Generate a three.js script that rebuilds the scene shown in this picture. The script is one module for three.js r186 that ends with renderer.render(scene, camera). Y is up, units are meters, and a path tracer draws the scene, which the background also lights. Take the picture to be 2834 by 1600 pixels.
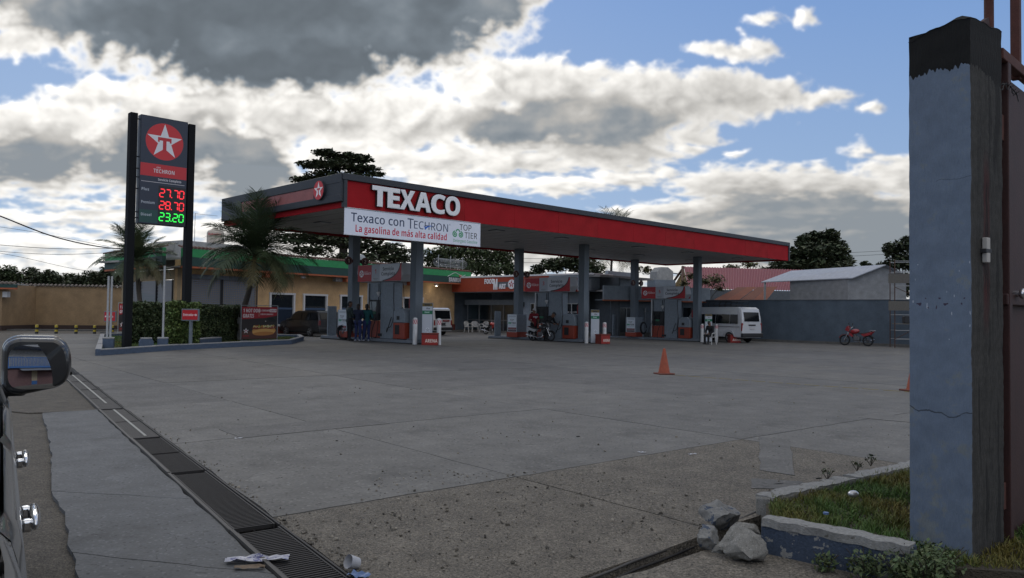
import * as THREE from 'three';
import { mergeGeometries } from 'three/addons/utils/BufferGeometryUtils.js';
import { RoundedBoxGeometry } from 'three/addons/geometries/RoundedBoxGeometry.js';
import { TextGeometry } from 'three/addons/geometries/TextGeometry.js';
import { FontLoader } from 'three/addons/loaders/FontLoader.js';
import { MarchingCubes } from 'three/addons/objects/MarchingCubes.js';

// ---------------------------------------------------------------- camera, sky, sun, exposure
const scene = new THREE.Scene();
const FPX = 2140, CX = 1417, CY = 800, PITCH = 0.0299, ROLL = 0.013, EYE = 1.5;
const camera = new THREE.PerspectiveCamera(2 * Math.atan(800 / FPX) * 180 / Math.PI, 1024 / 578, 0.05, 600);
camera.position.set(0, EYE, 0);
camera.rotation.order = 'YXZ';
camera.rotation.set(PITCH, 0, ROLL);
const renderer = new THREE.WebGLRenderer({ antialias: true });
renderer.setSize(1024, 578);
renderer.toneMapping = THREE.LinearToneMapping;
renderer.toneMappingExposure = 1.0;
renderer.shadowMap.enabled = true;

// seeded random numbers and noise
function rng(seed) { let a = seed >>> 0; return () => { a = (a + 0x6D2B79F5) >>> 0; let t = a; t = Math.imul(t ^ (t >>> 15), t | 1); t ^= t + Math.imul(t ^ (t >>> 7), t | 61); return ((t ^ (t >>> 14)) >>> 0) / 4294967296; }; }
const clamp = (x, a = 0, b = 1) => x < a ? a : x > b ? b : x;
const sstep = (a, b, x) => { const t = clamp((x - a) / (b - a)); return t * t * (3 - 2 * t); };
const lerp = (a, b, t) => a + (b - a) * t;
const PERM = new Uint8Array(512), GX = new Float32Array(256), GY = new Float32Array(256);
{ const r = rng(77), p = [...Array(256).keys()]; for (let i = 255; i > 0; i--) { const j = Math.floor(r() * (i + 1)); [p[i], p[j]] = [p[j], p[i]]; } for (let i = 0; i < 512; i++) PERM[i] = p[i & 255]; for (let i = 0; i < 256; i++) { const a = r() * Math.PI * 2; GX[i] = Math.cos(a); GY[i] = Math.sin(a); } }
function pnoise(x, y) {
  const xi = Math.floor(x), yi = Math.floor(y), fx = x - xi, fy = y - yi, X = xi & 255, Y = yi & 255;
  const u = fx * fx * fx * (fx * (fx * 6 - 15) + 10), v = fy * fy * fy * (fy * (fy * 6 - 15) + 10);
  const h = (i, j, dx, dy) => { const k = PERM[PERM[X + i] + ((Y + j) & 255)]; return GX[k] * dx + GY[k] * dy; };
  const a = h(0, 0, fx, fy), b = h(1, 0, fx - 1, fy), c = h(0, 1, fx, fy - 1), d = h(1, 1, fx - 1, fy - 1);
  return (a + (b - a) * u + (c + (d - c) * u - a - (b - a) * u) * v) * 1.5;
}
function fbm(x, y, oct = 5, gain = 0.5) { let s = 0, a = 1, n = 0; for (let i = 0; i < oct; i++) { s += a * pnoise(x, y); n += a; a *= gain; x = x * 2.03 + 17.1; y = y * 2.03 + 9.7; } return s / n; }
// ---- the sky: one computed panorama of air and backlit cumulus; the sun stands behind the large grey cloud
const SUN = new THREE.Vector3(-0.30, 0.42, -0.86).normalize();
{
  const W = 4096, HH = 2048, data = new Float32Array(W * HH * 4);
  const cr = Math.cos(ROLL), sr = Math.sin(ROLL), cp = Math.cos(PITCH), sp = Math.sin(PITCH);
  // cloud masses: centre, radii, weight, tone of the core (0 white .. 1 dark grey)
  const B = [
    [640, 0, 680, 235, 1.5, 1], [240, -30, 340, 200, 1.2, .82], [1100, 20, 370, 215, 1.3, .92], [780, 130, 470, 165, 1.3, 1], [1370, -30, 150, 170, .9, .78], [60, -40, 240, 130, .8, .5],
    [30, 120, 140, 55, .55, .1], [330, 265, 210, 55, .7, .08], [120, 330, 240, 60, .8, .12], [560, 300, 280, 70, .9, .22], [880, 320, 320, 85, .9, .2], [1140, 330, 280, 90, .9, .12], [1360, 235, 170, 95, .8, .06],
    [110, 430, 270, 110, 1.1, .72], [420, 430, 260, 130, 1.1, .74], [690, 455, 160, 125, 1.2, .82], [560, 400, 260, 90, 1.0, .6],
    [980, 420, 260, 60, .7, .12], [1210, 440, 280, 60, .7, .2],
    [1540, 250, 220, 95, .9, .16], [1800, 260, 160, 85, .8, .12], [1640, 330, 360, 110, 1.2, .62], [1420, 350, 260, 85, 1.1, .6], [1980, 270, 220, 80, .9, .28], [2140, 260, 130, 50, .75, .12], [2270, 270, 80, 34, .5, .05],
    [1690, 420, 240, 55, .8, .3], [1420, 440, 260, 45, .7, .16], [1880, 370, 120, 32, .55, .08], [1990, 140, 100, 34, .55, .05], [2090, 132, 66, 40, .45, .05], [1740, 488, 170, 32, .55, .1], [1540, 510, 170, 30, .5, .1],
    [2060, 520, 210, 70, .9, .25], [2300, 510, 240, 50, .8, .22], [2520, 490, 200, 60, .8, .15], [2250, 600, 440, 95, 1.4, .74], [2050, 630, 340, 80, 1.2, .66], [2420, 690, 480, 110, 1.4, .85], [1850, 590, 200, 40, .7, .18], [2700, 600, 300, 140, 1.1, .5],
    [1250, 520, 200, 40, .5, .1], [1130, 480, 130, 30, .45, .08], [1900, 412, 70, 24, .45, .05], [2380, 415, 50, 20, .4, .05], [2130, 55, 60, 20, .36, .05], [2240, 48, 40, 24, .34, .05], [2025, 418, 40, 16, .36, .05], [2410, 297, 34, 18, .38, .05],
    [90, 520, 200, 26, .5, .3], [330, 560, 300, 22, .5, .4], [150, 600, 330, 22, .5, .25], [450, 622, 400, 20, .5, .3], [120, 670, 380, 24, .5, .15], [700, 640, 300, 40, .5, .2], [1450, 700, 240, 60, .8, .2], [900, 700, 300, 60, .6, .2], [1000, 560, 300, 40, .5, .2],
  ];
  const puff = (x, y, oct) => { let s = 0, a = 1, n = 0; for (let i = 0; i < oct; i++) { s += a * (1 - 2.6 * Math.abs(pnoise(x, y))); n += a; a *= .48; x = x * 2.07 + 13.7; y = y * 2.07 + 5.1; } return s / n; };   // rounded heads, as cumulus has
  const field = (x, y) => {                       // returns [density, tone]
    const k = 1 + 0.7 * sstep(350, 800, y);       // lower clouds are seen flatter
    const wx = x + 46 * fbm(x / 150 + 3, y * k / 110 + 8, 4), wy = y + 38 * fbm(x / 150 + 31, y * k / 110 + 2, 4);
    let f = -1, t = 0, n = 1e-6;
    for (const [bx, by, rx, ry, w, tone] of B) {
      const d = Math.hypot((wx - bx) / rx, (wy - by) / ry);
      if (d > 1.5) continue;
      const g = w * (1 - d);
      if (g > f) f = g;
      const q = Math.exp(5 * Math.max(-0.4, g)) - Math.exp(-2); if (q > 0) { t += q * tone; n += q; }
    }
    if (f < -0.7) f = -0.7;
    t += n * .17 * (1 - sstep(.35, .7, t / n));
    const rise = sstep(500, 690, y), low = -0.50 + 0.66 * rise + 0.40 * fbm(x / 330 + 7, y / 40 + 3, 4, .5);   // thin layers toward the horizon
    if (rise > 0) { const m = sstep(-.12, .12, low - f); f = Math.max(f, low) + .03 * m * (1 - m); t = lerp(t / n, .16 + .25 * sstep(-.2, .35, fbm(x / 700 + 1, y / 90, 3)), m); n = 1; }
    const det = 0.45 * fbm(x / 105 + 5, y * k / 78 + 1, 6, .5) + 0.60 * puff(x / 88 + 2, y * k / 66 + 7, 5) - .06;
    const soft = fbm(x / 260 + 50, y * k / 150 + 20, 3);
    return [f * 0.85 + 0.34 * det - 0.03, clamp(t / n + 0.30 * soft * sstep(.2, .6, t / n)), det];
  };
  // the rest of the dome: the same kind of broken cumulus, by direction only
  const dome = (az, el, ds) => {
    const s = 1 / (0.16 + Math.max(0, Math.sin(el))), X = Math.sin(az) * Math.cos(el) * s * 2.2, Y = Math.cos(az) * Math.cos(el) * s * 2.2;
    const det = fbm(X * 1.1 + 40, Y * 1.1 + 12, 5, .55);
    return [lerp(-.03, .16, sstep(.3, .6, el)) + 0.75 * det, lerp(.5, .04, sstep(.5, 1.7, ds)), det];
  };
  const air = (el, ds) => {                        // clear air by height, paler toward the sun
    const t = Math.pow(clamp(el / 0.55), 0.62), g = Math.exp(-ds * ds / 0.35) * 0.30;
    return [lerp(.46, .098, t) + g * .35, lerp(.60, .245, t) + g * .32, lerp(.74, .60, t) + g * .22];
  };
  const out = [0, 0, 0];
  const shade = (el, ds, den, tone, det, relief, fade) => {
    const a = air(el, ds), al = sstep(-0.08, 0.22, den) * (1 - 0.15 * fade);
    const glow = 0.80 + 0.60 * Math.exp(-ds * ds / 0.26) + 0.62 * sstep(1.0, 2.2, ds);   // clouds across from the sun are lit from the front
    const thick = sstep(0.0, lerp(.66, .46, tone), den + 0.03 * det);
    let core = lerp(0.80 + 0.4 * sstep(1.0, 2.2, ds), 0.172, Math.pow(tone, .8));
    let L = lerp(glow, core, thick * (0.35 + 0.65 * Math.min(1, tone * 1.5)));
    L *= 1 + clamp(relief, -.5, .6) * lerp(.85, .16, tone);
    L = Math.max(0.09, L, 0.30 * (1 - sstep(.165, .25, el)));
    const warm = sstep(.2, .5, L), cl = [L * lerp(.85, 1.01, warm), L * lerp(1.0, .985, warm), L * lerp(1.15, .94, warm)];
    for (let i = 0; i < 3; i++) out[i] = lerp(a[i], cl[i], al);
    return out;
  };
  const px = new Float32Array(3);
  const toPhoto = (x, y, z) => {                   // direction -> place in the photograph's plane, or null
    const y1 = cp * y + sp * z, z1 = -sp * y + cp * z, x2 = cr * x + sr * y1, y2 = -sr * x + cr * y1;
    if (z1 > -0.2) return null;
    return [CX - FPX * x2 / z1, CY + FPX * y2 / z1];
  };
  const sample = (az, el, fine) => {
    const x = Math.sin(az) * Math.cos(el), y = Math.sin(el), z = -Math.cos(az) * Math.cos(el);
    const ds = Math.acos(clamp(x * SUN.x + y * SUN.y + z * SUN.z, -1, 1));
    const q = toPhoto(x, y, z);
    let w = 0;
    if (q) w = sstep(-1000, -250, q[0]) * (1 - sstep(3080, 3900, q[0])) * sstep(-700, -160, q[1]);
    let den, tone, det, rel;
    if (w > 0) {
      const X = q[0], Y = Math.min(q[1], 900);
      const a = field(X, Y);
      const vx = 640 - X, vy = 20 - Y, vl = Math.hypot(vx, vy) + 1, b = fine ? field(X + vx / vl * 26, Y + vy / vl * 26) : a;
      den = a[0]; tone = a[1]; det = a[2]; rel = (a[0] - b[0]) * 1.9;
    }
    if (w < 1) {
      const d = dome(az, el, ds), e = dome(az, el + .02, ds);
      const r2 = (d[0] - e[0]) * 1.5;
      if (w > 0) { den = lerp(d[0], den, w); tone = lerp(d[1], tone, w); det = lerp(d[2], det, w); rel = lerp(r2, rel, w); } else { [den, tone, det] = d; rel = r2; }
    }
    return shade(Math.max(el, 0), ds, den, tone, det, rel, 1 - sstep(0.0, 0.09, el));
  };
  const put = (i, j, c) => { const o = (j * W + i) * 4; data[o] = c[0]; data[o + 1] = c[1]; data[o + 2] = c[2]; data[o + 3] = 1; };
  // row j runs from straight down (0) to straight up; column i: azimuth, the camera looks along -z
  const azOf = (i) => (i + .5) / W * 2 * Math.PI - Math.PI / 2, elOf = (j) => (j + .5) / HH * Math.PI - Math.PI / 2;
  const norm = (a) => Math.atan2(Math.sin(a), Math.cos(a));
  const STEP = 8, cw = W / STEP, ch = HH / STEP, coarse = new Float32Array(cw * (ch + 1) * 3);
  for (let j = 0; j <= ch; j++) for (let i = 0; i < cw; i++) { const el = Math.min(1.5, elOf(j * STEP)); const c = el < -0.12 ? [.11, .11, .11] : sample(norm(azOf(i * STEP)), el, false); coarse.set(c, (j * cw + i) * 3); }
  for (let j = 0; j < HH; j++) {
    const el = elOf(j);
    for (let i = 0; i < W; i++) {
      const az = norm(azOf(i));
      if (el > -0.02 && el < 0.52 && Math.abs(az) < 0.68) { put(i, j, sample(az, el, true)); continue; }
      const fi = i / STEP, fj = j / STEP, i0 = Math.floor(fi), j0 = Math.floor(fj), i1 = (i0 + 1) % cw, j1 = Math.min(ch, j0 + 1), tx = fi - i0, ty = fj - j0;
      for (let k = 0; k < 3; k++) px[k] = lerp(lerp(coarse[(j0 * cw + i0) * 3 + k], coarse[(j0 * cw + i1) * 3 + k], tx), lerp(coarse[(j1 * cw + i0) * 3 + k], coarse[(j1 * cw + i1) * 3 + k], tx), ty);
      put(i, j, px);
    }
  }
  const t = new THREE.DataTexture(data, W, HH, THREE.RGBAFormat, THREE.FloatType);
  t.mapping = THREE.EquirectangularReflectionMapping; t.magFilter = THREE.LinearFilter; t.minFilter = THREE.LinearFilter; t.wrapS = THREE.RepeatWrapping; t.needsUpdate = true;
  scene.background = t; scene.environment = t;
}
const sun = new THREE.DirectionalLight(new THREE.Color(1, .95, .86), 0.5);
sun.position.copy(SUN).multiplyScalar(120); sun.target.position.set(0, 0, -30);
sun.castShadow = true; sun.shadow.radius = 30; sun.shadow.mapSize.set(2048, 2048);
Object.assign(sun.shadow.camera, { left: -60, right: 60, top: 60, bottom: -60, near: 1, far: 260 });
scene.add(sun, sun.target);

// ---------------------------------------------------------------- helpers
const V3 = (x, y, z) => new THREE.Vector3(x, y, z);
// ground height of the gently falling lot, at x and distance Z in front of the camera (world z = -Z)
const softp = (x) => x > 30 ? x : Math.log1p(Math.exp(x));
function groundY(x, Z) {
  const k = sstep(8, 28, Z), c = softp(x + 5) - softp(x - 11);
  let d = 0.021 * c - 0.07;
  if (Z > 37) d += 0.02 * Math.min(10, softp(Z - 37)) * (1 - sstep(-6, 4, x));
  return -k * d;
}
function ray(px, py) {
  const v = V3((px - CX) / FPX, -(py - CY) / FPX, -1).applyEuler(camera.rotation);
  return v.multiplyScalar(-1 / v.z);
}
function onGround(px, py) { const d = ray(px, py); let Z = 10; for (let i = 0; i < 80; i++) Z = .5 * Z + .5 * (groundY(d.x * Z, Z) - EYE) / d.y; return V3(d.x * Z, groundY(d.x * Z, Z), -Z); }
function atZ(px, py, Z) { const d = ray(px, py); return V3(d.x * Z, EYE + d.y * Z, -Z); }
function standAt(px, Z) { const d = ray(px, 880); return V3(d.x * Z, groundY(d.x * Z, Z), -Z); }
const gAt = (x, z) => groundY(x, -z);

const taken = {};
function numbered(name) { const n = taken[name] = (taken[name] ?? -1) + 1; return n ? name + '_' + String(n).padStart(3, '0') : name; }
function tag(o, label, category, group, kind) { if (label) o.userData.label = label; if (category) o.userData.category = category; if (group) o.userData.group = group; if (kind) o.userData.kind = kind; return o; }
function thing(name, label, category, pos = V3(0, 0, 0), turn = 0, group) { const o = new THREE.Group(); o.name = numbered(name); o.position.copy(pos); o.rotation.y = turn; scene.add(o); return tag(o, label, category, group); }
function struct(name, pos) { const o = new THREE.Group(); o.name = numbered(name); if (pos) o.position.copy(pos); o.userData.kind = 'structure'; scene.add(o); return o; }
function copyOf(root, label, pos, turn) { const r = root.clone(); r.name = numbered(root.name.replace(/_\d{3}$/, '')); r.userData = { ...root.userData }; if (label) r.userData.label = label; if (pos) r.position.copy(pos); if (turn !== undefined) r.rotation.y = turn; scene.add(r); return r; }

// texture coordinates in metres from each face's own plane
function metreUV(g) {
  if (g.index) g = g.toNonIndexed();
  const p = g.attributes.position, n = p.count, uv = new Float32Array(n * 2), a = V3(), b = V3(), c = V3(), e = V3(), f = V3();
  for (let i = 0; i < n; i += 3) {
    a.fromBufferAttribute(p, i); b.fromBufferAttribute(p, i + 1); c.fromBufferAttribute(p, i + 2);
    e.subVectors(b, a).cross(f.subVectors(c, a)); const ax = Math.abs(e.x), ay = Math.abs(e.y), az = Math.abs(e.z);
    [a, b, c].forEach((q, k) => { const o = (i + k) * 2; if (ay >= ax && ay >= az) { uv[o] = q.x; uv[o + 1] = q.z; } else if (ax >= az) { uv[o] = q.z; uv[o + 1] = q.y; } else { uv[o] = q.x; uv[o + 1] = q.y; } });
  }
  g.setAttribute('uv', new THREE.BufferAttribute(uv, 2));
  for (const k of Object.keys(g.attributes)) if (!['position', 'normal', 'uv'].includes(k)) g.deleteAttribute(k);
  return g;
}
class MB {                                          // collects geometries and joins them into one part
  constructor() { this.g = []; }
  add(g, x = 0, y = 0, z = 0, rx = 0, ry = 0, rz = 0) { g = g.clone(); g.applyMatrix4(new THREE.Matrix4().compose(V3(x, y, z), new THREE.Quaternion().setFromEuler(new THREE.Euler(rx, ry, rz, 'YXZ')), V3(1, 1, 1))); this.g.push(metreUV(g)); return this; }
  box(w, h, d, x = 0, y = 0, z = 0, ry = 0, rx = 0, rz = 0) { return this.add(new THREE.BoxGeometry(w, h, d), x, y, z, rx, ry, rz); }
  rbox(w, h, d, r, x = 0, y = 0, z = 0, ry = 0, rx = 0, rz = 0, seg = 2) { return this.add(new RoundedBoxGeometry(w, h, d, seg, r), x, y, z, rx, ry, rz); }
  cyl(r0, r1, h, x = 0, y = 0, z = 0, seg = 14, rx = 0, ry = 0, rz = 0) { return this.add(new THREE.CylinderGeometry(r1, r0, h, seg), x, y, z, rx, ry, rz); }
  sph(r, x, y, z, sx = 1, sy = 1, sz = 1, seg = 12) { const g = new THREE.SphereGeometry(r, seg, Math.max(6, seg * .7 | 0)); g.scale(sx, sy, sz); return this.add(g, x, y, z); }
  tube(pts, r, seg = 6, n) { const c = new THREE.CatmullRomCurve3(pts.map((q) => Array.isArray(q) ? V3(...q) : q)); return this.add(new THREE.TubeGeometry(c, n ?? Math.max(4, pts.length * 5), r, seg)); }
  bar(a, b, r, seg = 6) { a = Array.isArray(a) ? V3(...a) : a; b = Array.isArray(b) ? V3(...b) : b; const d = b.clone().sub(a), L = d.length(), g = new THREE.CylinderGeometry(r, r, L, seg); g.applyQuaternion(new THREE.Quaternion().setFromUnitVectors(V3(0, 1, 0), d.normalize())); return this.add(g, (a.x + b.x) / 2, (a.y + b.y) / 2, (a.z + b.z) / 2); }
  lathe(pts, seg = 18, x = 0, y = 0, z = 0, rx = 0, ry = 0, rz = 0) { return this.add(new THREE.LatheGeometry(pts.map((q) => new THREE.Vector2(...q)), seg), x, y, z, rx, ry, rz); }
  ext(pts, depth, bevel = 0, x = 0, y = 0, z = 0, rx = 0, ry = 0, rz = 0, holes) { return this.add(extrude(pts, depth, bevel, holes), x, y, z, rx, ry, rz); }
  build(name, material, parent, label) { const m = new THREE.Mesh(this.g.length > 1 ? mergeGeometries(this.g) : this.g[0], material); if (parent) { m.name = name; parent.add(m); } else { m.name = numbered(name); scene.add(m); } if (label) m.userData.label = label; return m; }
}
const mb = () => new MB();
function extrude(pts, depth, bevel = 0, holes) {
  const s = new THREE.Shape(pts.map((q) => new THREE.Vector2(...q)));
  for (const h of holes ?? []) s.holes.push(new THREE.Path(h.map((q) => new THREE.Vector2(...q))));
  const g = new THREE.ExtrudeGeometry(s, { depth: depth - 2 * bevel, bevelEnabled: bevel > 0, bevelSize: bevel, bevelThickness: bevel, bevelSegments: 2, bevelOffset: -bevel, curveSegments: 12 });
  g.translate(0, 0, -(depth - 2 * bevel) / 2);
  return g;
}
function part(name, geometry, material, parent, x = 0, y = 0, z = 0, ry = 0) { const m = new THREE.Mesh(geometry, material); m.name = name; m.position.set(x, y, z); m.rotation.y = ry; parent.add(m); return m; }

// ---- materials
function noiseTex(size, fn, srgb) {                 // fn(u, v in 0..1) -> number or [r, g, b] in 0..1
  const d = new Uint8Array(size * size * 4);
  for (let j = 0; j < size; j++) for (let i = 0; i < size; i++) { const v = fn(i / size, j / size), o = (j * size + i) * 4, c = Array.isArray(v) ? v : [v, v, v]; for (let k = 0; k < 3; k++) d[o + k] = clamp(c[k]) * 255; d[o + 3] = 255; }
  const t = new THREE.DataTexture(d, size, size); t.wrapS = t.wrapT = THREE.RepeatWrapping; t.magFilter = THREE.LinearFilter; t.minFilter = THREE.LinearMipmapLinearFilter; t.generateMipmaps = true; if (srgb) t.colorSpace = THREE.SRGBColorSpace; t.needsUpdate = true; return t;
}
const tfbm = (u, v, f, o = 4, g = .5) => {          // tiling noise: four shifted copies blended at the seams
  const a = fbm(u * f, v * f, o, g), b = fbm((u - 1) * f, v * f, o, g), c = fbm(u * f, (v - 1) * f, o, g), d = fbm((u - 1) * f, (v - 1) * f, o, g), x = sstep(.75, 1, u), y = sstep(.75, 1, v);
  return lerp(lerp(a, b, x), lerp(c, d, x), y);
};
function rep(t, m) { const c = t.clone(); c.repeat.set(1 / m, 1 / m); c.needsUpdate = true; return c; }   // m: metres that one tile covers
const T = {};
T.grain = noiseTex(512, (u, v) => .82 + .22 * tfbm(u, v, 6, 6, .6));
T.mottle = noiseTex(512, (u, v) => { const a = tfbm(u, v, 5, 5, .55), b = tfbm(u + .3, v, 40, 3); return .86 + .3 * a + .12 * b; });
T.bump = noiseTex(512, (u, v) => .5 + .5 * tfbm(u, v, 24, 4, .6));
{ // concrete wearing off to its pebbles, with pale and dark flecks
  const cells = 96, r = rng(5), pts = [...Array(cells * cells)].map(() => [r(), r(), r(), r()]);
  const fleck = (u, v) => { const x = u * cells, y = v * cells, i = Math.floor(x), j = Math.floor(y); let best = 9, val = 0; for (let a = -1; a < 2; a++) for (let b = -1; b < 2; b++) { const q = pts[((j + b + cells) % cells) * cells + (i + a + cells) % cells], d = Math.hypot(x - i - a - q[0], y - j - b - q[1]) / (.25 + .35 * q[2]); if (d < best) { best = d; val = q[3]; } } return best < 1 ? val : -1; };
  T.concrete = noiseTex(1024, (u, v) => { const w = tfbm(u, v, 4, 5, .6), f = fleck(u, v), fine = tfbm(u, v, 90, 2); const st = sstep(.10, .34, tfbm(u + .17, v + .4, 3, 5, .6)), ck = Math.abs(tfbm(u + .6, v + .1, 2.2, 4, .55)); let c = .81 + .18 * w + .09 * fine - .07 * st; if (ck < .0035 && w > .02) c -= .2; if (f > .93 - .1 * w) c += .15; else if (f > 0 && f < .05 + .05 * w) c -= .18; return [c * 1.0, c * 1.0, c * .995]; }, true);
  T.worn = noiseTex(1024, (u, v) => { const w = tfbm(u, v, 5, 5, .6), f = fleck(u, v), g2 = fleck((u * 1.7 + .3) % 1, (v * 1.7 + .1) % 1); let c = .70 + .16 * w + .10 * tfbm(u, v, 60, 3); if (f >= 0) c += (f - .5) * .36; if (g2 > .7) c += .12; else if (g2 >= 0 && g2 < .2) c -= .22; return [c * 1.0, c * .965, c * .91]; }, true);
  T.wornBump = noiseTex(1024, (u, v) => { const f = fleck(u, v), g2 = fleck((u * 1.7 + .3) % 1, (v * 1.7 + .1) % 1); return .35 + .2 * tfbm(u, v, 30, 4, .6) + (f >= 0 ? .12 + .25 * f : 0) + (g2 >= 0 ? .2 * g2 : 0); });
}
const lin = (r, g, b) => new THREE.Color().setRGB(r, g, b);
function mat(color, rough = .8, o = {}) { const m = new THREE.MeshStandardMaterial({ color: Array.isArray(color) ? lin(...color) : new THREE.Color(color), roughness: rough, side: THREE.DoubleSide, ...o }); return m; }
const grained = (color, rough = .85, m = 1.5, bump = .002, o = {}) => mat(color, rough, { map: rep(T.grain, m), bumpMap: rep(T.bump, m * .5), bumpScale: bump, ...o });
const phys = (color, rough, o = {}) => new THREE.MeshPhysicalMaterial({ color: Array.isArray(color) ? lin(...color) : new THREE.Color(color), roughness: rough, side: THREE.DoubleSide, ...o });

// ---- flat print: a canvas on a thin sheet
function canvasMat(w, h, draw, rough = .6, o = {}) {
  const c = document.createElement('canvas'); c.width = w; c.height = h; const x = c.getContext('2d'); draw(x, w, h);
  const t = new THREE.CanvasTexture(c); t.colorSpace = THREE.SRGBColorSpace; t.anisotropy = 8;
  return new THREE.MeshStandardMaterial({ map: t, roughness: rough, side: THREE.DoubleSide, ...o });
}
function sheetGeo(w, h) { return new THREE.PlaneGeometry(w, h); }
const FONT = await new FontLoader().loadAsync('fonts/droid/droid_sans_bold.typeface.json');
const FONT_R = await new FontLoader().loadAsync('fonts/droid/droid_sans_regular.typeface.json');
function letters(text, size, depth, { font = FONT, fat = 0, sx = 1, center = true } = {}) {   // solid lettering
  const g = new TextGeometry(text, { font, size, depth, curveSegments: 6, bevelEnabled: fat > 0, bevelSize: fat, bevelThickness: .01, bevelSegments: 1 });
  g.computeBoundingBox(); const b = g.boundingBox; g.translate(center ? -(b.min.x + b.max.x) / 2 : -b.min.x, -b.min.y, 0); g.scale(sx, 1, 1); return g;
}
function starPts(cx, cy, R, r = R * .382, rot = Math.PI / 2) { const p = []; for (let i = 0; i < 10; i++) { const a = rot + i * Math.PI / 5, q = i % 2 ? r : R; p.push([cx + Math.cos(a) * q, cy + Math.sin(a) * q]); } return p; }
function starLogo(x, cx, cy, R, { disc = '#c21f26', star = '#e8e8ea', tee = '#c21f26', plain } = {}) {  // canvas: disc, star, T
  if (!plain) { x.fillStyle = disc; x.beginPath(); x.arc(cx, cy, R, 0, 7); x.fill(); }
  x.fillStyle = star; x.beginPath(); starPts(cx, cy, R * .97).forEach(([a, b], i) => x[i ? 'lineTo' : 'moveTo'](a, 2 * cy - b)); x.closePath(); x.fill();
  x.fillStyle = tee; const s = R * .36; x.fillRect(cx - s, cy - s * .62, 2 * s, s * .48); x.fillRect(cx - s * .26, cy - s * .62, s * .52, s * 2.1);
  x.fillRect(cx - s, cy - s * .3, s * .25, s * .4); x.fillRect(cx + s * .75, cy - s * .3, s * .25, s * .4);
}

// ---------------------------------------------------------------- ground, pavement, drain
const M = {};
M.soil = grained([.07, .058, .042], 1, 1.2, .02);
M.road = mat([.19, .18, .165], .95, { map: rep(T.worn, 1.3), bumpMap: rep(T.wornBump, 1.3), bumpScale: .008 });
M.slab = [[.176, .171, .162], [.192, .186, .175], [.160, .155, .148], [.182, .174, .160]].map((c, i) => mat(c, .86, { map: rep(T.concrete, 2.3 + .35 * i), bumpMap: rep(T.bump, .8), bumpScale: .0025 }));
M.slabWorn = [[.285, .274, .255], [.276, .266, .248]].map((c, i) => mat(c, .95, { map: rep(T.worn, 1.45 + .3 * i), bumpMap: rep(T.wornBump, 1.45 + .3 * i), bumpScale: .011 }));
M.path = mat([.150, .155, .162], .85, { map: rep(T.concrete, 1.9), bumpMap: rep(T.bump, .7), bumpScale: .003 });
M.steel = grained([.032, .030, .030], .75, .5, .001);
M.edgeSteel = grained([.085, .08, .075], .75, .5, .001);
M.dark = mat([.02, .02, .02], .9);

// half-plane clipping of convex outlines in (x, Z)
function clipPoly(poly, p0, n) {
  const out = [], side = (p) => (p[0] - p0[0]) * n[0] + (p[1] - p0[1]) * n[1];
  poly.forEach((a, i) => { const b = poly[(i + 1) % poly.length], sa = side(a), sb = side(b); if (sa >= 0) out.push(a); if ((sa > 0 && sb < 0) || (sa < 0 && sb > 0)) { const t = sa / (sa - sb); out.push([lerp(a[0], b[0], t), lerp(a[1], b[1], t)]); } });
  return out;
}
const wobble = (x, Z) => .014 * pnoise(x * 3.1, Z * 3.1) + .008 * pnoise(x * 11, Z * 11);
// a slab of an outline in (x, Z), its top on the ground and its edges a little ragged
function slabGeo(poly, thick = .12, lift = 0, rag = 1, step = .5) {
  const ring = [];
  poly.forEach((a, i) => { const b = poly[(i + 1) % poly.length], L = Math.hypot(b[0] - a[0], b[1] - a[1]), k = Math.max(1, Math.ceil(L / step)); for (let j = 0; j < k; j++) { const x = lerp(a[0], b[0], j / k), z = lerp(a[1], b[1], j / k); ring.push([x + rag * wobble(x, z), z + rag * wobble(x + 40, z)]); } });
  const P = [], I = [], n = ring.length, c = ring.reduce((s, q) => [s[0] + q[0] / n, s[1] + q[1] / n], [0, 0]);
  const put = (x, Z, dy) => { P.push(x, groundY(x, Z) + lift + dy, -Z); return P.length / 3 - 1; };
  const cc = put(...c, 0), mid = ring.map(([x, Z]) => put(lerp(c[0], x, .55), lerp(c[1], Z, .55), 0)), top = ring.map(([x, Z]) => put(lerp(c[0], x, 1), lerp(c[1], Z, 1), 0)), bot = ring.map(([x, Z]) => put(x, Z, -thick));
  const area = ring.reduce((s, q, i) => { const w = ring[(i + 1) % n]; return s + q[0] * w[1] - w[0] * q[1]; }, 0), f = (a, b, d) => area > 0 ? I.push(a, b, d) : I.push(a, d, b);
  for (let i = 0; i < n; i++) { const j = (i + 1) % n; f(cc, mid[i], mid[j]); f(mid[i], top[i], top[j]); f(mid[i], top[j], mid[j]); f(top[i], bot[i], bot[j]); f(top[i], bot[j], top[j]); }
  const g = new THREE.BufferGeometry(); g.setAttribute('position', new THREE.Float32BufferAttribute(P, 3)); g.setIndex(I);
  const h = g.toNonIndexed(); h.computeVertexNormals(); return metreUV(h);
}
const sheet = (poly, drop, N = 60) => {            // a sheet that follows the ground over a rectangle [x0, x1, Z0, Z1]
  const [x0, x1, z0, z1] = poly, g = new THREE.PlaneGeometry(1, 1, N, N), p = g.attributes.position;
  for (let i = 0; i < p.count; i++) { const x = lerp(x0, x1, p.getX(i) + .5), Z = lerp(z0, z1, Math.pow(p.getY(i) + .5, 1.3)); p.setXYZ(i, x, groundY(x, Z) - drop, -Z); }
  g.computeVertexNormals(); return metreUV(g);
};
{ // the land under everything, out to the horizon
  const g = mb(); g.g.push(sheet([-300, 300, -20, 500], .55, 90)); g.build('ground', M.soil, null).userData.kind = 'structure';
}
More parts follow.
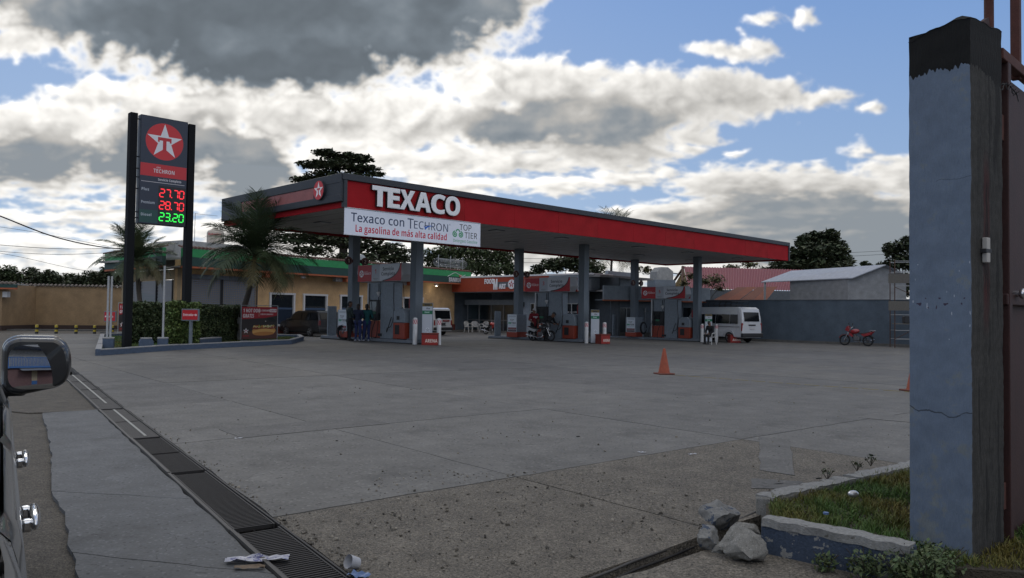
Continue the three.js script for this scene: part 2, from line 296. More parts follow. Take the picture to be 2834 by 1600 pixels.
const DR0 = [-0.89, 4.38], DT = [-.5627, .8267], DN = [.8267, .5627];     // right edge of the drain: a point, its run, and its right-hand side
const DW = .31;                                                        // drain width
const drainPt = (side, s, off = 0) => [DR0[0] + DT[0] * s + DN[0] * (off - (side ? 0 : DW)), DR0[1] + DT[1] * s + DN[1] * (off - (side ? 0 : DW))];
{ // the street side: rough dirt and asphalt left of the drain
  const road = struct('road');
  part('asphalt', slabGeo([[-60, 70], [-60, -12], [6, -12], ...[[-.5, -1.2], [-.5, 24]].map(([o, s]) => drainPt(0, s, o)), [-12.6, 21.2], [-20.5, 35], [-26, 60]].reverse(), .3, -.03, 0, 1.5), M.road, road);
}
{
  const road = scene.getObjectByName('road');
  part('asphalt', slabGeo([drainPt(0, 8.64, -.03), drainPt(0, 24, -.03), drainPt(0, 24, -2.5), [-9, 12], [-6.8, 10.95]], .3, -.012, 1, .3), M.road, road);
}
{ // forecourt of cast concrete slabs
  const fore = struct('forecourt'), A = [.766, .643], Bq = [.643, -.766], r = rng(11);
  const toXZ = (s, q) => [A[0] * s + Bq[0] * q, A[1] * s + Bq[1] * q];
  const far = mb(), slabs = [];
  for (let i = -12; i < 20; i++) for (let j = -21; j < 2; j++) {
    const s0 = 4.6 + 3.6 * i, q0 = -5.4 + 3.55 * j, gap = .007;
    let poly = [[s0 + gap, q0 + gap], [s0 + 3.6 - gap, q0 + gap], [s0 + 3.6 - gap, q0 + 3.55 - gap], [s0 + gap, q0 + 3.55 - gap]].map(([s, q]) => toXZ(s, q));
    poly = clipPoly(poly, drainPt(1, 0, .03), DN);
    if (poly.length > 2) poly = clipPoly(poly, [.50, 4.52], [-.69, .72]);
    if (poly.length > 2) poly = clipPoly(poly, [-60, 70], [.4, -1]);
    if (poly.length > 2) poly = clipPoly(poly, [0, 69], [0, -1]);
    if (poly.length < 3) continue;
    const c = poly.reduce((a, p) => [a[0] + p[0] / poly.length, a[1] + p[1] / poly.length], [0, 0]);
    if (c[0] < -36 || c[0] > 33 || c[1] < 0) continue;
    let m = M.slab[Math.floor(r() * 4)];
    if (j === 0 && i >= -1 && i <= 0) m = M.slabWorn[i + 1];
    slabs.push([c[1], poly, m, (r() - .5) * .005]);
  }
  slabs.sort((a, b) => a[0] - b[0]);
  slabs.forEach(([, poly, m, lift], k) => { if (k < 170) part('concrete_slab', slabGeo(poly, .12, lift, 1, k < 40 ? .25 : 1.2), m, fore); else far.g.push(slabGeo(poly, .1, 0, 0, 2)); });
  const f = far.build('concrete_slab', M.slab[0], fore); f.userData.kind = 'stuff';
  for (const [poly, k] of [[[[3.07, 9.57], [3.39, 9.43], [2.67, 7.29], [2.42, 7.53]], 0], [[[2.22, 7.14], [2.1, 6.75], [2.53, 6.7], [2.65, 7.03]], 2], [[[5.2, 11.6], [6.9, 10.2], [7.3, 10.7], [5.7, 12.2]], 1], [[[-3.1, 9.0], [-1.6, 10.3], [-2.1, 10.9], [-3.6, 9.6]], 2]]) part('concrete_patch', slabGeo(poly, .02, .006, 1, .12), M.slab[k], fore);
}
{ // the footpath: a strip left of the drain and the pieces in front of the planter
  const path = struct('footpath');
  const L = [[-6.57, 10.9], [-5.3, 8.75], [-4.03, 6.79], [-3.54, 6.06], [-2.67, 4.75], [-1.6, 3.1]];
  const at = (Z) => { for (let i = 0; i < L.length - 1; i++) if (Z <= L[i][1] && Z >= L[i + 1][1]) { const t = (Z - L[i + 1][1]) / (L[i][1] - L[i + 1][1]); return [lerp(L[i + 1][0], L[i][0], t), Z]; } return L[0]; };
  const cuts = [[10.9, 8.55], [6.85, 5.28], [5.05, 3.05], [3.1, 0.2]];
  for (let i = 0; i < 3; i++) {
    const zl0 = [10.9, 6.3, 4.75][i], zl1 = [6.3, 4.75, 3.1][i], s0 = [8.6, 2.35, .3][i], s1 = [2.36, .31, -2][i];
    const a = at(zl0), b = at(zl1 + .012), c = drainPt(0, s1, -.035), d = drainPt(0, s0, -.035);
    part('concrete_slab', slabGeo([a, [lerp(a[0], b[0], .5) + .05, lerp(a[1], b[1], .5)], b, c, d], .15, 0, 1.6, .2), M.path, path);
  }
  part('concrete_slab', slabGeo([[.34, 4.20], [.62, 4.45], [.86, 4.62], [1.27, 5.0], [1.6, 4.93], [2.0, 4.6], [3.0, 4.2], [3.0, 1.2], [.62, 1.2], [-.55, 3.5]], .15, 0, 1.3, .12), M.slabWorn[1], path);
  part('concrete_slab', slabGeo([[3.02, 4.2], [3.02, 1.2], [9, 1.2], [9, 10.6]], .15, -.01, 1, .4), M.slabWorn[1], path);
}
{ // the drain: channel, angle-iron edges, bar gratings
  const d = struct('drain_channel'), ry = Math.atan2(DT[1], DT[0]), at = (s, off, y) => { const p = drainPt(1, s, off); return V3(p[0], groundY(p[0], p[1]) + y, -p[1]); };
  const strip = (s0, s1, off, w, h, y, name, m) => { const a = at(s0, off, y), b = at(s1, off, y), len = a.distanceTo(b), c = a.clone().add(b).multiplyScalar(.5); const e = part(name, metreUV(new THREE.BoxGeometry(len, h, w)), m, d, c.x, c.y, c.z, ry); e.rotation.order = 'YXZ'; e.rotation.z = Math.asin((b.y - a.y) / len); return e; };
  strip(-3.5, 17, -DW / 2, DW + .2, .05, -.42, 'channel_floor', M.soil);
  strip(-3.5, 17, .045, .05, .38, -.24, 'channel_wall', M.slab[2]); strip(-3.5, 17, -DW - .05, .06, .38, -.24, 'channel_wall', M.slab[2]);
  const cuts = [[-3.5, 1.25], [1.27, 3.4], [3.42, 5.6], [5.62, 8.55], [8.57, 11.6], [11.62, 15.0]];
  cuts.forEach(([a, b], i) => { strip(a, b, -DW - .012, .024, .05, -.006 - .005 * (i % 2), 'angle_edge', M.edgeSteel); strip(a, b, .008, .014, .045, -.018, 'angle_edge', M.steel); });
  // gratings, each with its bars across the channel
  const barG = metreUV(new THREE.BoxGeometry(.012, .028, DW - .03)), barF = metreUV(new THREE.BoxGeometry(.034, .03, DW - .03));
  const tilt = [.010, -.012, .004, 0, 0, 0, 0];
  [[-3.4, -1.0], [-.98, 1.22], [1.30, 3.38], [3.44, 4.5], [4.52, 5.58], [5.64, 7.1], [7.12, 8.53], [8.6, 10.1], [10.12, 11.6], [11.64, 13.3], [13.32, 15]].forEach(([a, b], gi) => {
    const c = at((a + b) / 2, -DW / 2, -.014), len = b - a, gr = part('drain_grate', metreUV(new THREE.BoxGeometry(len - .01, .012, .010).translate(0, -.016, 0)), M.steel, d, c.x, c.y, c.z, ry);
    const p0 = at(a, -DW / 2, 0), p1 = at(b, -DW / 2, 0); gr.rotation.order = 'YXZ'; gr.rotation.z = Math.asin((p1.y - p0.y) / len); gr.rotation.x = tilt[gi] ?? 0;
    for (const e of [-1, 1]) part('grate_edge', metreUV(new THREE.BoxGeometry(len - .01, .03, .01)), M.steel, gr, 0, .002, e * (DW / 2 - .018));
    const pitch = gi < 5 ? .036 : .042, many = Math.floor((len - .03) / pitch);
    if (gi < 5) for (let k = 0; k < many; k++) part('grate_bar', gi === 0 || k % 9 ? barG : barG, M.steel, gr, -len / 2 + .03 + k * pitch, 0, 0);
    else { const m = mb(); for (let k = 0; k < many; k++) m.g.push(barF.clone().translate(-len / 2 + .03 + k * pitch, 0, 0)); m.build('grate_bar', M.steel, gr).userData.kind = 'stuff'; }
  });
  // a pale painted line runs down the middle of the far gratings
  const white = grained([.34, .34, .31], .8, .4, .001);
  strip(5.75, 8.45, -DW / 2 + .01, .028, .006, .005, 'painted_line', white); strip(9.3, 14.9, -DW / 2 + .01, .03, .006, .006, 'painted_line', white);
}
{ // the open gutter by the planter, with its loose steel edge
  const g = struct('open_gutter'), P = [[-.35, 3.72], [.15, 4.12], [.57, 4.53], [.74, 4.74], [1.0, 5.02], [1.31, 5.36], [1.6, 5.66], [1.9, 5.98]];
  const wall = mb(); P.slice(0, -1).forEach((a, i) => { const b = P[i + 1], L = Math.hypot(b[0] - a[0], b[1] - a[1]); wall.box(L + .04, .45, .05, (a[0] + b[0]) / 2 - .05, -.26, -(a[1] + b[1]) / 2 - .05, Math.atan2(b[1] - a[1], b[0] - a[0])); });
  wall.build('gutter_wall', grained([.12, .115, .105], .95, .6, .01), g);
  mb().tube(P.map(([x, z], i) => [x + .012, -.004 + .010 * Math.sin(i), -z + .006]), .009, 5, 40).build('gutter_edge', M.edgeSteel, g);
  mb().tube(P.map(([x, z], i) => [x + .022, -.05 + .01 * Math.sin(i), -z + .02]), .008, 5, 40).build('gutter_edge', M.steel, g);
  mb().box(2.9, .04, .6, .8, -.46, -4.8, Math.atan2(.69, .72)).build('gutter_floor', M.soil, g);
}
{ // faded yellow guide line painted on the forecourt
  const a = onGround(1862, 1038), b = onGround(2560, 1088), m = mb(), n = 14;
  for (let i = 0; i < n; i++) { const p = a.clone().lerp(b, (i + .08) / n), q = a.clone().lerp(b, (i + .86) / n), L = p.distanceTo(q); m.box(L, .004, .05, (p.x + q.x) / 2, (gAt(p.x, p.z) + gAt(q.x, q.z)) / 2 + .004, (p.z + q.z) / 2, Math.atan2(p.z - q.z, q.x - p.x)); }
  const o = m.build('painted_line', grained([.30, .24, .09], .9, .3, .001), null); o.userData.kind = 'structure';
}
{ // dry pebbles and chips lying about
  const r = rng(21), geo = new THREE.IcosahedronGeometry(1, 0), N = 1500, im = new THREE.InstancedMesh(geo, mat([.2, .19, .17], .95), N), m4 = new THREE.Matrix4(), c = new THREE.Color();
  let k = 0; while (k < N) {
    let x, Z; const u = r();
    if (u < .5) { const p = [lerp(-1.2, 1.6, r()), lerp(4.5, 7.3, r())]; if ((p[0] - DR0[0]) * DN[0] + (p[1] - DR0[1]) * DN[1] < .06) continue; if (-(p[0] - .5) * .69 + (p[1] - 4.52) * .72 < .05) continue; [x, Z] = p; }
    else if (u < .68) { const p = drainPt(1, lerp(-.6, 9, r() * r()), .02 + Math.abs(r() + r() - 1) * .16); [x, Z] = p; }
    else { x = lerp(-5, 5.5, r()); Z = lerp(5.5, 15, r()); if ((x - DR0[0]) * DN[0] + (Z - DR0[1]) * DN[1] < .06) continue; if (-(x - .5) * .69 + (Z - 4.52) * .72 < .05) continue; }
    const s = .003 + .009 * Math.pow(r(), 4); m4.compose(V3(x, groundY(x, Z) + s * .4 + .002, -Z), new THREE.Quaternion().setFromEuler(new THREE.Euler(r() * 6, r() * 6, r() * 6)), V3(s * (1 + r()), s * .8, s * (1 + r())));
    im.setMatrixAt(k, m4); const t = .3 + 1.1 * r(); im.setColorAt(k, c.setRGB(t, t * .96, t * .9)); k++;
  }
  im.name = 'gravel'; im.userData = { kind: 'stuff', label: 'loose grey pebbles and chips strewn over the worn concrete', category: 'gravel' }; scene.add(im);
}

// ---------------------------------------------------------------- the canopy and its columns
const TH = Math.atan2(.701, .713);                  // the station's long axis, turned from the camera's right
const U = V3(.713, 0, -.701), W_ = V3(-.701, 0, -.713);   // along the front, and away from it
const CORNER = V3(-6.12, 0, -27.7), SOFFIT = 5.20;
const place = (u, v) => { const p = CORNER.clone().addScaledVector(U, u).addScaledVector(W_, v); p.y = gAt(p.x, p.z); return p; };
M.red = phys([.40, .016, .022], .75, { map: rep(T.grain, 6), specularIntensity: .25 });
M.redFaded = mat([.34, .10, .09], .5, { map: rep(T.mottle, 3) });
M.navy = mat([.030, .036, .046], .55, { map: rep(T.grain, 2) });
M.soffit = mat([.52, .52, .52], .5, { map: rep(T.grain, 2) });
M.colGrey = grained([.16, .19, .22], .6, 1.1, .001);
M.white = grained([.74, .74, .74], .6, 1.5, .001);
M.chrome = mat([.6, .6, .62], .25, { metalness: .9 });
M.black = mat([.018, .018, .02], .6);
M.greyPanel = grained([.26, .30, .34], .6, .9, .001);
M.orange = mat([.42, .065, .03], .55, { map: rep(T.grain, 1) });
{
  const LU = 34.6, LV = 9.8, c = thing('station_canopy', 'long flat fuel station canopy with red fascia on grey columns', 'canopy', CORNER, TH);
  // soffit of long lining panels, each a strip across the canopy
  for (let k = 0; k < 68; k++) { const x = .25 + k * .503; part('soffit_panel', k ? c.children[0].geometry : metreUV(new THREE.BoxGeometry(.482, .03, LV - .5)), M.soffit, c, x + .25, SOFFIT + .10 + (k % 2) * .008, -LV / 2); }
  const roof = mb().box(LU - .2, .1, LV - .2, LU / 2, SOFFIT + 1.1, -LV / 2).build('roof_deck', M.colGrey, c);
  // front fascia: red sheets under a dark cap; gable: dark frame round a faded red panel
  for (let k = 0; k < 12; k++) { const w = LU / 12; part('fascia_panel', metreUV(new THREE.BoxGeometry(w - .010, .98, .05)), k % 3 === 1 ? (M.red2 ??= phys([.375, .018, .022], .75, { map: rep(T.mottle, 4), specularIntensity: .25 })) : M.red, c, (k + .5) * w, SOFFIT + .49, .0 + (k % 3) * .0015); }
  mb().rbox(LU + .16, .24, .18, .02, LU / 2, SOFFIT + 1.10, .02).build('fascia_cap', M.navy, c);
  for (const x of [LU + .03, .05]) mb().box(.14, 1.20, .16, x, SOFFIT + .60, .012).build('corner_post', M.navy, c);
  for (const [z, len] of [[-LV, LU]]) mb().box(len, 1.0, .05, len / 2, SOFFIT + .5, z).rbox(len + .16, .24, .18, .02, LU / 2, SOFFIT + 1.10, z).build('rear_fascia', M.red, c);
  for (const s of [0, 1]) {
    const x = s ? LU : 0, d = s ? 1 : -1;
    const fr = mb().rbox(.18, .34, LV + .1, .02, x + d * .03, SOFFIT + 1.05, -LV / 2).rbox(.18, .26, LV + .1, .02, x + d * .03, SOFFIT + .33, -LV / 2).box(.16, .46, 1.9, x + d * .03, SOFFIT + .69, -.9).box(.16, .46, 1.9, x + d * .03, SOFFIT + .69, -LV + .9).build('gable_frame', M.navy, c);
    for (let k = 0; k < 3; k++) part('gable_panel', metreUV(new THREE.BoxGeometry(.04, .46, (LV - 3.8) / 3 - .006)), M.redFaded, c, x + d * .07, SOFFIT + .69, -1.9 - (k + .5) * (LV - 3.8) / 3);
    mb().box(.05, .22, LV - .1, x - d * .06, SOFFIT + .10, -LV / 2).build('gable_band', M.red, c);
  }
  // raised letters of the name, dark returns with white faces
  const size = .735, txt = 'TEXACO', adv = [0, .735, 1.36, 2.06, 2.86, 3.57];
  const wide = [.70, .58, .74, .80, .74, .78];
  let x = 1.12;
  txt.split('').forEach((ch, i) => {
    const g = letters(ch, size, .10, { fat: .026 }), b = (g.computeBoundingBox(), g.boundingBox), w = b.max.x - b.min.x; g.scale(wide[i] / w, 1, 1);
    const o = part('letter', metreUV(g), M.black, c, x + wide[i] / 2, SOFFIT + .145, .06);
    const f = letters(ch, size * .985, .012, { fat: .020 }); f.computeBoundingBox(); const fw = f.boundingBox.max.x - f.boundingBox.min.x; f.scale((wide[i] - .012) / fw, 1, 1);
    part('letter_face', metreUV(f), M.letterWhite ??= mat([.78, .78, .80], .6), o, 0, .006, .115);
    x += wide[i] - .015;
  });
  // the star roundel on the gable
  const rd = part('star_roundel', metreUV(new THREE.CylinderGeometry(.36, .36, .16, 40).rotateZ(Math.PI / 2)), M.navy, c, -.12, SOFFIT + .72, -1.36);
  const face = part('roundel_face', new THREE.CircleGeometry(.35, 40), canvasMat(256, 256, (q) => { q.fillStyle = '#c4161f'; q.fillRect(0, 0, 256, 256); starLogo(q, 128, 128, 122, { disc: '#c4161f', star: '#ecebea', tee: '#c4161f' }); }, .4), rd, -.085, 0, 0); face.rotation.y = -Math.PI / 2;
  // flush lights in the soffit, switched off
  const lamp = metreUV(new THREE.BoxGeometry(.55, .03, .55));
  for (const u of [2.5, 9.5, 14, 20.5, 25.5, 31.5]) for (const v of [2, 5.6]) { const l = part('soffit_light', lamp, M.colGrey, c, u, SOFFIT + .075, -v); part('lens', metreUV(new THREE.BoxGeometry(.42, .012, .42)), M.white, l, 0, -.018, 0); }
  // columns, two to each island, with the number discs of the filling positions
  const colG = metreUV(new RoundedBoxGeometry(.42, 1, .42, 2, .02)), discG = new THREE.CylinderGeometry(.2, .2, .07, 28).rotateX(Math.PI / 2);
  const numMat = (n) => canvasMat(128, 128, (q) => { q.fillStyle = '#3a0e12'; q.fillRect(0, 0, 128, 128); q.strokeStyle = '#9a6a5a'; q.lineWidth = 5; q.beginPath(); q.arc(64, 64, 55, 0, 7); q.stroke(); q.fillStyle = '#b9a89a'; q.font = 'bold 84px sans-serif'; q.textAlign = 'center'; q.fillText(n, 64, 94); }, .6);
  [6.09, 17.6, 29.1].forEach((u, i) => [3.54, 8.6].forEach((v, k) => {
    const p = place(u, v), y0 = p.y, h = SOFFIT + .1 - y0;
    const col = part('column', colG, M.colGrey, c, u, y0 + h / 2, -v); col.scale.y = h;
    part('column_foot', metreUV(new THREE.BoxGeometry(.56, .05, .56)), M.colGrey, c, u, y0 + .19, -v);
    if (k) for (const s of [-1, 1]) {
      const arm = part('number_arm', metreUV(new THREE.BoxGeometry(.26, .16, .05)), M.numRed ??= mat([.06, .012, .014], .6), c, u + s * .33, 3.86 + y0, -v + .2); const d = part('number_disc', metreUV(discG), M.numRed, arm, s * .14, 0, .02);
      part('number_face', new THREE.CircleGeometry(.195, 28), numMat(String(i * 2 + (s > 0 ? 2 : 1))), d, 0, 0, .04);
    }
  }));
}
{ // the long banner under the fascia
  const b = thing('hanging_banner', 'long white printed banner hung under the red canopy fascia', 'banner', CORNER.clone().addScaledVector(U, .03).addScaledVector(W_, -.05), TH);
  b.position.y = SOFFIT - .5;
  const w = 6.6, h = .95;
  mb().bar([0, h / 2 + .02, 0], [w, h / 2 + .02, 0], .018).bar([0, -h / 2 - .01, 0], [w, -h / 2 - .01, 0], .018).build('banner_rail', M.chrome, b);
  mb().box(w - .05, h, .008, w / 2, 0, -.005).build('banner_backing', M.white, b);
  part('banner_cloth', sheetGeo(w, h), canvasMat(2048, 296, (x, W, H) => {
    x.fillStyle = '#dfe3ee'; x.fillRect(0, 0, W, H);
    const fit = (t, x0, x1, y, h, font) => { x.save(); x.font = font.replace('#', h); x.translate(x0, y); x.scale((x1 - x0) / x.measureText(t).width, 1); x.fillText(t, 0, 0); x.restore(); };
    x.textBaseline = 'alphabetic'; x.fillStyle = '#333f5c';
    fit('Texaco con', 88, 836, 142, 136, 'bold #px sans-serif'.replace('bold ', '')); fit('T', 872, 966, 156, 168, '#px sans-serif'); fit('ECHRON', 958, 1516, 150, 132, '#px sans-serif');
    x.lineWidth = 3; x.strokeStyle = '#333f5c'; x.save(); x.font = '136px sans-serif'; x.translate(88, 142); x.scale(748 / x.measureText('Texaco con').width, 1); x.strokeText('Texaco con', 0, 0); x.restore();
    x.fillStyle = '#2f66c4'; x.beginPath(); x.moveTo(1118, 104); x.lineTo(1146, 152); x.quadraticCurveTo(1180, 106, 1262, 98); x.quadraticCurveTo(1190, 88, 1150, 118); x.fill();
    x.font = '26px sans-serif'; x.fillStyle = '#44506a'; x.fillText('®', 1520, 66);
    x.fillStyle = '#c01c36'; fit('La gasolina de más alta calidad', 142, 1490, 258, 112, 'bold #px sans-serif');
    x.fillStyle = '#1f2024'; fit('TOP', 1690, 1897, 108, 104, '#px sans-serif'); fit('TIER', 1776, 1994, 204, 104, '#px sans-serif');
    x.fillStyle = '#2f8f5a'; fit('Detergent Gasoline', 1587, 1997, 266, 52, '#px sans-serif');
    x.strokeStyle = '#2f8f5a'; x.lineWidth = 15; for (const s of [0, 1]) { const cx = 1618 + s * 92, cy = 168, dir = s ? -1 : 1; x.beginPath(); for (let t = 0; t < 11; t += .1) { const r = 40 - t * 3.4, a = -Math.PI / 2 + dir * (-t); x[t ? 'lineTo' : 'moveTo'](cx + Math.cos(a) * r, cy + Math.sin(a) * r); } x.stroke(); }
    x.beginPath(); x.arc(1664, 136, 30, Math.PI, 0); x.stroke();
    x.strokeStyle = '#b8bcc8'; x.lineWidth = 3; x.strokeRect(2, 2, W - 4, H - 4);
  }, .7), b, w / 2, 0, .004);
}

// ---------------------------------------------------------------- pump islands and what stands on them
const islands = [6.09, 17.6, 29.1];
M.stripe = canvasMat(256, 64, (x) => { x.fillStyle = '#d9d9d9'; x.fillRect(0, 0, 256, 64); x.fillStyle = '#b5232b'; for (let k = -2; k < 10; k++) { x.beginPath(); x.moveTo(k * 32, 64); x.lineTo(k * 32 + 16, 64); x.lineTo(k * 32 + 48, 0); x.lineTo(k * 32 + 32, 0); x.fill(); } }, .6);
M.rubber = mat([.014, .014, .015], .7);
const headerPrint = (n) => canvasMat(1024, 240, (x, W, H) => {
  x.fillStyle = '#c9ccd2'; x.fillRect(0, 0, W, H);
  x.fillStyle = '#b3161f'; x.fillRect(0, 0, 340, H); starLogo(x, 92, 125, 52, { disc: '#e4e4e6', star: '#b3161f', tee: '#e4e4e6' });
  x.fillStyle = '#e9d9d9'; x.font = 'bold 46px sans-serif'; x.fillText('TEXACO', 152, 140, 170); x.font = '18px sans-serif'; x.fillText('con techron', 154, 100);
  x.fillStyle = '#aeb2ba'; x.fillRect(340, 0, 190, H); x.fillStyle = '#b3161f'; x.font = 'bold 92px sans-serif'; x.textAlign = 'center'; x.fillText(n, 436, 130);
  x.fillStyle = '#5a5d64'; x.fillRect(380, 198, 110, 5); x.fillRect(395, 212, 80, 4);
  x.fillStyle = '#24262b'; x.font = 'bold 68px sans-serif'; x.fillText('Servicio', 728, 92); x.fillText('Completo', 728, 162);
  x.fillStyle = '#18191c'; x.beginPath(); x.moveTo(W, 0); x.lineTo(W - 34, 0); x.quadraticCurveTo(W - 60, 190, 600, H - 14); x.lineTo(600, H); x.lineTo(W, H); x.fill();
  x.fillStyle = '#b3161f'; x.beginPath(); x.moveTo(W, 0); x.lineTo(W - 20, 0); x.quadraticCurveTo(W - 44, 196, 640, H - 4); x.lineTo(640, H); x.lineTo(W, H); x.fill();
}, .35);
const topTier = canvasMat(256, 400, (x) => { x.fillStyle = '#d4dbe2'; x.fillRect(0, 0, 256, 400); x.fillStyle = '#6d7a86'; for (const y of [22, 36, 50]) x.fillRect(24, y, 208, 5); x.fillStyle = '#22262b'; x.font = '64px sans-serif'; x.fillText('TOP', 56, 148); x.font = 'bold 60px sans-serif'; x.fillText('TIER', 104, 216, 128); x.strokeStyle = '#2f8f6a'; x.lineWidth = 9; for (const cx of [34, 78]) { x.beginPath(); x.arc(cx, 194, 20, 0, 7); x.stroke(); x.beginPath(); x.arc(cx, 194, 8, 0, 7); x.stroke(); } x.fillStyle = '#7fa0a8'; x.fillRect(24, 240, 208, 6); x.fillStyle = '#70232b'; x.fillRect(8, 296, 240, 44); x.fillStyle = '#20242c'; x.fillRect(8, 346, 240, 46); x.fillStyle = '#b9a0a2'; for (const y of [308, 322, 358, 374]) x.fillRect(24, y, 206, 4); }, .6);
const pylonPrint = canvasMat(160, 512, (x) => { x.fillStyle = '#b9bec6'; x.fillRect(0, 0, 160, 512); x.fillStyle = '#6b5a2a'; x.fillRect(0, 0, 160, 40); x.fillStyle = '#20242c'; x.fillRect(34, 12, 90, 16); x.font = 'italic bold 30px sans-serif'; x.fillText('Plus', 60, 76); x.fillStyle = '#0f6a48'; x.fillRect(0, 92, 160, 46); x.fillStyle = '#cfe6da'; x.font = 'bold 26px sans-serif'; x.fillText('Diesel', 36, 122); starLogo(x, 88, 340, 34, { disc: '#cfd3da', star: '#8d949e', tee: '#cfd3da' }); }, .5);
const arenaPrint = canvasMat(256, 190, (x) => { x.fillStyle = '#8e2620'; x.fillRect(0, 0, 256, 190); x.fillStyle = '#6e1c18'; x.fillRect(0, 40, 256, 4); x.fillStyle = '#d6cfc4'; x.font = 'bold 92px sans-serif'; x.save(); x.translate(52, 148); x.scale(.68, 1); x.fillText('ARENA', 0, 0); x.restore(); }, .7);
M.headerEdge = mat([.45, .45, .46], .4); M.orangePaint = mat([.36, .058, .030], .5, { map: rep(T.grain, .8) }); M.glassDark = phys([.02, .024, .026], .12, { clearcoat: .6 });
const islandThing = (name, label, cat, i, z, off, group, turn = 0) => { const p = place(islands[i] + off, 3.54 - z); p.y += .14; return thing(name, label, cat, p, TH + turn, group); };
const ISL = ['nearest the star roundel', 'in the middle of the canopy', 'at the microbus end of the canopy'];
const which = ['island by the plaid-shirted man', 'island by the red-shirted attendant', 'island by the white microbus'];
function onIsland(i, z, off = 0, lift = .14) { const p = place(islands[i] + off, 3.54 - z); p.y += lift; return p; }
islands.forEach((u, i) => {
  { // the raised island itself
    const c = thing('pump_island', 'raised grey concrete kerb under the ' + which[i], 'island', place(u, 3.54 + 3.26), TH, 'raised pump islands');
    const L = 7.5; mb().rbox(1.25, .17, L, .03, 0, .055, 0).build('island_slab', M.islandC ??= grained([.20, .225, .255], .85, .9, .004), c);
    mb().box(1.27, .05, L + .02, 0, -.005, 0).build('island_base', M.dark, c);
  }
  { // dispenser: two towers, lit head sign off, meters and hoses
    const d = islandThing('fuel_dispenser', 'grey fuel dispenser with wide head sign on the ' + which[i], 'fuel pump', i, -2.5, 0, 'fuel dispensers');
    mb().rbox(.52, 2.62, 1.02, .03, 0, 1.31, .62).build('tower', M.greyPanel, d);
    mb().rbox(.5, .82, .92, .02, 0, 2.2, -.40).build('upper_panel', M.greyPanel, d);
    mb().box(.06, 2.6, .06, -.24, 1.3, -.92).box(.06, 2.6, .06, .24, 1.3, -.92).build('post', M.white, d);
    const cab = mb().rbox(.5, .78, .98, .02, 0, .42, -.40).build('lower_cabinet', M.orangePaint, d);
    mb().ext([[-.5, 0], [.0, 0], [.5, .36], [.5, .40], [-.1, .0]].map(([a, b]) => [a * .9, b]), .004, 0, -.256, -.36, 0, 0, -Math.PI / 2).build('cabinet_stripe', M.greyPanel, cab);
    mb().box(.012, .14, .34, -.256, .16, .1).build('cabinet_door', M.black, cab);
    const disp = mb().rbox(.46, .98, .92, .02, 0, 1.32, -.40).build('display', M.black, d);
    mb().box(.01, .46, .52, -.236, 1.48, -.5).build('screen_glass', M.glassDark, disp); mb().box(.01, .12, .3, -.24, 1.18, -.45).build('fuel_badge', mat([.02, .14, .07], .5), disp);
    for (const s of [-1, 1]) { // nozzles and hoses on both service sides
      const m = mb(); for (const z of [-.78, -.02]) m.rbox(.12, .24, .1, .03, s * .28, 1.05, z).bar([s * .30, 1.12, z], [s * .36, .98, z + .06], .02); m.build('nozzle', M.black, d);
      const h = mb(); for (const [z, lo] of [[-.78, -.02], [-.02, -.1], [1.16, .5]]) h.tube([[s * .27, 2.55, z], [s * .29, 1.9, z + .03], [s * .33, 1.0, z + .1], [s * .42, lo + .05, z - .02], [s * .46, lo, z - .2], [s * .40, .3, z - .32], [s * .30, 1.0, z - .12]], .017, 6, 30); h.build('hose', M.rubber, d);
      mb().cyl(.0, .10, .22, s * .31, 2.02, .02, 12).sph(.10, s * .31, 2.12, .02, 1, .6, 1).build('breakaway_cover', M.white, d);
    }
    // head sign: a fat lens-shaped box, printed on both long sides
    const prof = [[-1.72, -.30], [-1.55, -.42], [1.62, -.42], [1.86, -.12], [1.72, .42], [-1.80, .40], [-1.86, .05]];
    const hs = mb().ext(prof, .62, .06, 0, 3.05, .02, 0, -Math.PI / 2).build('head_sign', M.headerEdge, d);
    for (const s of [-1, 1]) { const f = part('sign_print', sheetGeo(3.5, .78), i === 0 && s < 0 ? headerPrint('1') : headerPrint(String(i * 2 + (s < 0 ? 1 : 2))), hs, s * .315, 3.05, .02); f.rotation.y = s * Math.PI / 2; }
  }
  { // service unit with a sloping lid next to the front column
    const t = islandThing('air_service_unit', 'grey and orange service cabinet with rounded lid on the ' + which[i], 'cabinet', i, -.78, .02, 'service cabinets beside the columns');
    mb().rbox(.78, .72, .86, .02, 0, .40, 0).build('base_cabinet', M.orangePaint, t);
    const pr = [[-.43, 0], [.43, 0], [.43, .42], [.30, .60], [.08, .66], [-.22, .64], [-.40, .50]];
    mb().ext(pr, .78, .02, 0, .77, 0, 0, -Math.PI / 2).build('lid', M.greyPanel, t);
    mb().box(.01, .17, .2, -.396, .98, -.06).build('display', M.black, t); mb().box(.01, .42, .32, -.398, .45, -.12).build('service_opening', M.black, t);
    mb().box(.012, .2, .5, -.30, 1.33, 0, 0, 0, -.5).build('notice_sheet', M.white, t);
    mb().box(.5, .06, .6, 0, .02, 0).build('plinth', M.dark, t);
  }
  { // panel and poster box at the back column
    const t = islandThing('poster_box', 'grey box with a white TOP TIER poster on the ' + which[i], 'poster', i, -4.8, -.38, 'poster boxes at the rear columns');
    mb().rbox(.8, 1.18, .86, .02, 0, .74, 0).build('box', M.greyPanel, t); mb().box(.81, .3, .87, 0, .15, 0).build('box_base', M.orangePaint, t);
    const p = part('poster', sheetGeo(.72, 1.02), topTier, t, -.405, .80, .02); p.rotation.y = -Math.PI / 2;
    mb().rbox(.5, 1.5, .08, .02, .1, .75, -1.75).build('side_screen', M.greyPanel, t);
  }
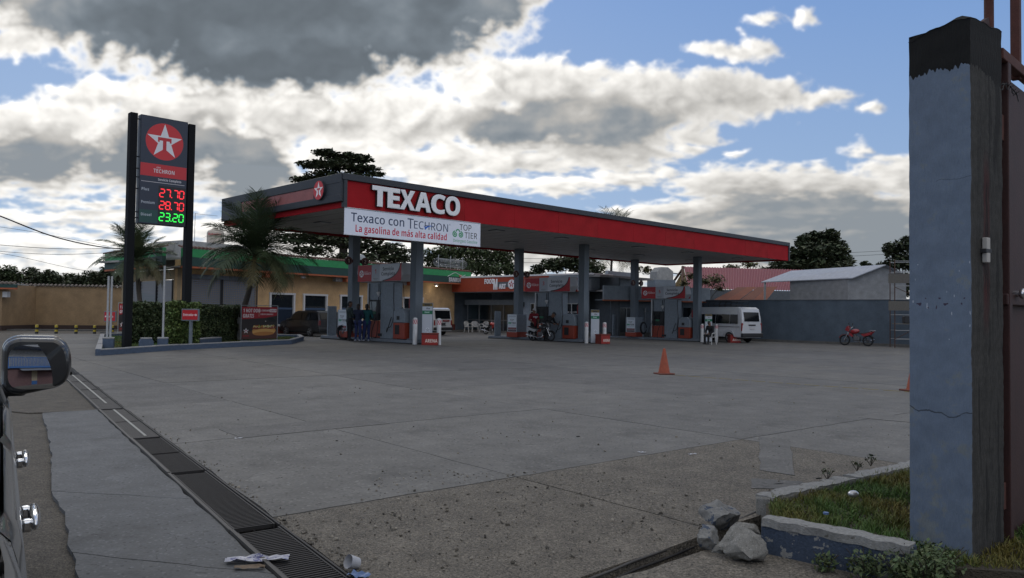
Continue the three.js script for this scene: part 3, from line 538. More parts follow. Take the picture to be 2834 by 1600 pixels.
  { // slim sign pylon
    const t = islandThing('sign_pylon', 'slim pale pylon with green diesel band on the ' + which[i], 'sign', i, .82, .0, 'slim pylons at the island fronts'); t.position.y -= .12;
    mb().rbox(.46, 1.80, .20, .02, 0, .90, 0, -Math.PI / 4).build('pylon_body', M.greyPanel, t);
    const f = part('pylon_print', sheetGeo(.44, 1.76), pylonPrint, t, 0, .90, 0); f.rotation.y = -Math.PI / 4 + 0; f.position.set(-.074, .90, .074); f.position.multiplyScalar(1).y = .90;
  }
  { // red sand box
    const t = islandThing('sand_box', ['red wooden sand box lettered ARENA by the first pump island', 'red wooden sand box, its lettering half turned away, by the middle island', 'red wooden sand box lettered ARENA beside the seated guard'][i], 'sand box', i, [1.4, 1.45, 2.45][i], [-.30, -.1, .4][i], 'red sand boxes'); t.position.y = gAt(t.position.x, t.position.z);
    t.rotation.y = [0, TH - .1, .1][i] + .02;
    mb().box(.70, .48, .42, 0, .24, 0).build('crate', M.sandRed ??= grained([.20, .03, .022], .8, .6, .003), t); mb().rbox(.74, .05, .46, .01, 0, .50, 0).build('crate_lid', M.sandRed, t);
    part('lettering', sheetGeo(.66, .42), arenaPrint, t, 0, .24, .214);
  }
  // white bollards with red and white bands
  [[.75, -.62, .0], [1.25, .3, 0], [-7.0, .05, 0]].forEach(([z, off], k) => {
    const p = place(u + off, 3.54 - z), b = thing('safety_bollard', ['white bollard with red band, column side of the ', 'white bollard with red band behind sand box, ', 'white bollard with red band, rear end of the '][k] + which[i].replace(' pump', ''), 'bollard', p, TH, 'striped safety bollards');
    mb().lathe([[.0, 0], [.10, 0], [.10, 1.08], [.09, 1.13], [.05, 1.16], [0, 1.165]], 18).build('post', M.white, b);
    const band = new THREE.CylinderGeometry(.1035, .1035, .2, 20, 1, true); part('striped_band', band, M.stripe, b, 0, .98, 0);
  });
  { // fire extinguisher on the front column
    const t = thing('fire_extinguisher', 'red fire extinguisher hung on the front column of the ' + which[i].replace(' pump', ''), 'extinguisher', onIsland(i, -.28, -.10, 1.55), TH, 'fire extinguishers');
    mb().lathe([[0, 0], [.075, .01], [.08, .05], [.08, .40], [.05, .47], [.025, .50], [.025, .54], [0, .54]], 14).build('cylinder', M.extRed ??= mat([.25, .01, .012], .4), t);
    mb().box(.05, .04, .14, 0, .57, .02).tube([[0, .55, .03], [.06, .5, .1], [.09, .3, .06]], .012).build('valve', M.black, t);
    mb().box(.12, .06, .08, 0, .35, .04).build('bracket', M.black, t);
  }
});

// ---------------------------------------------------------------- price sign and the planted traffic island
M.kerbBlue = grained([.075, .105, .16], .85, .8, .006, { map: rep(T.mottle, .7) }); M.kerbWhite = grained([.33, .33, .33], .9, .8, .006, { map: rep(T.mottle, .5) });
M.galv = mat([.32, .33, .34], .5, { metalness: .5 }); M.paleSteel = grained([.42, .43, .44], .6, .6, .001);
const ISLE = [[-12.2, 22.9], [-11.35, 26.4], [-9.1, 31.8], [-9.6, 35.5], [-11, 40], [-17, 41], [-18.8, 35.6]];
{
  const isle = thing('traffic_island', 'planted traffic island with chipped blue and white kerb', 'traffic island');
  part('soil_bed', slabGeo(ISLE, .2, .05, 0, .8), M.lawnSoil = grained([.05, .06, .028], 1, .8, .02), isle);
  ISLE.forEach((a, i) => { const b = ISLE[(i + 1) % ISLE.length], L = Math.hypot(b[0] - a[0], b[1] - a[1]), n = Math.max(1, Math.round(L / 1.15));
    for (let k = 0; k < n; k++) { const t0 = k / n, t1 = (k + 1) / n, ax = lerp(a[0], b[0], t0), az = lerp(a[1], b[1], t0), bx = lerp(a[0], b[0], t1), bz = lerp(a[1], b[1], t1), cx = (ax + bx) / 2, cz = (az + bz) / 2, ry = Math.atan2(bz - az, bx - ax);
      const st = part('kerb_stone', metreUV(new RoundedBoxGeometry(L / n + .02, .22, .16, 1, .015)), M.kerbBlue, isle, cx, groundY(cx, cz) + .075 + (k % 3) * .004, -cz, ry); part('kerb_top', metreUV(new THREE.BoxGeometry(L / n + .01, .03, .168)), M.kerbWhite, st, 0, .1, 0); } });
}
const onIsle = (px, Z, dy = .05) => { const p = standAt(px, Z); p.y += dy; return p; };
{ // tall price sign
  const s = thing('price_sign', 'tall dark fuel price sign on two black posts with lit digits', 'sign', V3(-13.04, groundY(-13.04, 26.26), -26.26), TH);
  const w = 1.97, top = 8.05, bot = 4.30;
  for (const [x, t] of [[0, 8.07], [w, 8.02]]) mb().rbox(.24, t, .30, .02, x, t / 2, 0).build('post', M.signBlack ??= phys([.010, .011, .013], .8, { specularIntensity: .3 }), s);
  const p = mb().rbox(1.60, top - bot, .30, .02, w / 2 + .02, (top + bot) / 2, .03).build('sign_cabinet', M.signNavy = mat([.016, .022, .036], .4), s);
  for (const y of [4.5, 4.7, 5.5, 5.9, 6.2, 6.6, 7.9]) mb().box(.14, .03, .05, .16, y, 0).box(.1, .03, .05, w - .14, y, 0).build('bracket', M.signBlack, s);
  const PW = 1.56, PH = top - bot - .06, Y = (f) => (top + bot) / 2 + PH / 2 - f * PH;
  part('sign_face', sheetGeo(PW, PH), canvasMat(640, 1504, (x, W, H) => {
    x.fillStyle = '#252d3d'; x.fillRect(0, 0, W, H);
    starLogo(x, 322, 330, 262, { disc: '#c2272c', star: '#d9dadd', tee: '#b5242a' });
    x.fillStyle = '#b9242b'; x.fillRect(0, 660, W, 178); x.fillStyle = '#cfc9cc'; x.font = 'bold 76px sans-serif'; x.fillText('TECHRON', 176, 782, 300); x.font = 'bold 34px sans-serif'; x.fillText('con', 216, 716);
    x.font = 'bold 46px sans-serif'; x.fillText('Servicio Completo', 240, 890, 330); x.fillRect(14, 916, W - 36, 6);
    x.fillStyle = '#17443f'; x.fillRect(0, 1316, 250, 180); x.fillStyle = '#0b0d10'; x.fillRect(252, 960, W - 252, 540);
    x.fillStyle = '#aab0b8'; x.font = 'bold 54px sans-serif'; x.fillText('Plus', 18, 1048, 120); x.fillText('Premium', 18, 1230, 190); x.fillText('Diesel', 18, 1404, 150);
  }, .35), p, w / 2 + .02, (top + bot) / 2, .184);
  // glowing seven-segment digits
  const SEG = { 0: 'abcdef', 2: 'abged', 3: 'abgcd', 7: 'abc', 8: 'abcdefg' }, led = (r, g, b) => new THREE.MeshStandardMaterial({ color: lin(r * .3, g * .3, b * .3), emissive: lin(r, g, b), emissiveIntensity: 1.25, roughness: .6 });
  const redLed = led(1, .035, .05), greenLed = led(.04, .95, .10);
  [['27.70', .705, redLed], ['28.70', .820, redLed], ['23.20', .930, greenLed]].forEach(([txt, f, m], row) => {
    let x = w / 2 + .02 - PW / 2 + .665; const y = Y(f), h = .27, dw = .148, t = .034;
    for (const ch of txt) {
      const g = mb();
      if (ch === '.') { g.box(.034, .034, .012, .01, -h / 2 + .01, 0); }
      else for (const q of SEG[ch]) { const [dx, dy, vert] = { a: [0, h / 2, 0], g: [0, 0, 0], d: [0, -h / 2, 0], b: [dw / 2, h / 4, 1], c: [dw / 2, -h / 4, 1], f: [-dw / 2, h / 4, 1], e: [-dw / 2, -h / 4, 1] }[q]; g.rbox(vert ? t : dw - .03, vert ? h / 2 - .03 : t, .012, .005, dx + dy * .06, dy, 0); }
      g.build('led_digit', m, p).position.set(x + (ch === '.' ? -.02 : dw / 2), y, .192); x += ch === '.' ? .055 : .205;
    }
  });
}
// slender white posts on concrete blocks
function whitePost(pos, h, two, label) {
  const t = thing('flag_post', label, 'post', pos, .4);
  mb().rbox(.34, .36, .34, .04, 0, .16, 0).build('concrete_block', M.kerbBlue, t); mb().rbox(.35, .05, .35, .02, 0, .345, 0).build('block_top', M.kerbWhite, t);
  for (const dx of two ? [-.05, .05] : [0]) mb().cyl(.036, .034, h, dx, .36 + h / 2, 0, 10).build('pole', M.paleSteel, t);
}
whitePost(onIsle(302, 25.9), 2.05, true, 'pair of pale steel poles in one block beside the price sign post');
whitePost(onIsle(452, 26.4), 2.45, false, 'single pale steel pole in a block before the clipped hedge');
{ const t = thing('concrete_block', 'short round-topped blue concrete block standing on the island grass', 'block', onIsle(406, 26.1), .5);
  mb().ext([[-.22, 0], [.22, 0], [.22, .26], [.17, .35], [.08, .38], [-.08, .38], [-.17, .35], [-.22, .26]], .4, .02, 0, -.03, 0).build('block', M.kerbBlue, t); mb().box(.34, .03, .41, 0, .345, 0).build('block_top', M.kerbWhite, t); }
{ const a = onIsle(540, 28.6), b = onIsle(605, 30.8), t = thing('kerb_block', 'long low blue kerb block lying before the hedge', 'kerb', a.clone().lerp(b, .5), Math.atan2(a.z - b.z, b.x - a.x)), L = Math.hypot(a.x - b.x, a.z - b.z);
  mb().rbox(L, .28, .3, .03, 0, .10, 0).build('block', M.kerbBlue, t); mb().box(L - .04, .03, .31, 0, .23, 0).build('block_top', M.kerbWhite, t); }
// red direction signs
function arrowSign(pos, turn, w, h, y, text, arrow, label) {
  const t = thing('direction_sign', label, 'sign', pos, turn);
  mb().rbox(.09, y - h / 2 + .2, .09, .01, 0, (y - h / 2) / 2, -.03).build('post', M.colGrey, t);
  mb().rbox(w + .08, h + .08, .06, .01, 0, y, 0).build('frame', M.colGrey, t);
  part('sign_face', sheetGeo(w, h), canvasMat(384, 208, (x) => { x.fillStyle = '#b5141f'; x.fillRect(0, 0, 384, 208); x.fillStyle = '#e6d9d9'; x.font = 'bold 72px sans-serif'; x.save(); x.translate(arrow > 0 ? 20 : 110, 128); x.fillText(text, 0, 0, 250); x.restore();
    const ax = arrow > 0 ? 280 : 24; x.fillRect(ax, 98, 76, 14); x.beginPath(); if (arrow > 0) { x.moveTo(372, 105); x.lineTo(334, 76); x.lineTo(334, 134); } else { x.moveTo(10, 105); x.lineTo(48, 76); x.lineTo(48, 134); } x.fill(); }, .5), t, 0, y, .034);
}
arrowSign(onIsle(527, 27.0), -.30, .64, .34, 1.14, 'Entrada', 1, 'small red sign reading Entrada with arrow on a short post');
arrowSign(onIsle(305, 36.5, .06), -.35, .66, .42, .92, 'Salida', -1, 'small red sign reading Salida with arrow behind the pale poles');
// hot dog banners on tube frames
function foodBanner(a, b, label) {
  const c = a.clone().lerp(b, .5), w = Math.hypot(b.x - a.x, b.z - a.z), t = thing('food_banner', label, 'banner', c, Math.atan2(a.z - b.z, b.x - a.x), 'hot dog banners'), H = 1.58;
  for (const s of [-1, 1]) mb().bar([s * w / 2, -.06, 0], [s * w / 2, H, 0], .018).build('frame_leg', M.galv, t);
  mb().bar([-w / 2, H, 0], [w / 2, H, 0], .016).bar([-w / 2, .1, 0], [w / 2, .1, 0], .016).bar([-w / 2, .0, -.3], [-w / 2, .0, .35], .016).bar([w / 2, .0, -.3], [w / 2, .0, .35], .016).build('frame_rail', M.galv, t);
  part('banner_cloth', sheetGeo(w - .06, 1.36), canvasMat(640, 560, (x, W, Hh) => {
    x.fillStyle = '#2a211f'; x.fillRect(0, 0, W, Hh); x.fillStyle = '#57322a'; x.fillRect(0, 430, W, 130);
    x.fillStyle = '#a11c26'; x.beginPath(); x.moveTo(0, 0); x.lineTo(W, 0); x.lineTo(W, 150); x.lineTo(420, 192); x.lineTo(0, 218); x.fill();
    x.fillStyle = '#e8e4e2'; x.font = 'bold 88px sans-serif'; x.save(); x.translate(18, 96); x.transform(.66, 0, -.06, 1, 0, 0); x.fillText('1 HOT DOG', 0, 0); x.fillText('GRATIS', 0, 92); x.restore();
    x.font = 'bold 46px sans-serif'; x.save(); x.translate(306, 78); x.scale(.62, 1); x.fillText('AL CONSUMIR', 0, 0); x.font = 'bold 34px sans-serif'; x.fillText('O MÁS EN COMBUSTIBLE', 40, 62, 380); x.restore(); x.fillRect(500, 34, 124, 56); x.fillStyle = '#a11c26'; x.font = 'bold 44px sans-serif'; x.fillText('Q250.00', 506, 78, 112);
    x.fillStyle = '#d8c9b0'; x.fillRect(302, 20, 4, 150);
    starLogo(x, 76, 420, 56, { plain: true, star: '#e8e4e2', tee: '#a11c26' }); x.fillStyle = '#a11c26'; x.fillRect(20, 500, 112, 16);
    // the filled roll
    x.fillStyle = '#c58a48'; x.beginPath(); x.ellipse(400, 420, 216, 78, -.03, 0, 7); x.fill(); x.fillStyle = '#7a2f1c'; x.beginPath(); x.ellipse(400, 366, 222, 34, -.03, 0, 7); x.fill(); x.fillStyle = '#d8a35c'; x.beginPath(); x.ellipse(396, 442, 206, 60, -.03, 0, 7); x.fill(); x.fillStyle = '#b9793c'; x.beginPath(); x.ellipse(396, 470, 190, 34, -.03, 0, 7); x.fill();
    const r = rng(8); for (let k = 0; k < 90; k++) { x.fillStyle = ['#b8b04c', '#d9c98a', '#8f9a3a', '#c8bfa0', '#b23b22'][k % 5]; x.beginPath(); x.ellipse(210 + 380 * r(), 342 + 30 * (r() - .5), 10 + 8 * r(), 6 + 4 * r(), r() * 3, 0, 7); x.fill(); }
    x.fillStyle = '#111'; x.beginPath(); x.ellipse(540, 226, 86, 34, .25, 0, 7); x.fill(); x.fillStyle = '#c9c2ba'; x.beginPath(); x.arc(428, 252, 9, 0, 7); x.fill();
  }, .6), t, 0, .84, .02);
}
foodBanner(onIsle(667, 32.6, .0), onIsle(768, 33.8, -.02), 'red and black hot dog banner on a tube frame by the palm');
foodBanner(onIsle(327, 38.2, .1), onIsle(408, 38.6, .1), 'red and black hot dog banner partly hidden by the sign post');

// ---------------------------------------------------------------- buildings behind the forecourt
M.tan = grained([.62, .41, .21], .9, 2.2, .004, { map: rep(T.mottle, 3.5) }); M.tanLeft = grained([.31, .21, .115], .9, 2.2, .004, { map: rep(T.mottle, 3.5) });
M.green = mat([.03, .32, .10], .6, { map: rep(T.grain, 2) }); M.dgreen = mat([.016, .062, .052], .6, { map: rep(T.grain, 2) }); M.trimOrange = mat([.46, .12, .045], .7, { map: rep(T.grain, 1.5) });
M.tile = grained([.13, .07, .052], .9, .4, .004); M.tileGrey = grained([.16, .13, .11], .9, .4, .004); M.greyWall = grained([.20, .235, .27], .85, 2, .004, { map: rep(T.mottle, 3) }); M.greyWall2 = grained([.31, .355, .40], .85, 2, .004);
M.glass = phys([.012, .016, .02], .06, { clearcoat: .3 }); M.frameWhite = mat([.62, .62, .62], .6); M.brickRed = grained([.16, .035, .025], .9, .5, .005); M.concWhite = grained([.36, .36, .35], .9, 1.2, .004, { map: rep(T.mottle, 1.5) });
M.shutter = mat([.24, .25, .27], .5, { metalness: .3 }); M.martOrange = mat([.40, .062, .026], .65, { map: rep(T.grain, 2) });
const along = (o, d, s, n = 0, y = 0) => V3(o[0] + d[0] * s + d[1] * n, y, -(o[1] + d[1] * s - d[0] * n));   // s along the wall, n toward the viewer's right
const sAt = (o, d, px) => { const k = (px - CX) / FPX; return (k * o[1] - o[0]) / (d[0] - k * d[1]); };       // where a pixel column meets the wall line
const tileG = metreUV(new THREE.CylinderGeometry(.095, .08, .42, 8, 1, false, 0, Math.PI).rotateZ(Math.PI / 2).rotateY(Math.PI / 2).rotateX(.28));
function tileRow(parent, s0, s1, z, y, m, pitch = .24) { for (let s = s0; s < s1; s += pitch) part('roof_tile', tileG, m, parent, s, y, z); }
{ // bank: local x along the long front, z toward the viewer
  const o = [-18.5, 42.7], d = [.551, .834], ry = Math.atan2(d[1], d[0]), base = -.13;
  const b = thing('bank_building', 'tan single-storey bank with green striped fascia and tiled eaves', 'building', V3(o[0], base, -o[1]), ry);
  const L = 25.0, S = (px) => sAt(o, d, px);
  const wins = [[747, 813, 2.60, .62], [840, 903, 2.60, .62], [942, 1000, 2.62, .62], [1116, 1168, 2.62, .62]].map(([a, c, t, q]) => [S(a), S(c), q, t]);
  const shut = [[S(524), S(611)], [S(617), S(709)]], face = .9;
  const hole = (a, c, y0, y1) => [[a, y0], [c, y0], [c, y1], [a, y1]];
  mb().ext([[0, 0], [L, 0], [L, 4.3], [0, 4.3]], .25, 0, 0, 0, -.125, 0, 0, 0, [...wins.map(([a, c, q, t]) => hole(a, c, q, t)), hole(shut[0][0], shut[1][1], .15, 3.45)]).build('wall', M.tan, b);
  mb().box(L - shut[1][1] - .05, .58, .05, (L + shut[1][1]) / 2 + .1, .29, .026).build('brick_plinth', M.brickRed, b);
  mb().box(L + .6, .16, 1.3, L / 2, .02, .62).build('walkway', M.slab[2], b);
  mb().box(L, .12, 8, L / 2, 4.36, -4.1).build('roof_slab', M.concWhite, b);
  mb().box(.25, 4.3, 8, L - .13, 2.15, -4.2).build('side_wall', M.brickRed, b);
  mb().box(L - 6, 4.3, .2, L / 2 + 3, 2.15, -8.0).build('rear_wall', M.tan, b); mb().box(L - .3, .1, 7.8, L / 2, .05, -4.1).build('floor', M.slab[1], b);
  // windows
  wins.forEach(([a, c, q, t]) => {
    const w = c - a, h = t - q, x = (a + c) / 2, y = (q + t) / 2;
    const f = mb().box(w + .18, .12, .14, 0, h / 2, 0).box(w + .18, .12, .14, 0, -h / 2, 0).box(.12, h - .12, .14, -w / 2, 0, 0).box(.12, h - .12, .14, w / 2, 0, 0).build('window', M.frameWhite, b); f.position.set(x, y, .03);
    mb().box(w - .02, h - .02, .02, 0, 0, -.07).build('pane', M.glass, f); mb().box(w - .1, .12, .015, 0, h * .03, -.05).build('blue_film', mat([.04, .075, .14], .5), f); mb().box(w - .1, h * .47, .012, 0, -h * .25, -.052).build('tinted_film', phys([.015, .025, .045], .2), f);
  });
  // perforated roller shutters: closed rails with rows of slots between
  shut.forEach(([a, c], k) => {
    const g = mb(), w = c - a, rows = 30, H = 3.2; for (let r = 0; r < rows; r++) { g.box(w, .055, .03, 0, r * H / rows, 0); const n = Math.floor(w / .125); for (let i = 0; i <= n; i++) g.box(.05, H / rows - .05, .02, -w / 2 + .02 + i * (w - .04) / n, r * H / rows + H / rows / 2, 0); }
    const m = g.build('perforated_shutter', M.shutter, b); m.position.set((a + c) / 2, .2, -.06);
    mb().box(.09, 3.35, .12, -w / 2 - .05, 1.6, .02).build('guide_rail', M.black, m); mb().box(.09, 3.35, .12, w / 2 + .05, 1.6, .02).build('guide_rail', M.black, m); mb().box(w + .2, .22, .2, 0, 3.22, .03).build('shutter_box', M.colGrey, m);
  });
  // fascia: three painted bands under a row of clay tiles
  const F0 = -.35, F1 = L + .9, fy = 3.86;
  const fas = (x0, x1, z, ryy, px, pz) => { const c = (x0 + x1) / 2, w = x1 - x0; const q = mb().box(w, .1, .26, 0, .02, 0).build('orange_trim', M.trimOrange, b); q.position.set(px ?? c, fy - .02, pz ?? z); q.rotation.y = ryy; const e = mb().box(w, .5, .18, 0, 0, 0).build('dark_green_band', M.dgreen, b); e.position.set(px ?? c, fy + .31, pz ?? z); e.rotation.y = ryy; const f = mb().box(w, .46, .2, 0, 0, 0).build('green_band', M.green, b); f.position.set(px ?? c, fy + .79, pz ?? z); f.rotation.y = ryy; };
  fas(F0, F1, face, 0);
  mb().box(F1 - F0, .06, 1.0, (F0 + F1) / 2, fy + .02, face - .55).build('eaves_soffit', M.concWhite, b);
  tileRow(b, F0, F1, face - .08, fy + 1.08, M.tile);
  for (const s of [S(700), S(925), S(1105), S(1262)]) { mb().box(.26, .3, .5, s + .32, fy - .18, face - .2).build('beam_end', M.trimOrange, b); mb().box(.6, .26, .3, s - .15, fy - .19, face - .45).build('beam_side', M.concWhite, b); }
  for (const s of [S(820), S(1190)]) { const l = mb().rbox(.3, .16, .16, .03, s, fy - .16, face - .3).build('wall_lamp', M.frameWhite, b); if (s > S(1000)) { mb().sph(.07, s, fy - .26, face - .28, 1.2, .7, 1).build('lit_bulb', new THREE.MeshStandardMaterial({ color: 0xffffff, emissive: lin(1, .95, .8), emissiveIntensity: 1.6 }), l); const pl = new THREE.PointLight(lin(1, .93, .78), .5, 0, 2); pl.position.set(s, fy - .40, face - .22); pl.castShadow = true; b.add(pl); } }
  // the bank's name on the fascia
  const n = thing('x', '', ''); scene.remove(n); delete taken.x;
  const s0 = sAt([o[0] + d[1] * .9, o[1] - d[0] * .9], d, 1261) - .4, word = part('lettering', metreUV(letters('BANRURAL', .34, .02, { fat: .0, sx: .86 })), M.frameWhite, b, s0 + .4, fy + .13, face + .10);
  mb().tube([[-1.15, .12, 0], [-.7, .30, 0], [-.2, .46, 0], [.3, .34, 0], [.75, .22, 0], [1.15, .34, 0]], .022, 6).build('wave_line', M.frameWhite, word).position.set(-.05, .28, .01);
  part('sun_mark', metreUV(new THREE.CylinderGeometry(.2, .2, .02, 24, 1, false, -Math.PI / 2, Math.PI).rotateX(Math.PI / 2)), M.trimOrange, word, .46, .60, 0);
  mb().box(2.1, .035, .012, 0, -.08, 0).build('strap_line', M.shutter, word);
  // left wing with roller shutters under its own fascia
  const lw = thing('bank_side_wing', 'short bank wing with grey roller shutters and green fascia beside the tiled wall', 'building', V3(o[0], base, -o[1]), 0), dl = [-.72, .69], Ll = 8.4, rl = Math.atan2(-dl[1], -dl[0]);
  const q = new THREE.Group(); lw.rotation.y = rl; // local x points back toward the corner
  const P = (name, m, w, h, dd, x, y, z) => mb().box(w, h, dd, x, y, z).build(name, m, lw);
  P('wall', M.tanPale ??= grained([.40, .31, .19], .9, 2, .004), 1.6, 4.0, .2, -7.4, 2.0, -.1); P('wall', M.tanPale, .5, 4.0, .2, -.25, 2, -.1); P('wall', M.tanPale, 6.6, .55, .2, -3.6, 3.5, -.1);
  for (const [x, w] of [[-1.75, 2.1], [-4.1, 2.3], [-5.9, 1.1]]) { const g = mb(); for (let k = 0; k < 34; k++) g.box(w, .085, .03, 0, .1 + k * .092, -.02 * (k % 2)); const m = g.build('roller_shutter', M.shutter, lw); m.position.set(x, 0, -.06); mb().box(.1, 3.2, .1, w / 2 + .06, 1.6, .03).build('guide_rail', M.black, m); }
  P('box_on_wall', M.black, .3, .7, .12, -7.0, 2.0, .06);
  for (const [m, h, y] of [[M.trimOrange, .1, fy], [M.dgreen, .5, fy + .31], [M.green, .46, fy + .79]]) P(m === M.green ? 'green_band' : m === M.dgreen ? 'dark_green_band' : 'orange_trim', m, Ll + .3, h, .2, -Ll / 2 + .35, y, .95);
  P('eaves_soffit', M.concWhite, Ll, .06, 1.1, -Ll / 2, fy - .02, .4); tileRow(lw, -Ll, .3, .85, fy + 1.08, M.tile);
  const wl = part('lettering', metreUV(letters('BANRURAL', .24, .02, { fat: .008, sx: .55 })), M.frameWhite, lw, -.75, fy + .2, 1.07); mb().tube([[-.6, .2, 0], [-.1, .4, 0], [.5, .25, 0]], .02).build('wave_line', M.frameWhite, wl).position.y = .15; part('sun_mark', metreUV(new THREE.CircleGeometry(.14, 16)), M.trimOrange, wl, .15, .62, 0);
  // water tank and its low roof block
  const rb = thing('roof_block', 'grey concrete roof block behind the bank fascia', 'roof block', V3(o[0], base, -o[1]), ry); const bx = S(560) + 3;
  mb().box(4.6, 1.35, 3, bx, 5.02, -4.6).build('block', M.concWhite, rb); mb().rbox(.9, .5, .8, .1, bx - 2.6, 5.3, -4.3).build('block_shoulder', M.concWhite, rb);
  const tp = V3(bx + .9, 5.68, -4.4).applyAxisAngle(V3(0, 1, 0), ry).add(V3(o[0], base, -o[1]));
  const tank = thing('water_tank', 'cream plastic water tank with red lettering on the roof block', 'water tank', tp, ry - .6);
  mb().lathe([[0, 0], [.52, 0], [.53, .05], [.53, .78], [.46, .92], [.2, 1.02], [.16, 1.02], [.16, 1.1], [0, 1.1]], 26).build('tank_body', M.tankCream = grained([.55, .48, .40], .6, .8, .001), tank);
  part('lettering', metreUV(letters('Rotoplas', .15, .01, { sx: .9 })), mat([.4, .03, .04], .6), tank, -.05, .55, .535);
  const an = thing('roof_antenna', 'thin bare antenna rod standing on the roof block', 'antenna', V3(bx - .6, 5.68, -4.4).applyAxisAngle(V3(0, 1, 0), ry).add(V3(o[0], base, -o[1])), 0); mb().bar([0, 0, 0], [0, 1.9, 0], .02).bar([0, 1.88, 0], [1.4, 1.75, 0], .012).build('rod', M.galv, an);
  // mesh dish on the roof
  const ds = thing('satellite_dish', 'pale mesh satellite dish showing above the bank tiles', 'satellite dish', V3(S(1016) + 1, 4.40, -2.2).applyAxisAngle(V3(0, 1, 0), ry).add(V3(o[0], base, -o[1])), -.5);
  const dg = new THREE.SphereGeometry(1.1, 20, 8, 0, Math.PI * 2, 0, .75); dg.rotateX(Math.PI / 2 - .5); dg.translate(0, .35, -.9); mb().add(dg).build('reflector', M.dishGrey = mat([.22, .24, .25], .6, { transparent: false }), ds); { const rr = mb(); for (let k = 0; k < 8; k++) { const a = k * Math.PI / 4; rr.bar([0, .9, .1], [Math.cos(a) * .74, .75 + Math.sin(a) * .6, .1 - Math.sin(a) * .25], .016); } rr.build('rib', M.galv, ds); } mb().bar([0, 0, -.2], [0, .9, 0], .04).build('mast', M.galv, ds);
  // coils of barbed wire on posts along the roof edge
  const cw = thing('barbed_wire_coil', 'coil of razor wire on thin posts above the bank eaves', 'barbed wire', V3(o[0], base, -o[1]), ry); const g = mb(), x0 = S(1195), x1 = L + .6, pts = []; for (let t = 0; t <= 1; t += 1 / 260) { const a = t * 26 * Math.PI * 2; pts.push([lerp(x0, x1, t) + .1 * Math.sin(a), 5.5 + .33 * Math.cos(a), face - .45 + .33 * Math.sin(a)]); } g.tube(pts, .012, 4, 900); g.build('wire_coil', M.galv, cw);
  for (const s of [x0 + .2, (x0 + x1) / 2, x1 - .15]) mb().bar([s, 4.5, face - .45], [s, 6.1, face - .45], .03).build('post', M.paleSteel, cw); mb().bar([x0, 5.8, face - .45], [x1, 5.8, face - .45], .01).bar([x0, 5.35, face - .45], [x1, 5.35, face - .45], .01).build('strand', M.galv, cw);
}
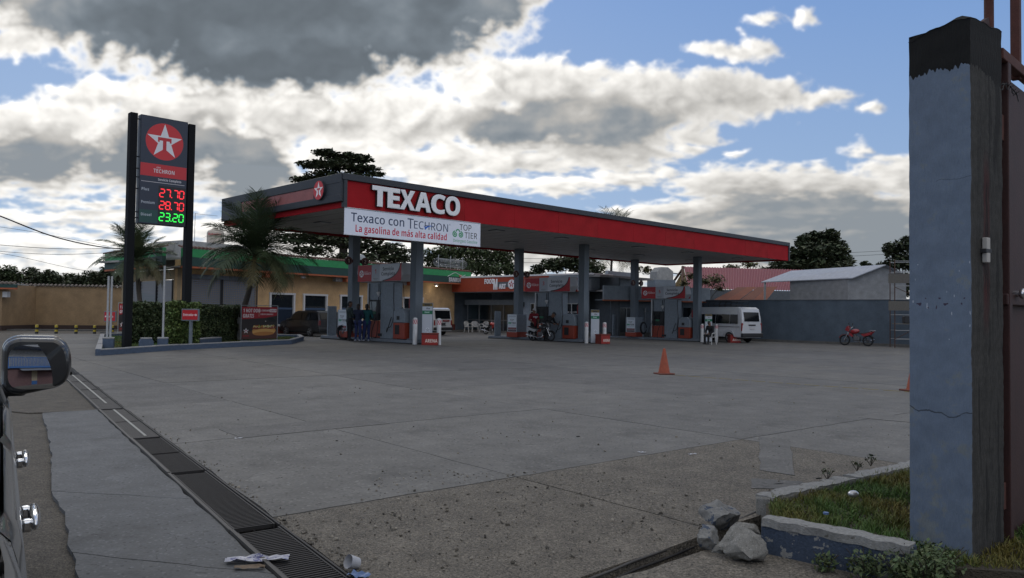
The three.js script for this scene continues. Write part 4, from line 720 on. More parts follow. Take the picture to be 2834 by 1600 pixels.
{ // shop beside the bank, its front turned the other way
  const o = [-4.0, 64.3], d = [.743, -.67], ry = Math.atan2(d[1], d[0]), base = -.14, b = thing('food_shop', 'grey shop with an orange fascia reading Food Mart', 'building', V3(o[0], base, -o[1]), ry), S = (px) => sAt(o, d, px);
  const L = 15, mid = S(1440), F = 1.3, fy = 3.2;
  const fs0 = -1.2, fsm = sAt([o[0] - .67 * F, o[1] - .743 * F], d, 1521), fe = 13.4;
  mb().box(fsm - fs0, 1.12, .16, (fs0 + fsm) / 2, fy + .58, F).build('orange_fascia', M.martOrange, b); mb().box(fe - fsm, 1.12, .16, (fe + fsm) / 2, fy + .58, F + .004).build('grey_fascia', M.greyWall2, b);
  mb().box(fe - fs0 + .1, .12, .5, (fe + fs0) / 2, fy + 1.2, F - .12).build('fascia_coping', M.frameWhite, b); mb().box(fe - fsm, .07, .18, (fe + fsm) / 2, fy + .0, F + .01).build('red_line', M.trimOrange, b);
  mb().box(fe - fs0, .08, 3.4, (fe + fs0) / 2, fy + .02, -.35).build('eaves_soffit', M.greyWall, b); mb().box(L, .15, 7, L / 2 - .8, 4.3, -3).build('roof_slab', M.concWhite, b);
  // deep glazed shop front
  mb().box(mid + 1.5, 4.3, .15, mid / 2 - .6, 2.15, -4.5).build('shop_back_wall', M.greyWall, b); mb().box(.2, 3.3, 4.6, mid + .05, 1.65, -2.2).build('side_wall', M.greyWall, b); mb().box(.2, 4.2, 5.6, -1.1, 2.1, -1.6).build('side_wall', M.greyWall, b);
  mb().box(mid + .8, .42, .22, mid / 2 - .3, 2.42, -.9).build('lintel', M.greyWall2, b); mb().box(mid + 1.2, .14, 4.4, mid / 2 - .5, .05, -.9).build('step', M.slab[1], b);
  for (let k = 0; k < 5; k++) { const w = (mid + .6) / 5, x = -.5 + (k + .5) * w; const f = mb().box(.07, 2.2, .07, x - w / 2 + .03, 1.2, -.95).box(w, .06, .06, x, .95, -.95).build('shop_window', M.frameWhite, b); f.material = M.galv; mb().box(w - .1, 2.1, .015, x, 1.2, -.97).build('pane', M.glassClear ??= phys([.9, .95, .95], .03, { transmission: 1, thickness: 0 }), f); }
  // grey wall with barred windows
  const w0 = mid + .12, w1 = S(1630), win = [[S(1470), S(1492)], [S(1562), S(1606)]];
  mb().ext([[w0, 0], [w1, 0], [w1, 3.3], [w0, 3.3]], .22, 0, 0, 0, 0, 0, 0, 0, win.map(([a, c]) => [[a, 1.05], [c, 1.05], [c, 2.35], [a, 2.35]])).build('wall', M.greyWall2, b);
  win.forEach(([a, c]) => { const w = c - a, f = mb().box(w, .06, .08, 0, .62, 0).box(w, .06, .08, 0, -.62, 0).box(.05, 1.2, .07, -w / 2, 0, 0).box(.05, 1.2, .07, w / 2, 0, 0).box(.045, 1.2, .06, 0, 0, .02).box(w, .045, .06, 0, 0, .02).build('window', M.frameWhite, b); f.position.set((a + c) / 2, 1.7, .03); mb().box(w, 1.25, .02, 0, 0, -.05).build('pane', M.glass, f); });
  mb().box(.35, .35, .3, S(1450), 2.25, .2).build('wall_box', M.black, b); mb().box(S(1688) - w1 + 2.4, 4.2, .2, (S(1688) + w1) / 2 - 1.0, 2.1, -.9).build('passage_wall', M.greyDark = grained([.12, .135, .15], .9), b);
  // raised lettering
  const fx = (px) => sAt([o[0] - .67 * (F + .1), o[1] - .743 * (F + .1)], d, px), word = part('lettering', metreUV(letters('FOOD', .36, .03, { fat: .012, sx: .78 })), M.letterWhite, b, fx(1354), fy + .62, F + .085);
  const m2 = part('lettering', metreUV(letters('M', .80, .03, { fat: .02, sx: .5 })), M.letterWhite, b, fx(1371), fy + .16, F + .09), m3 = part('lettering', metreUV(letters('ART', .36, .03, { fat: .012, sx: .78 })), M.letterWhite, b, fx(1387) + .12, fy + .22, F + .085);
  mb().box(1.9, .42, .01, fx(1392), fy + .55, F + .083).build('dark_backing', M.greyDark, b);
  const rd = part('star_roundel', metreUV(new THREE.CylinderGeometry(.36, .36, .06, 32).rotateX(Math.PI / 2)), M.letterWhite, b, fx(1416), fy + .56, F + .1); part('roundel_face', new THREE.CircleGeometry(.35, 32), canvasMat(256, 256, (q) => { q.fillStyle = '#dcdcde'; q.fillRect(0, 0, 256, 256); starLogo(q, 128, 128, 116, { disc: '#dcdcde', star: '#a3151d', tee: '#dcdcde' }); }, .5), rd, 0, 0, .034);
}
{ // grey office block on the right of the shop
  const o = [6.46, 54.0], e = [14.4, 56.6], L = Math.hypot(e[0] - o[0], e[1] - o[1]), d = [(e[0] - o[0]) / L, (e[1] - o[1]) / L], ry = Math.atan2(d[1], d[0]), base = -.2, b = thing('grey_office', 'low grey office block with red-edged fascia beside the shop', 'building', V3(o[0], base, -o[1]), ry), S = (px) => sAt([o[0], o[1]], d, px);
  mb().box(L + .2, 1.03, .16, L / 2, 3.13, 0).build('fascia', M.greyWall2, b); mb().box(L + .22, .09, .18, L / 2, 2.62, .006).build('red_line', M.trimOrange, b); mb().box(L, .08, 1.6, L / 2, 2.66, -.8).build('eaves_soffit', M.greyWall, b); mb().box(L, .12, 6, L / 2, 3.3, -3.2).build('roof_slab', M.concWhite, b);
  const Wz = -1.2, SS = (px) => S(px) + .25;
  const op = [[SS(1706), SS(1776), .12, 2.15], [SS(1905), SS(1928), 1.0, 2.2]];
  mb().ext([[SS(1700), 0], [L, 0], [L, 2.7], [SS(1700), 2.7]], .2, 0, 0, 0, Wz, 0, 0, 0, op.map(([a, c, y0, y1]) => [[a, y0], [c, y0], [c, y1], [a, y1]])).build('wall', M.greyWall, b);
  { const [a, c, y0, y1] = op[0], w = c - a; const f = mb().box(.07, 2.03, .08, a, 1.13, Wz).box(.07, 2.03, .08, c, 1.13, Wz).box(.07, 2.03, .07, a + w * .58, 1.13, Wz).box(.06, 2.03, .07, a + w * .3, 1.13, Wz).box(w, .07, .08, (a + c) / 2, 2.12, Wz).build('sliding_door', M.galv, b); mb().box(w, 2.0, .02, (a + c) / 2, 1.12, Wz - .03).build('pane', phys([.06, .07, .078], .15), f); }
  { const [a, c, y0, y1] = op[1]; mb().box(c - a, y1 - y0, .03, (a + c) / 2, (y0 + y1) / 2, Wz - .05).build('window', M.glass, b); }
  mb().box(.1, .3, .12, SS(1797), 1.95, Wz + .14).box(.04, .9, .05, SS(1797), 1.5, Wz + .13).build('pipe_fitting', M.galv, b);
  mb().box(L + 3, .5, .2, L / 2 - 1, .1, Wz + .05).build('plinth', M.slab[1], b);
  // taller parapet behind
  const p = thing('parapet_wall', 'taller stepped grey parapet wall rising behind the office fascia', 'wall', V3(6.97, base, -57), Math.atan2(5, 4.0)); 
  mb().ext([[0, 3.0], [6.6, 3.0], [6.6, 3.7], [4.6, 3.9], [4.6, 4.85], [0, 4.85]], .25, 0, 0, 0, 0).box(2.3, 1.2, .25, -1.1, 3.9, .0).build('parapet', M.greyWall2, p); mb().box(2.6, .1, .8, -1.2, 4.5, .1).build('coping', M.frameWhite, p); mb().box(6, 3.1, .3, 3, 1.5, -.4).build('back_wall', M.greyWall, p);
}
{ // hose hung on the office wall
  const t = thing('hose_coil', 'black air hose coiled on a stand by the office wall', 'hose', standAt(1780, 53), .2); const h = mb(); for (let k = 0; k < 4; k++) { const pts = []; for (let a = 0; a <= 6.3; a += .5) pts.push([Math.cos(a) * (.24 - .02 * k), .75 + Math.sin(a) * (.42 - .03 * k), .05 + .03 * k]); h.tube(pts, .018, 5, 24); } h.build('hose', M.rubber, t); mb().bar([0, 0, 0], [0, 1.25, 0], .03).box(.3, .04, .3, 0, .02, 0).build('stand', M.greyPanel, t);
}
{ // perimeter wall on the right
  const a = [13.6, 57.2], e = [34.0, 35.5], L = Math.hypot(e[0] - a[0], e[1] - a[1]), ry = Math.atan2(e[1] - a[1], e[0] - a[0]), b = thing('perimeter_wall', 'long plain blue-grey perimeter wall behind the red motorcycle', 'wall', V3(a[0], -.27, -a[1]), ry);
  mb().box(L, 2.8, .2, L / 2, 1.4, 0).build('wall', M.wallBlue = grained([.095, .125, .158], .9, 2.5, .004, { map: rep(T.mottle, 4) }), b); mb().box(L, .05, .26, L / 2, 2.82, 0).build('coping', M.greyDark, b); mb().box(L, .16, .1, L / 2, .07, .14).build('footing', M.slab[1], b);
}
function polyGeo(quads) { const P = [], I = []; for (const q of quads) { const k = P.length / 3; q.forEach((v) => P.push(...v)); for (let i = 1; i < q.length - 1; i++) I.push(k, k + i, k + i + 1); } const g = new THREE.BufferGeometry(); g.setAttribute('position', new THREE.Float32BufferAttribute(P, 3)); g.setIndex(I); const h = g.toNonIndexed(); h.computeVertexNormals(); return metreUV(h); }
{ // white-roofed shed over the wall
  const b = thing('white_roof_shed', 'pale rendered shed with white sheet roof behind the perimeter wall', 'building', V3(0, 0, 0)), P = (p, y) => [p[0], y, -p[1]], E0 = [18.75, 58.2], E1 = [22.0, 50.6], E2 = [25.3, 49.6], R0 = [20.8, 57.6], R1 = [23.8, 49.8], E3 = [22.6, 57.8], e = 4.02, r = 4.86, k = .06;
  part('wall', polyGeo([[P([20.0, 55.6], 0), P(E1, 0), P(E1, e + .05), P([20.0, 55.6], e + .05)], [P(E1, 0), P(E2, 0), P(E2, e), P(R1, r - .03), P(E1, e)], [P([20.0, 55.6], 0), P(E3, 0), P(E3, e), P([20.0, 55.6], e)]]), grained([.30, .305, .31], .95, 1.6, .004, { map: rep(T.mottle, 1.8) }), b);
  const ro = [[P(E0, e), P([22.1, 50.2], e), P([23.9, 49.4], r), P(R0, r)], [P(R0, r), P([23.9, 49.4], r), P([25.5, 49.2], e), P(E3, e)], [P(E0, e - k), P([22.1, 50.2], e - k), P([22.1, 50.2], e), P(E0, e)], [P([22.1, 50.2], e - k), P([23.9, 49.4], r - k), P([23.9, 49.4], r), P([22.1, 50.2], e)]]; part('roof', polyGeo(ro), mat([.42, .44, .48], .45, { metalness: .2, map: rep(T.grain, 2) }), b);
  mb().box(.12, 4.1, .12, 18.95, 1.95, -57.9).build('post', M.paleSteel, b);
}
{ // house with red corrugated roof
  const b = thing('red_roof_house', 'ochre house with a broad red corrugated roof behind the office', 'building', V3(0, 0, 0)), p = (px, py, Z) => atZ(px, py, Z).toArray();
  const e0 = p(1905, 800, 66), e1 = p(2210, 806, 66), r0 = p(1893, 739, 71), r1 = p(2230, 748, 71);
  const n = 90, P = [], lp = (a, c, t) => a.map((v, i) => lerp(v, c[i], t)); const qd = []; for (let k = 0; k < n; k++) { const t = k / n, u = (k + 1) / n, h = (j) => (j % 2 ? .07 : 0), a = lp(e0, e1, t), c = lp(e0, e1, u), f = lp(r0, r1, u), g = lp(r0, r1, t); a[1] += h(k); g[1] += h(k); c[1] += h(k + 1); f[1] += h(k + 1); qd.push([a, c, f, g]); }
  part('roof', polyGeo(qd), grained([.24, .055, .065], .6, 1.3, .002), b); const eb0 = [...e0], lift = (q, y) => [q[0], y, q[2]], back = p(1856, 800, 75);
  part('long_wall', polyGeo([[lift(e0, -1), lift(e1, -1), e1, e0]]), M.greyDark, b); part('wall', polyGeo([[lift(e0, -1), e0, [r0[0], r0[1] - .15, r0[2]], [back[0], e0[1], back[2]], lift(back, -1)]]), grained([.30, .20, .075], .9, 2, .004), b);
  mb().bar(r0.map((v, i) => v + [-.15, .0, .1][i]), e0.map((v, i) => v + [-.5, -.2, .1][i]), .12).bar(r0, [back[0] - .6, e0[1] - .3, back[2]], .12).build('bargeboard', M.rust = grained([.09, .045, .03], .9, .6, .004), b);
}
{ // rusty lean-to roof
  const b = thing('rusty_lean_to', 'rusty sheet-metal lean-to roof below the red roofed house', 'shed', V3(0, 0, 0)), p = (px, py, Z) => atZ(px, py, Z).toArray(), a0 = p(1970, 832, 61), a1 = p(2120, 833, 59.5), c0 = p(2040, 795, 64), c1 = p(2152, 794, 63);
  const lp = (a, c, t) => a.map((v, i) => lerp(v, c[i], t)); for (let k = 0; k < 4; k++) { const s = (q, y) => [q[0], q[1] + y, q[2]]; const m = part('roof_sheet', polyGeo([[s(lp(a0, a1, k / 4 + .01), .02 * (k % 2)), s(lp(a0, a1, (k + 1) / 4), .02 * (k % 2)), s(lp(c0, c1, (k + 1) / 4), .02 * (k % 2)), s(lp(c0, c1, k / 4 + .01), .02 * (k % 2))]]), k % 2 ? (M.rustA ??= grained([.19, .062, .032], .9, .8, .003, { map: rep(T.mottle, .9) })) : (M.rustB ??= grained([.15, .055, .032], .9, .9, .003, { map: rep(T.mottle, .8) })), b); }
  mb().bar([a0[0] + .3, -1, a0[2]], [a0[0] + .3, a0[1], a0[2]], .08).bar([a1[0], -1, a1[2]], a1, .08).build('post', M.rust, b); part('dark_wall', polyGeo([[[a0[0] + .4, -1, a0[2] - 1.5], [a1[0] + 1.6, -1, a1[2] - 1.5], [a1[0] + 1.6, a1[1], a1[2] - 1.5], [a0[0] + .4, a0[1], a0[2] - 1.5]]]), M.greyDark, b);
}
{ // white tank behind the office parapet
  const p = atZ(1830, 776, 66), t = thing('cistern', 'boxy white cistern standing behind the office parapet', 'water tank', V3(p.x, p.y, p.z), .3); mb().ext([[-.75, 0], [.8, 0], [.8, .75], [.3, 1.1], [-.35, 1.1], [-.75, .7]], 1.3, .03, 0, 0, 0).build('tank_body', M.concWhite, t); mb().box(1.9, 2.6, 1.5, 0, -1.3, 0).build('stand', M.greyWall, t);
}
{ // walled yard at the left: tall wall with clay coping, and a corner booth
  const a = [-34.6, 53.2], e = [-26.0, 55.2], L = Math.hypot(e[0] - a[0], e[1] - a[1]), ry = Math.atan2(e[1] - a[1], e[0] - a[0]), b = thing('yard_wall', 'tall tan yard wall with a coping of grey clay tiles', 'wall', V3(a[0], -.13, -a[1]), ry);
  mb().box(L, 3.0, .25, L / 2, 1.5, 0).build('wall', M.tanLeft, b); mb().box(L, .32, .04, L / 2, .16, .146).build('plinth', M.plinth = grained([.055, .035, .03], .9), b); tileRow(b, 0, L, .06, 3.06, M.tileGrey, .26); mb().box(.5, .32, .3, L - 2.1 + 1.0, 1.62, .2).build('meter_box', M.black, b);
  mb().box(L + 2, .13, 1.1, L / 2 - .2, .03, 2.7).build('kerb', M.slab[2], b);
  const o = [-38, 49.6], c = thing('corner_booth', 'tan corner booth with tiled green eaves and a yellow sign', 'building', V3(o[0], -.13, -o[1]), .03); const W2 = 5.2;
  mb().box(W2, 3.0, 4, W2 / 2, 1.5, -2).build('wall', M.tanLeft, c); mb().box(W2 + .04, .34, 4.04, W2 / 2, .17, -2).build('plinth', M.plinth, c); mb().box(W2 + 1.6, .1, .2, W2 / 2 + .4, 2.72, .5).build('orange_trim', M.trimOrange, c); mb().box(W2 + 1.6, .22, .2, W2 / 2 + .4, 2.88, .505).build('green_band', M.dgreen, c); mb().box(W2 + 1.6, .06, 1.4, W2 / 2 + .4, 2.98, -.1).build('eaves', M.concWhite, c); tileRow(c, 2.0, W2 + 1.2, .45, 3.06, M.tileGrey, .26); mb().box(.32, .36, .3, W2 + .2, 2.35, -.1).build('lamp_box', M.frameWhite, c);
  part('sign_board', metreUV(new THREE.BoxGeometry(1.5, .42, .08)), mat([.5, .4, .05], .5), c, W2 - 1.15, 2.15, .05); part('sign_print', sheetGeo(1.5, .42), canvasMat(320, 90, (x) => { x.fillStyle = '#c9ae2c'; x.fillRect(0, 0, 320, 90); x.strokeStyle = '#20265e'; x.lineWidth = 12; x.beginPath(); x.ellipse(240, 45, 46, 24, 0, 0, 7); x.stroke(); x.fillStyle = '#c9ae2c'; x.fillRect(30, 20, 100, 50); }, .5), c, W2 - 1.15, 2.15, .094);
  const gd = thing('green_door', 'green roller door with a white emblem in the yard corner', 'door', V3(-25.6, -.13, -54.6), .2); mb().box(1.4, 2.6, .06, 0, 1.3, 0).build('door_leaf', mat([.02, .16, .06], .6), gd); mb().ext([[-.3, 0], [.3, 0], [.3, .5], [0, .85], [-.3, .5]], .02, 0, .3, .5, .05).build('emblem', M.frameWhite, gd); mb().box(3.2, 3.6, .2, .6, 1.8, -.2).build('wall', M.tanPale, gd);
}
// short yellow and black bollards before the yard wall
[[101, 924], [155, 924], [210, 924], [261, 924], [311, 924]].forEach(([px, py]) => {
  const b = thing('yard_bollard', 'short yellow and black banded bollard before the tan yard wall', 'bollard', onGround(px, py), 0, 'yellow and black bollards');
  for (let k = 0; k < 4; k++) mb().cyl(.085, .085, .12, 0, .06 + k * .12, 0, 12).build('band', k % 2 ? (M.bYellow ??= mat([.42, .32, .03], .6)) : M.black, b); mb().sph(.085, 0, .48, 0, 1, .4, 1).build('cap', M.bYellow, b);
});
// overhead wires on the left
[[[-60, 575, 38], [0, 598, 38], [150, 655, 42], [310, 687, 48], [470, 690, 56], .035], [[-80, 672, 70], [150, 688, 70], [290, 688, 70], [520, 680, 70], .025], [[-80, 690, 70], [140, 704, 70], [300, 700, 70], [520, 690, 70], .02], [[-60, 620, 60], [80, 640, 60], [300, 682, 60], .014], [[-60, 690, 75], [60, 712, 75], [230, 748, 75], [420, 760, 75], .018], [[1380, 712, 90], [1500, 716, 90], [1600, 712, 90], .02], [[1380, 726, 90], [1560, 728, 90], .02], [[2330, 700, 90], [2400, 697, 90], [2470, 693, 90], [2560, 690, 90], .02], [[2340, 710, 90], [2470, 703, 90], [2560, 699, 90], .02]].forEach((w, i) => { const r = w.pop(), o = mb().tube(w.map(([x, y, Z]) => atZ(x, y, Z)), r, 5, 40).build('overhead_wire', M.black, null); tag(o, ['thick sagging black cable hung over the yard wall', 'topmost level dark wire strung above the yard wall', 'lower level dark wire strung above the yard wall', 'faint wire running just above the thick sagging cable', 'faint slanting wire low over the treetops of the yard', 'thin wire in the gap under the canopy', 'thin wire in the gap under the canopy', 'thin wire strung beyond the white roofed shed', 'thin wire strung beyond the white roofed shed'][i], 'wire', ['', 'wires above the yard', 'wires above the yard', 'wires above the yard', 'wires above the yard', 'wires under the canopy', 'wires under the canopy', 'wires beyond the shed', 'wires beyond the shed'][i]); });

// ---------------------------------------------------------------- trees, palms, hedges, grass
function leafMat(c, o = {}) { return new THREE.MeshStandardMaterial({ color: lin(...c), roughness: .7, side: THREE.DoubleSide, vertexColors: true, ...o }); }
// leaves spread through clumps [x, y, z, rx, ry, rz, count]; returns one geometry with its own tints
function leafGeo(seed, clumps, size, { flat = .5, shell = .55, aspect = .55 } = {}) {
  const r = rng(seed), P = [], C = [], N = [], a = V3(), b = V3(), n = V3(), c = V3();
  for (const [x, y, z, rx, ry, rz, k] of clumps) for (let i = 0; i < k; i++) {
    const th = r() * Math.PI * 2, u = r() * 2 - 1, q = Math.sqrt(1 - u * u), d = Math.pow(r(), shell) * (1 + .16 * pnoise(th * 2 + x, u * 3 + y));
    c.set(x + rx * d * q * Math.cos(th), y + ry * d * u, z + rz * d * q * Math.sin(th));
    a.set(r() - .5, (r() - .5) * flat, r() - .5).normalize(); n.set(r() - .5, .35 + r() * .8, r() - .5).normalize(); b.crossVectors(n, a).normalize(); n.crossVectors(a, b).normalize();
    const s = size * (.55 + .9 * r()), w = s * aspect, t = .6 + .8 * r(), col = [t * (.9 + .35 * r()), t, t * (.8 + .3 * r())];
    const p = [c.clone().addScaledVector(a, -s), c.clone().addScaledVector(b, w).addScaledVector(n, s * .12), c.clone().addScaledVector(a, s), c.clone().addScaledVector(b, -w).addScaledVector(n, s * .12)];
    for (const j of [0, 2, 1, 0, 3, 2]) { P.push(p[j].x, p[j].y, p[j].z); C.push(...col); N.push(n.x, n.y, n.z); }
  }
  const g = new THREE.BufferGeometry(); g.setAttribute('position', new THREE.Float32BufferAttribute(P, 3)); g.setAttribute('normal', new THREE.Float32BufferAttribute(N, 3)); g.setAttribute('color', new THREE.Float32BufferAttribute(C, 3)); return g;
}
M.bark = grained([.06, .048, .038], .95, .5, .01); M.leafDark = leafMat([.045, .062, .03]); M.leafMid = leafMat([.055, .08, .032]); M.leafOlive = leafMat([.085, .095, .042]); M.leafLight = leafMat([.085, .13, .035]);
function tree(name, label, pos, H, trunkH, clumps, leaf, m, seed, opt) {
  const t = thing(name, label, 'tree', pos), r = rng(seed), b = mb(), R = .02 * H + .06;
  b.tube([[0, -.3, 0], [.1 * r(), trunkH * .5, .1], [.2 * r() - .1, trunkH, 0]], R, 7, 10);
  for (const c of clumps) b.tube([[0, trunkH * (.75 + .2 * r()), 0], [c[0] * .45, lerp(trunkH, c[1], .55), c[2] * .45], [c[0] * .9, c[1], c[2] * .9]], R * .17, 5, 8);
  b.build('trunk', M.bark, t); part('crown', leafGeo(seed, clumps.map((c) => [...c.slice(0, 6), Math.round(c[6] * 1.45)]), leaf * 1.12, opt), m, t);
  return t;
}
// crown clumps given as photograph ellipses [px, py, rx, ry, count] at a distance
function clumpsAt(base, Z, list, depth = .8) { return list.map(([px, py, rx, ry, n], i) => { const p = atZ(px, py, Z), k = Z / FPX; return [p.x - base.x, p.y - base.y, ((i * 37) % 10 - 5) / 5 * rx * k * .5, rx * k, ry * k, rx * k * depth, n]; }); }
const plantAt = (px, Z) => { const p = standAt(px, Z); p.y -= .1; return p; };
{ let b = plantAt(945, 78); tree('layered_tree', 'tall spreading tree with flat leafy layers above the canopy roof', b, 18, 11, clumpsAt(b, 78, [[950, 430, 62, 14, 620], [900, 425, 36, 12, 280], [1000, 440, 38, 12, 300], [860, 452, 45, 12, 330], [930, 460, 70, 16, 700], [1005, 468, 52, 13, 420], [900, 484, 70, 14, 500], [840, 500, 36, 10, 200], [970, 495, 70, 16, 600], [1045, 482, 22, 7, 110], [880, 655, 90, 20, 800], [820, 665, 40, 16, 300], [960, 665, 100, 26, 1000], [1060, 690, 80, 24, 800], [870, 695, 60, 14, 400], [1000, 715, 100, 16, 700], [1100, 715, 50, 16, 350]]), .21, M.leafDark, 31, { flat: .35, shell: .5 });
  b = plantAt(1290, 84); tree('fine_leaved_tree', 'airy fine-leaved tree rising between the bank and the shop', b, 10, 5, clumpsAt(b, 84, [[1200, 710, 50, 26, 900], [1260, 700, 60, 30, 1200], [1330, 700, 60, 34, 1300], [1390, 710, 40, 30, 900], [1290, 740, 70, 24, 1100], [1360, 745, 60, 22, 1000], [1210, 745, 50, 18, 700], [1410, 745, 22, 20, 400]]), .17, M.leafMid, 32, { shell: .55, aspect: .42, flat: 1 });
  b = plantAt(1560, 82); tree('dark_tree', 'dark broadleaf tree behind the shop roof under the canopy', b, 8, 4, clumpsAt(b, 82, [[1490, 745, 22, 14, 200], [1530, 735, 36, 20, 420], [1570, 728, 40, 26, 520], [1610, 730, 40, 28, 520], [1640, 745, 40, 24, 420], [1470, 758, 30, 9, 160]]), .2, M.leafDark, 33);
  b = plantAt(2265, 80); tree('round_tree', 'large round dark tree behind the white roofed shed', b, 11, 5, clumpsAt(b, 80, [[2260, 660, 36, 22, 520], [2295, 655, 30, 20, 400], [2225, 672, 26, 22, 320], [2320, 685, 34, 28, 520], [2260, 700, 80, 30, 1500], [2200, 715, 44, 26, 600], [2335, 722, 36, 22, 420], [2170, 735, 50, 16, 460], [2250, 735, 110, 18, 1200], [2130, 748, 30, 8, 150]]), .22, M.leafDark, 34);
  b = plantAt(2500, 66); tree('side_tree', 'dark leafy tree beside the blue concrete pillar and scaffold', b, 9, 4.5, clumpsAt(b, 66, [[2480, 690, 30, 24, 360], [2515, 675, 30, 24, 380], [2500, 725, 46, 24, 520], [2455, 735, 26, 12, 160], [2540, 720, 50, 40, 600], [2510, 790, 24, 34, 300]]), .18, M.leafDark, 35);
  b = plantAt(2395, 92); tree('far_shrub', 'tiny round treetop showing past the shed ridge', b, 7, 5, clumpsAt(b, 92, [[2395, 730, 11, 8, 90], [2405, 735, 9, 6, 50]]), .2, M.leafDark, 36);
  b = plantAt(2050, 88); tree('thin_tree', 'sparse thin treetop above the red corrugated roof', b, 8, 5, clumpsAt(b, 88, [[2030, 738, 30, 8, 150], [2075, 734, 30, 9, 170], [1790, 748, 16, 14, 130], [1762, 744, 18, 14, 150]]), .16, M.leafOlive, 37, { shell: .9 });
  b = plantAt(1950, 63); tree('yard_sapling', 'light green sapling before the ochre house gable', b, 5, 2.4, clumpsAt(b, 63, [[1915, 765, 22, 16, 150], [1950, 780, 36, 18, 260], [1985, 775, 30, 20, 220], [1895, 785, 16, 12, 90], [1990, 800, 22, 12, 120]]), .13, M.leafOlive, 38, { shell: .9, aspect: .3 });
  // the wood beyond the yard wall: each treetop stands by itself
  [[10, 752, 50, 30, 76], [75, 756, 46, 28, 80], [130, 762, 40, 26, 74], [185, 768, 50, 24, 84], [240, 766, 44, 28, 78], [285, 756, 36, 32, 72], [330, 765, 40, 26, 80], [-40, 750, 50, 34, 78]].forEach(([px, py, rx, ry, Z], i) => { const q = plantAt(px, Z); tree('yard_tree', ['ragged dark treetop with bare twigs at the booth roof', 'feathery bamboo-like treetop behind the yard wall', 'low dark treetop behind the middle of the yard wall', 'flat olive treetop behind the yard wall', 'dense dark treetop behind the yard wall', 'tall dark treetop beside the small palm', 'dark treetop behind the price sign', 'dark treetop above the corner booth'][i], q, 6, 3, clumpsAt(q, Z, [[px, py, rx * .6, ry * .7, 300], [px - rx * .5, py + ry * .4, rx * .6, ry * .6, 300], [px + rx * .5, py + ry * .4, rx * .6, ry * .6, 300], [px, py + ry * .9, rx, ry * .6, 420]]), .18, i % 3 ? M.leafDark : M.leafMid, 60 + i, { shell: .7, aspect: .4 }).userData.group = 'trees beyond the yard wall'; });
}
// palms: feathered fronds round a slim trunk
function frondGeo(seed, L, droop, leafL, pairs = 46) {
  const r = rng(seed), P = [], N = []; const spine = (t) => V3(L * t * (1 - .16 * droop * t * t), L * (.30 * t - (.18 + .62 * droop) * t * t), .05 * L * Math.sin(t * 2 + seed));
  const tri = (a, b, c) => { P.push(...a.toArray(), ...b.toArray(), ...c.toArray()); const n = b.clone().sub(a).cross(c.clone().sub(a)).normalize(); for (let i = 0; i < 3; i++) N.push(n.x, n.y, n.z); };
  for (let i = 0; i < 14; i++) { const a = spine(i / 14), b = spine((i + 1) / 14), w = .018 * (1 - i / 15) + .005, s = V3(0, 0, w), u = V3(0, w, 0); tri(a.clone().sub(s), a.clone().add(s), b.clone().add(s)); tri(a.clone().sub(s), b.clone().add(s), b.clone().sub(s)); tri(a.clone().sub(u), a.clone().add(u), b.clone().add(u)); tri(a.clone().sub(u), b.clone().add(u), b.clone().sub(u)); }
  for (let i = 0; i < pairs; i++) for (const s of [-1, 1]) {
    const t = .10 + .9 * (i + r() * .6) / pairs, a = spine(t), T2 = spine(Math.min(1.02, t + .03)).sub(spine(t - .03)).normalize(), l = leafL * (.35 + .95 * Math.sin(Math.min(1, t * 1.05) * Math.PI * .86 + .12)) * (.85 + .3 * r());
    const dir = T2.clone().multiplyScalar(.55 + .3 * t).add(V3(0, .20 - .30 * droop + .3 * (r() - .5), s * (.95 - .25 * t))).normalize(), tip = a.clone().addScaledVector(dir, l).add(V3(0, -.22 * l, 0)), mid = a.clone().addScaledVector(dir, l * .55), w = T2.clone().multiplyScalar(.017);
    tri(a.clone().sub(w), a.clone().add(w), mid.clone().add(w)); tri(a.clone().sub(w), mid.clone().add(w), mid.clone().sub(w)); tri(mid.clone().sub(w), mid.clone().add(w), tip);
  }
  const g = new THREE.BufferGeometry(); g.setAttribute('position', new THREE.Float32BufferAttribute(P, 3)); g.setAttribute('normal', new THREE.Float32BufferAttribute(N, 3)); return g;
}
M.frond = [mat([.042, .066, .03], .6), mat([.05, .075, .032], .6), mat([.075, .085, .036], .6), mat([.105, .09, .034], .7)];
M.palmTrunk = grained([.10, .085, .07], .95, .25, .012); M.limewash = grained([.42, .42, .40], .9, .4, .004);
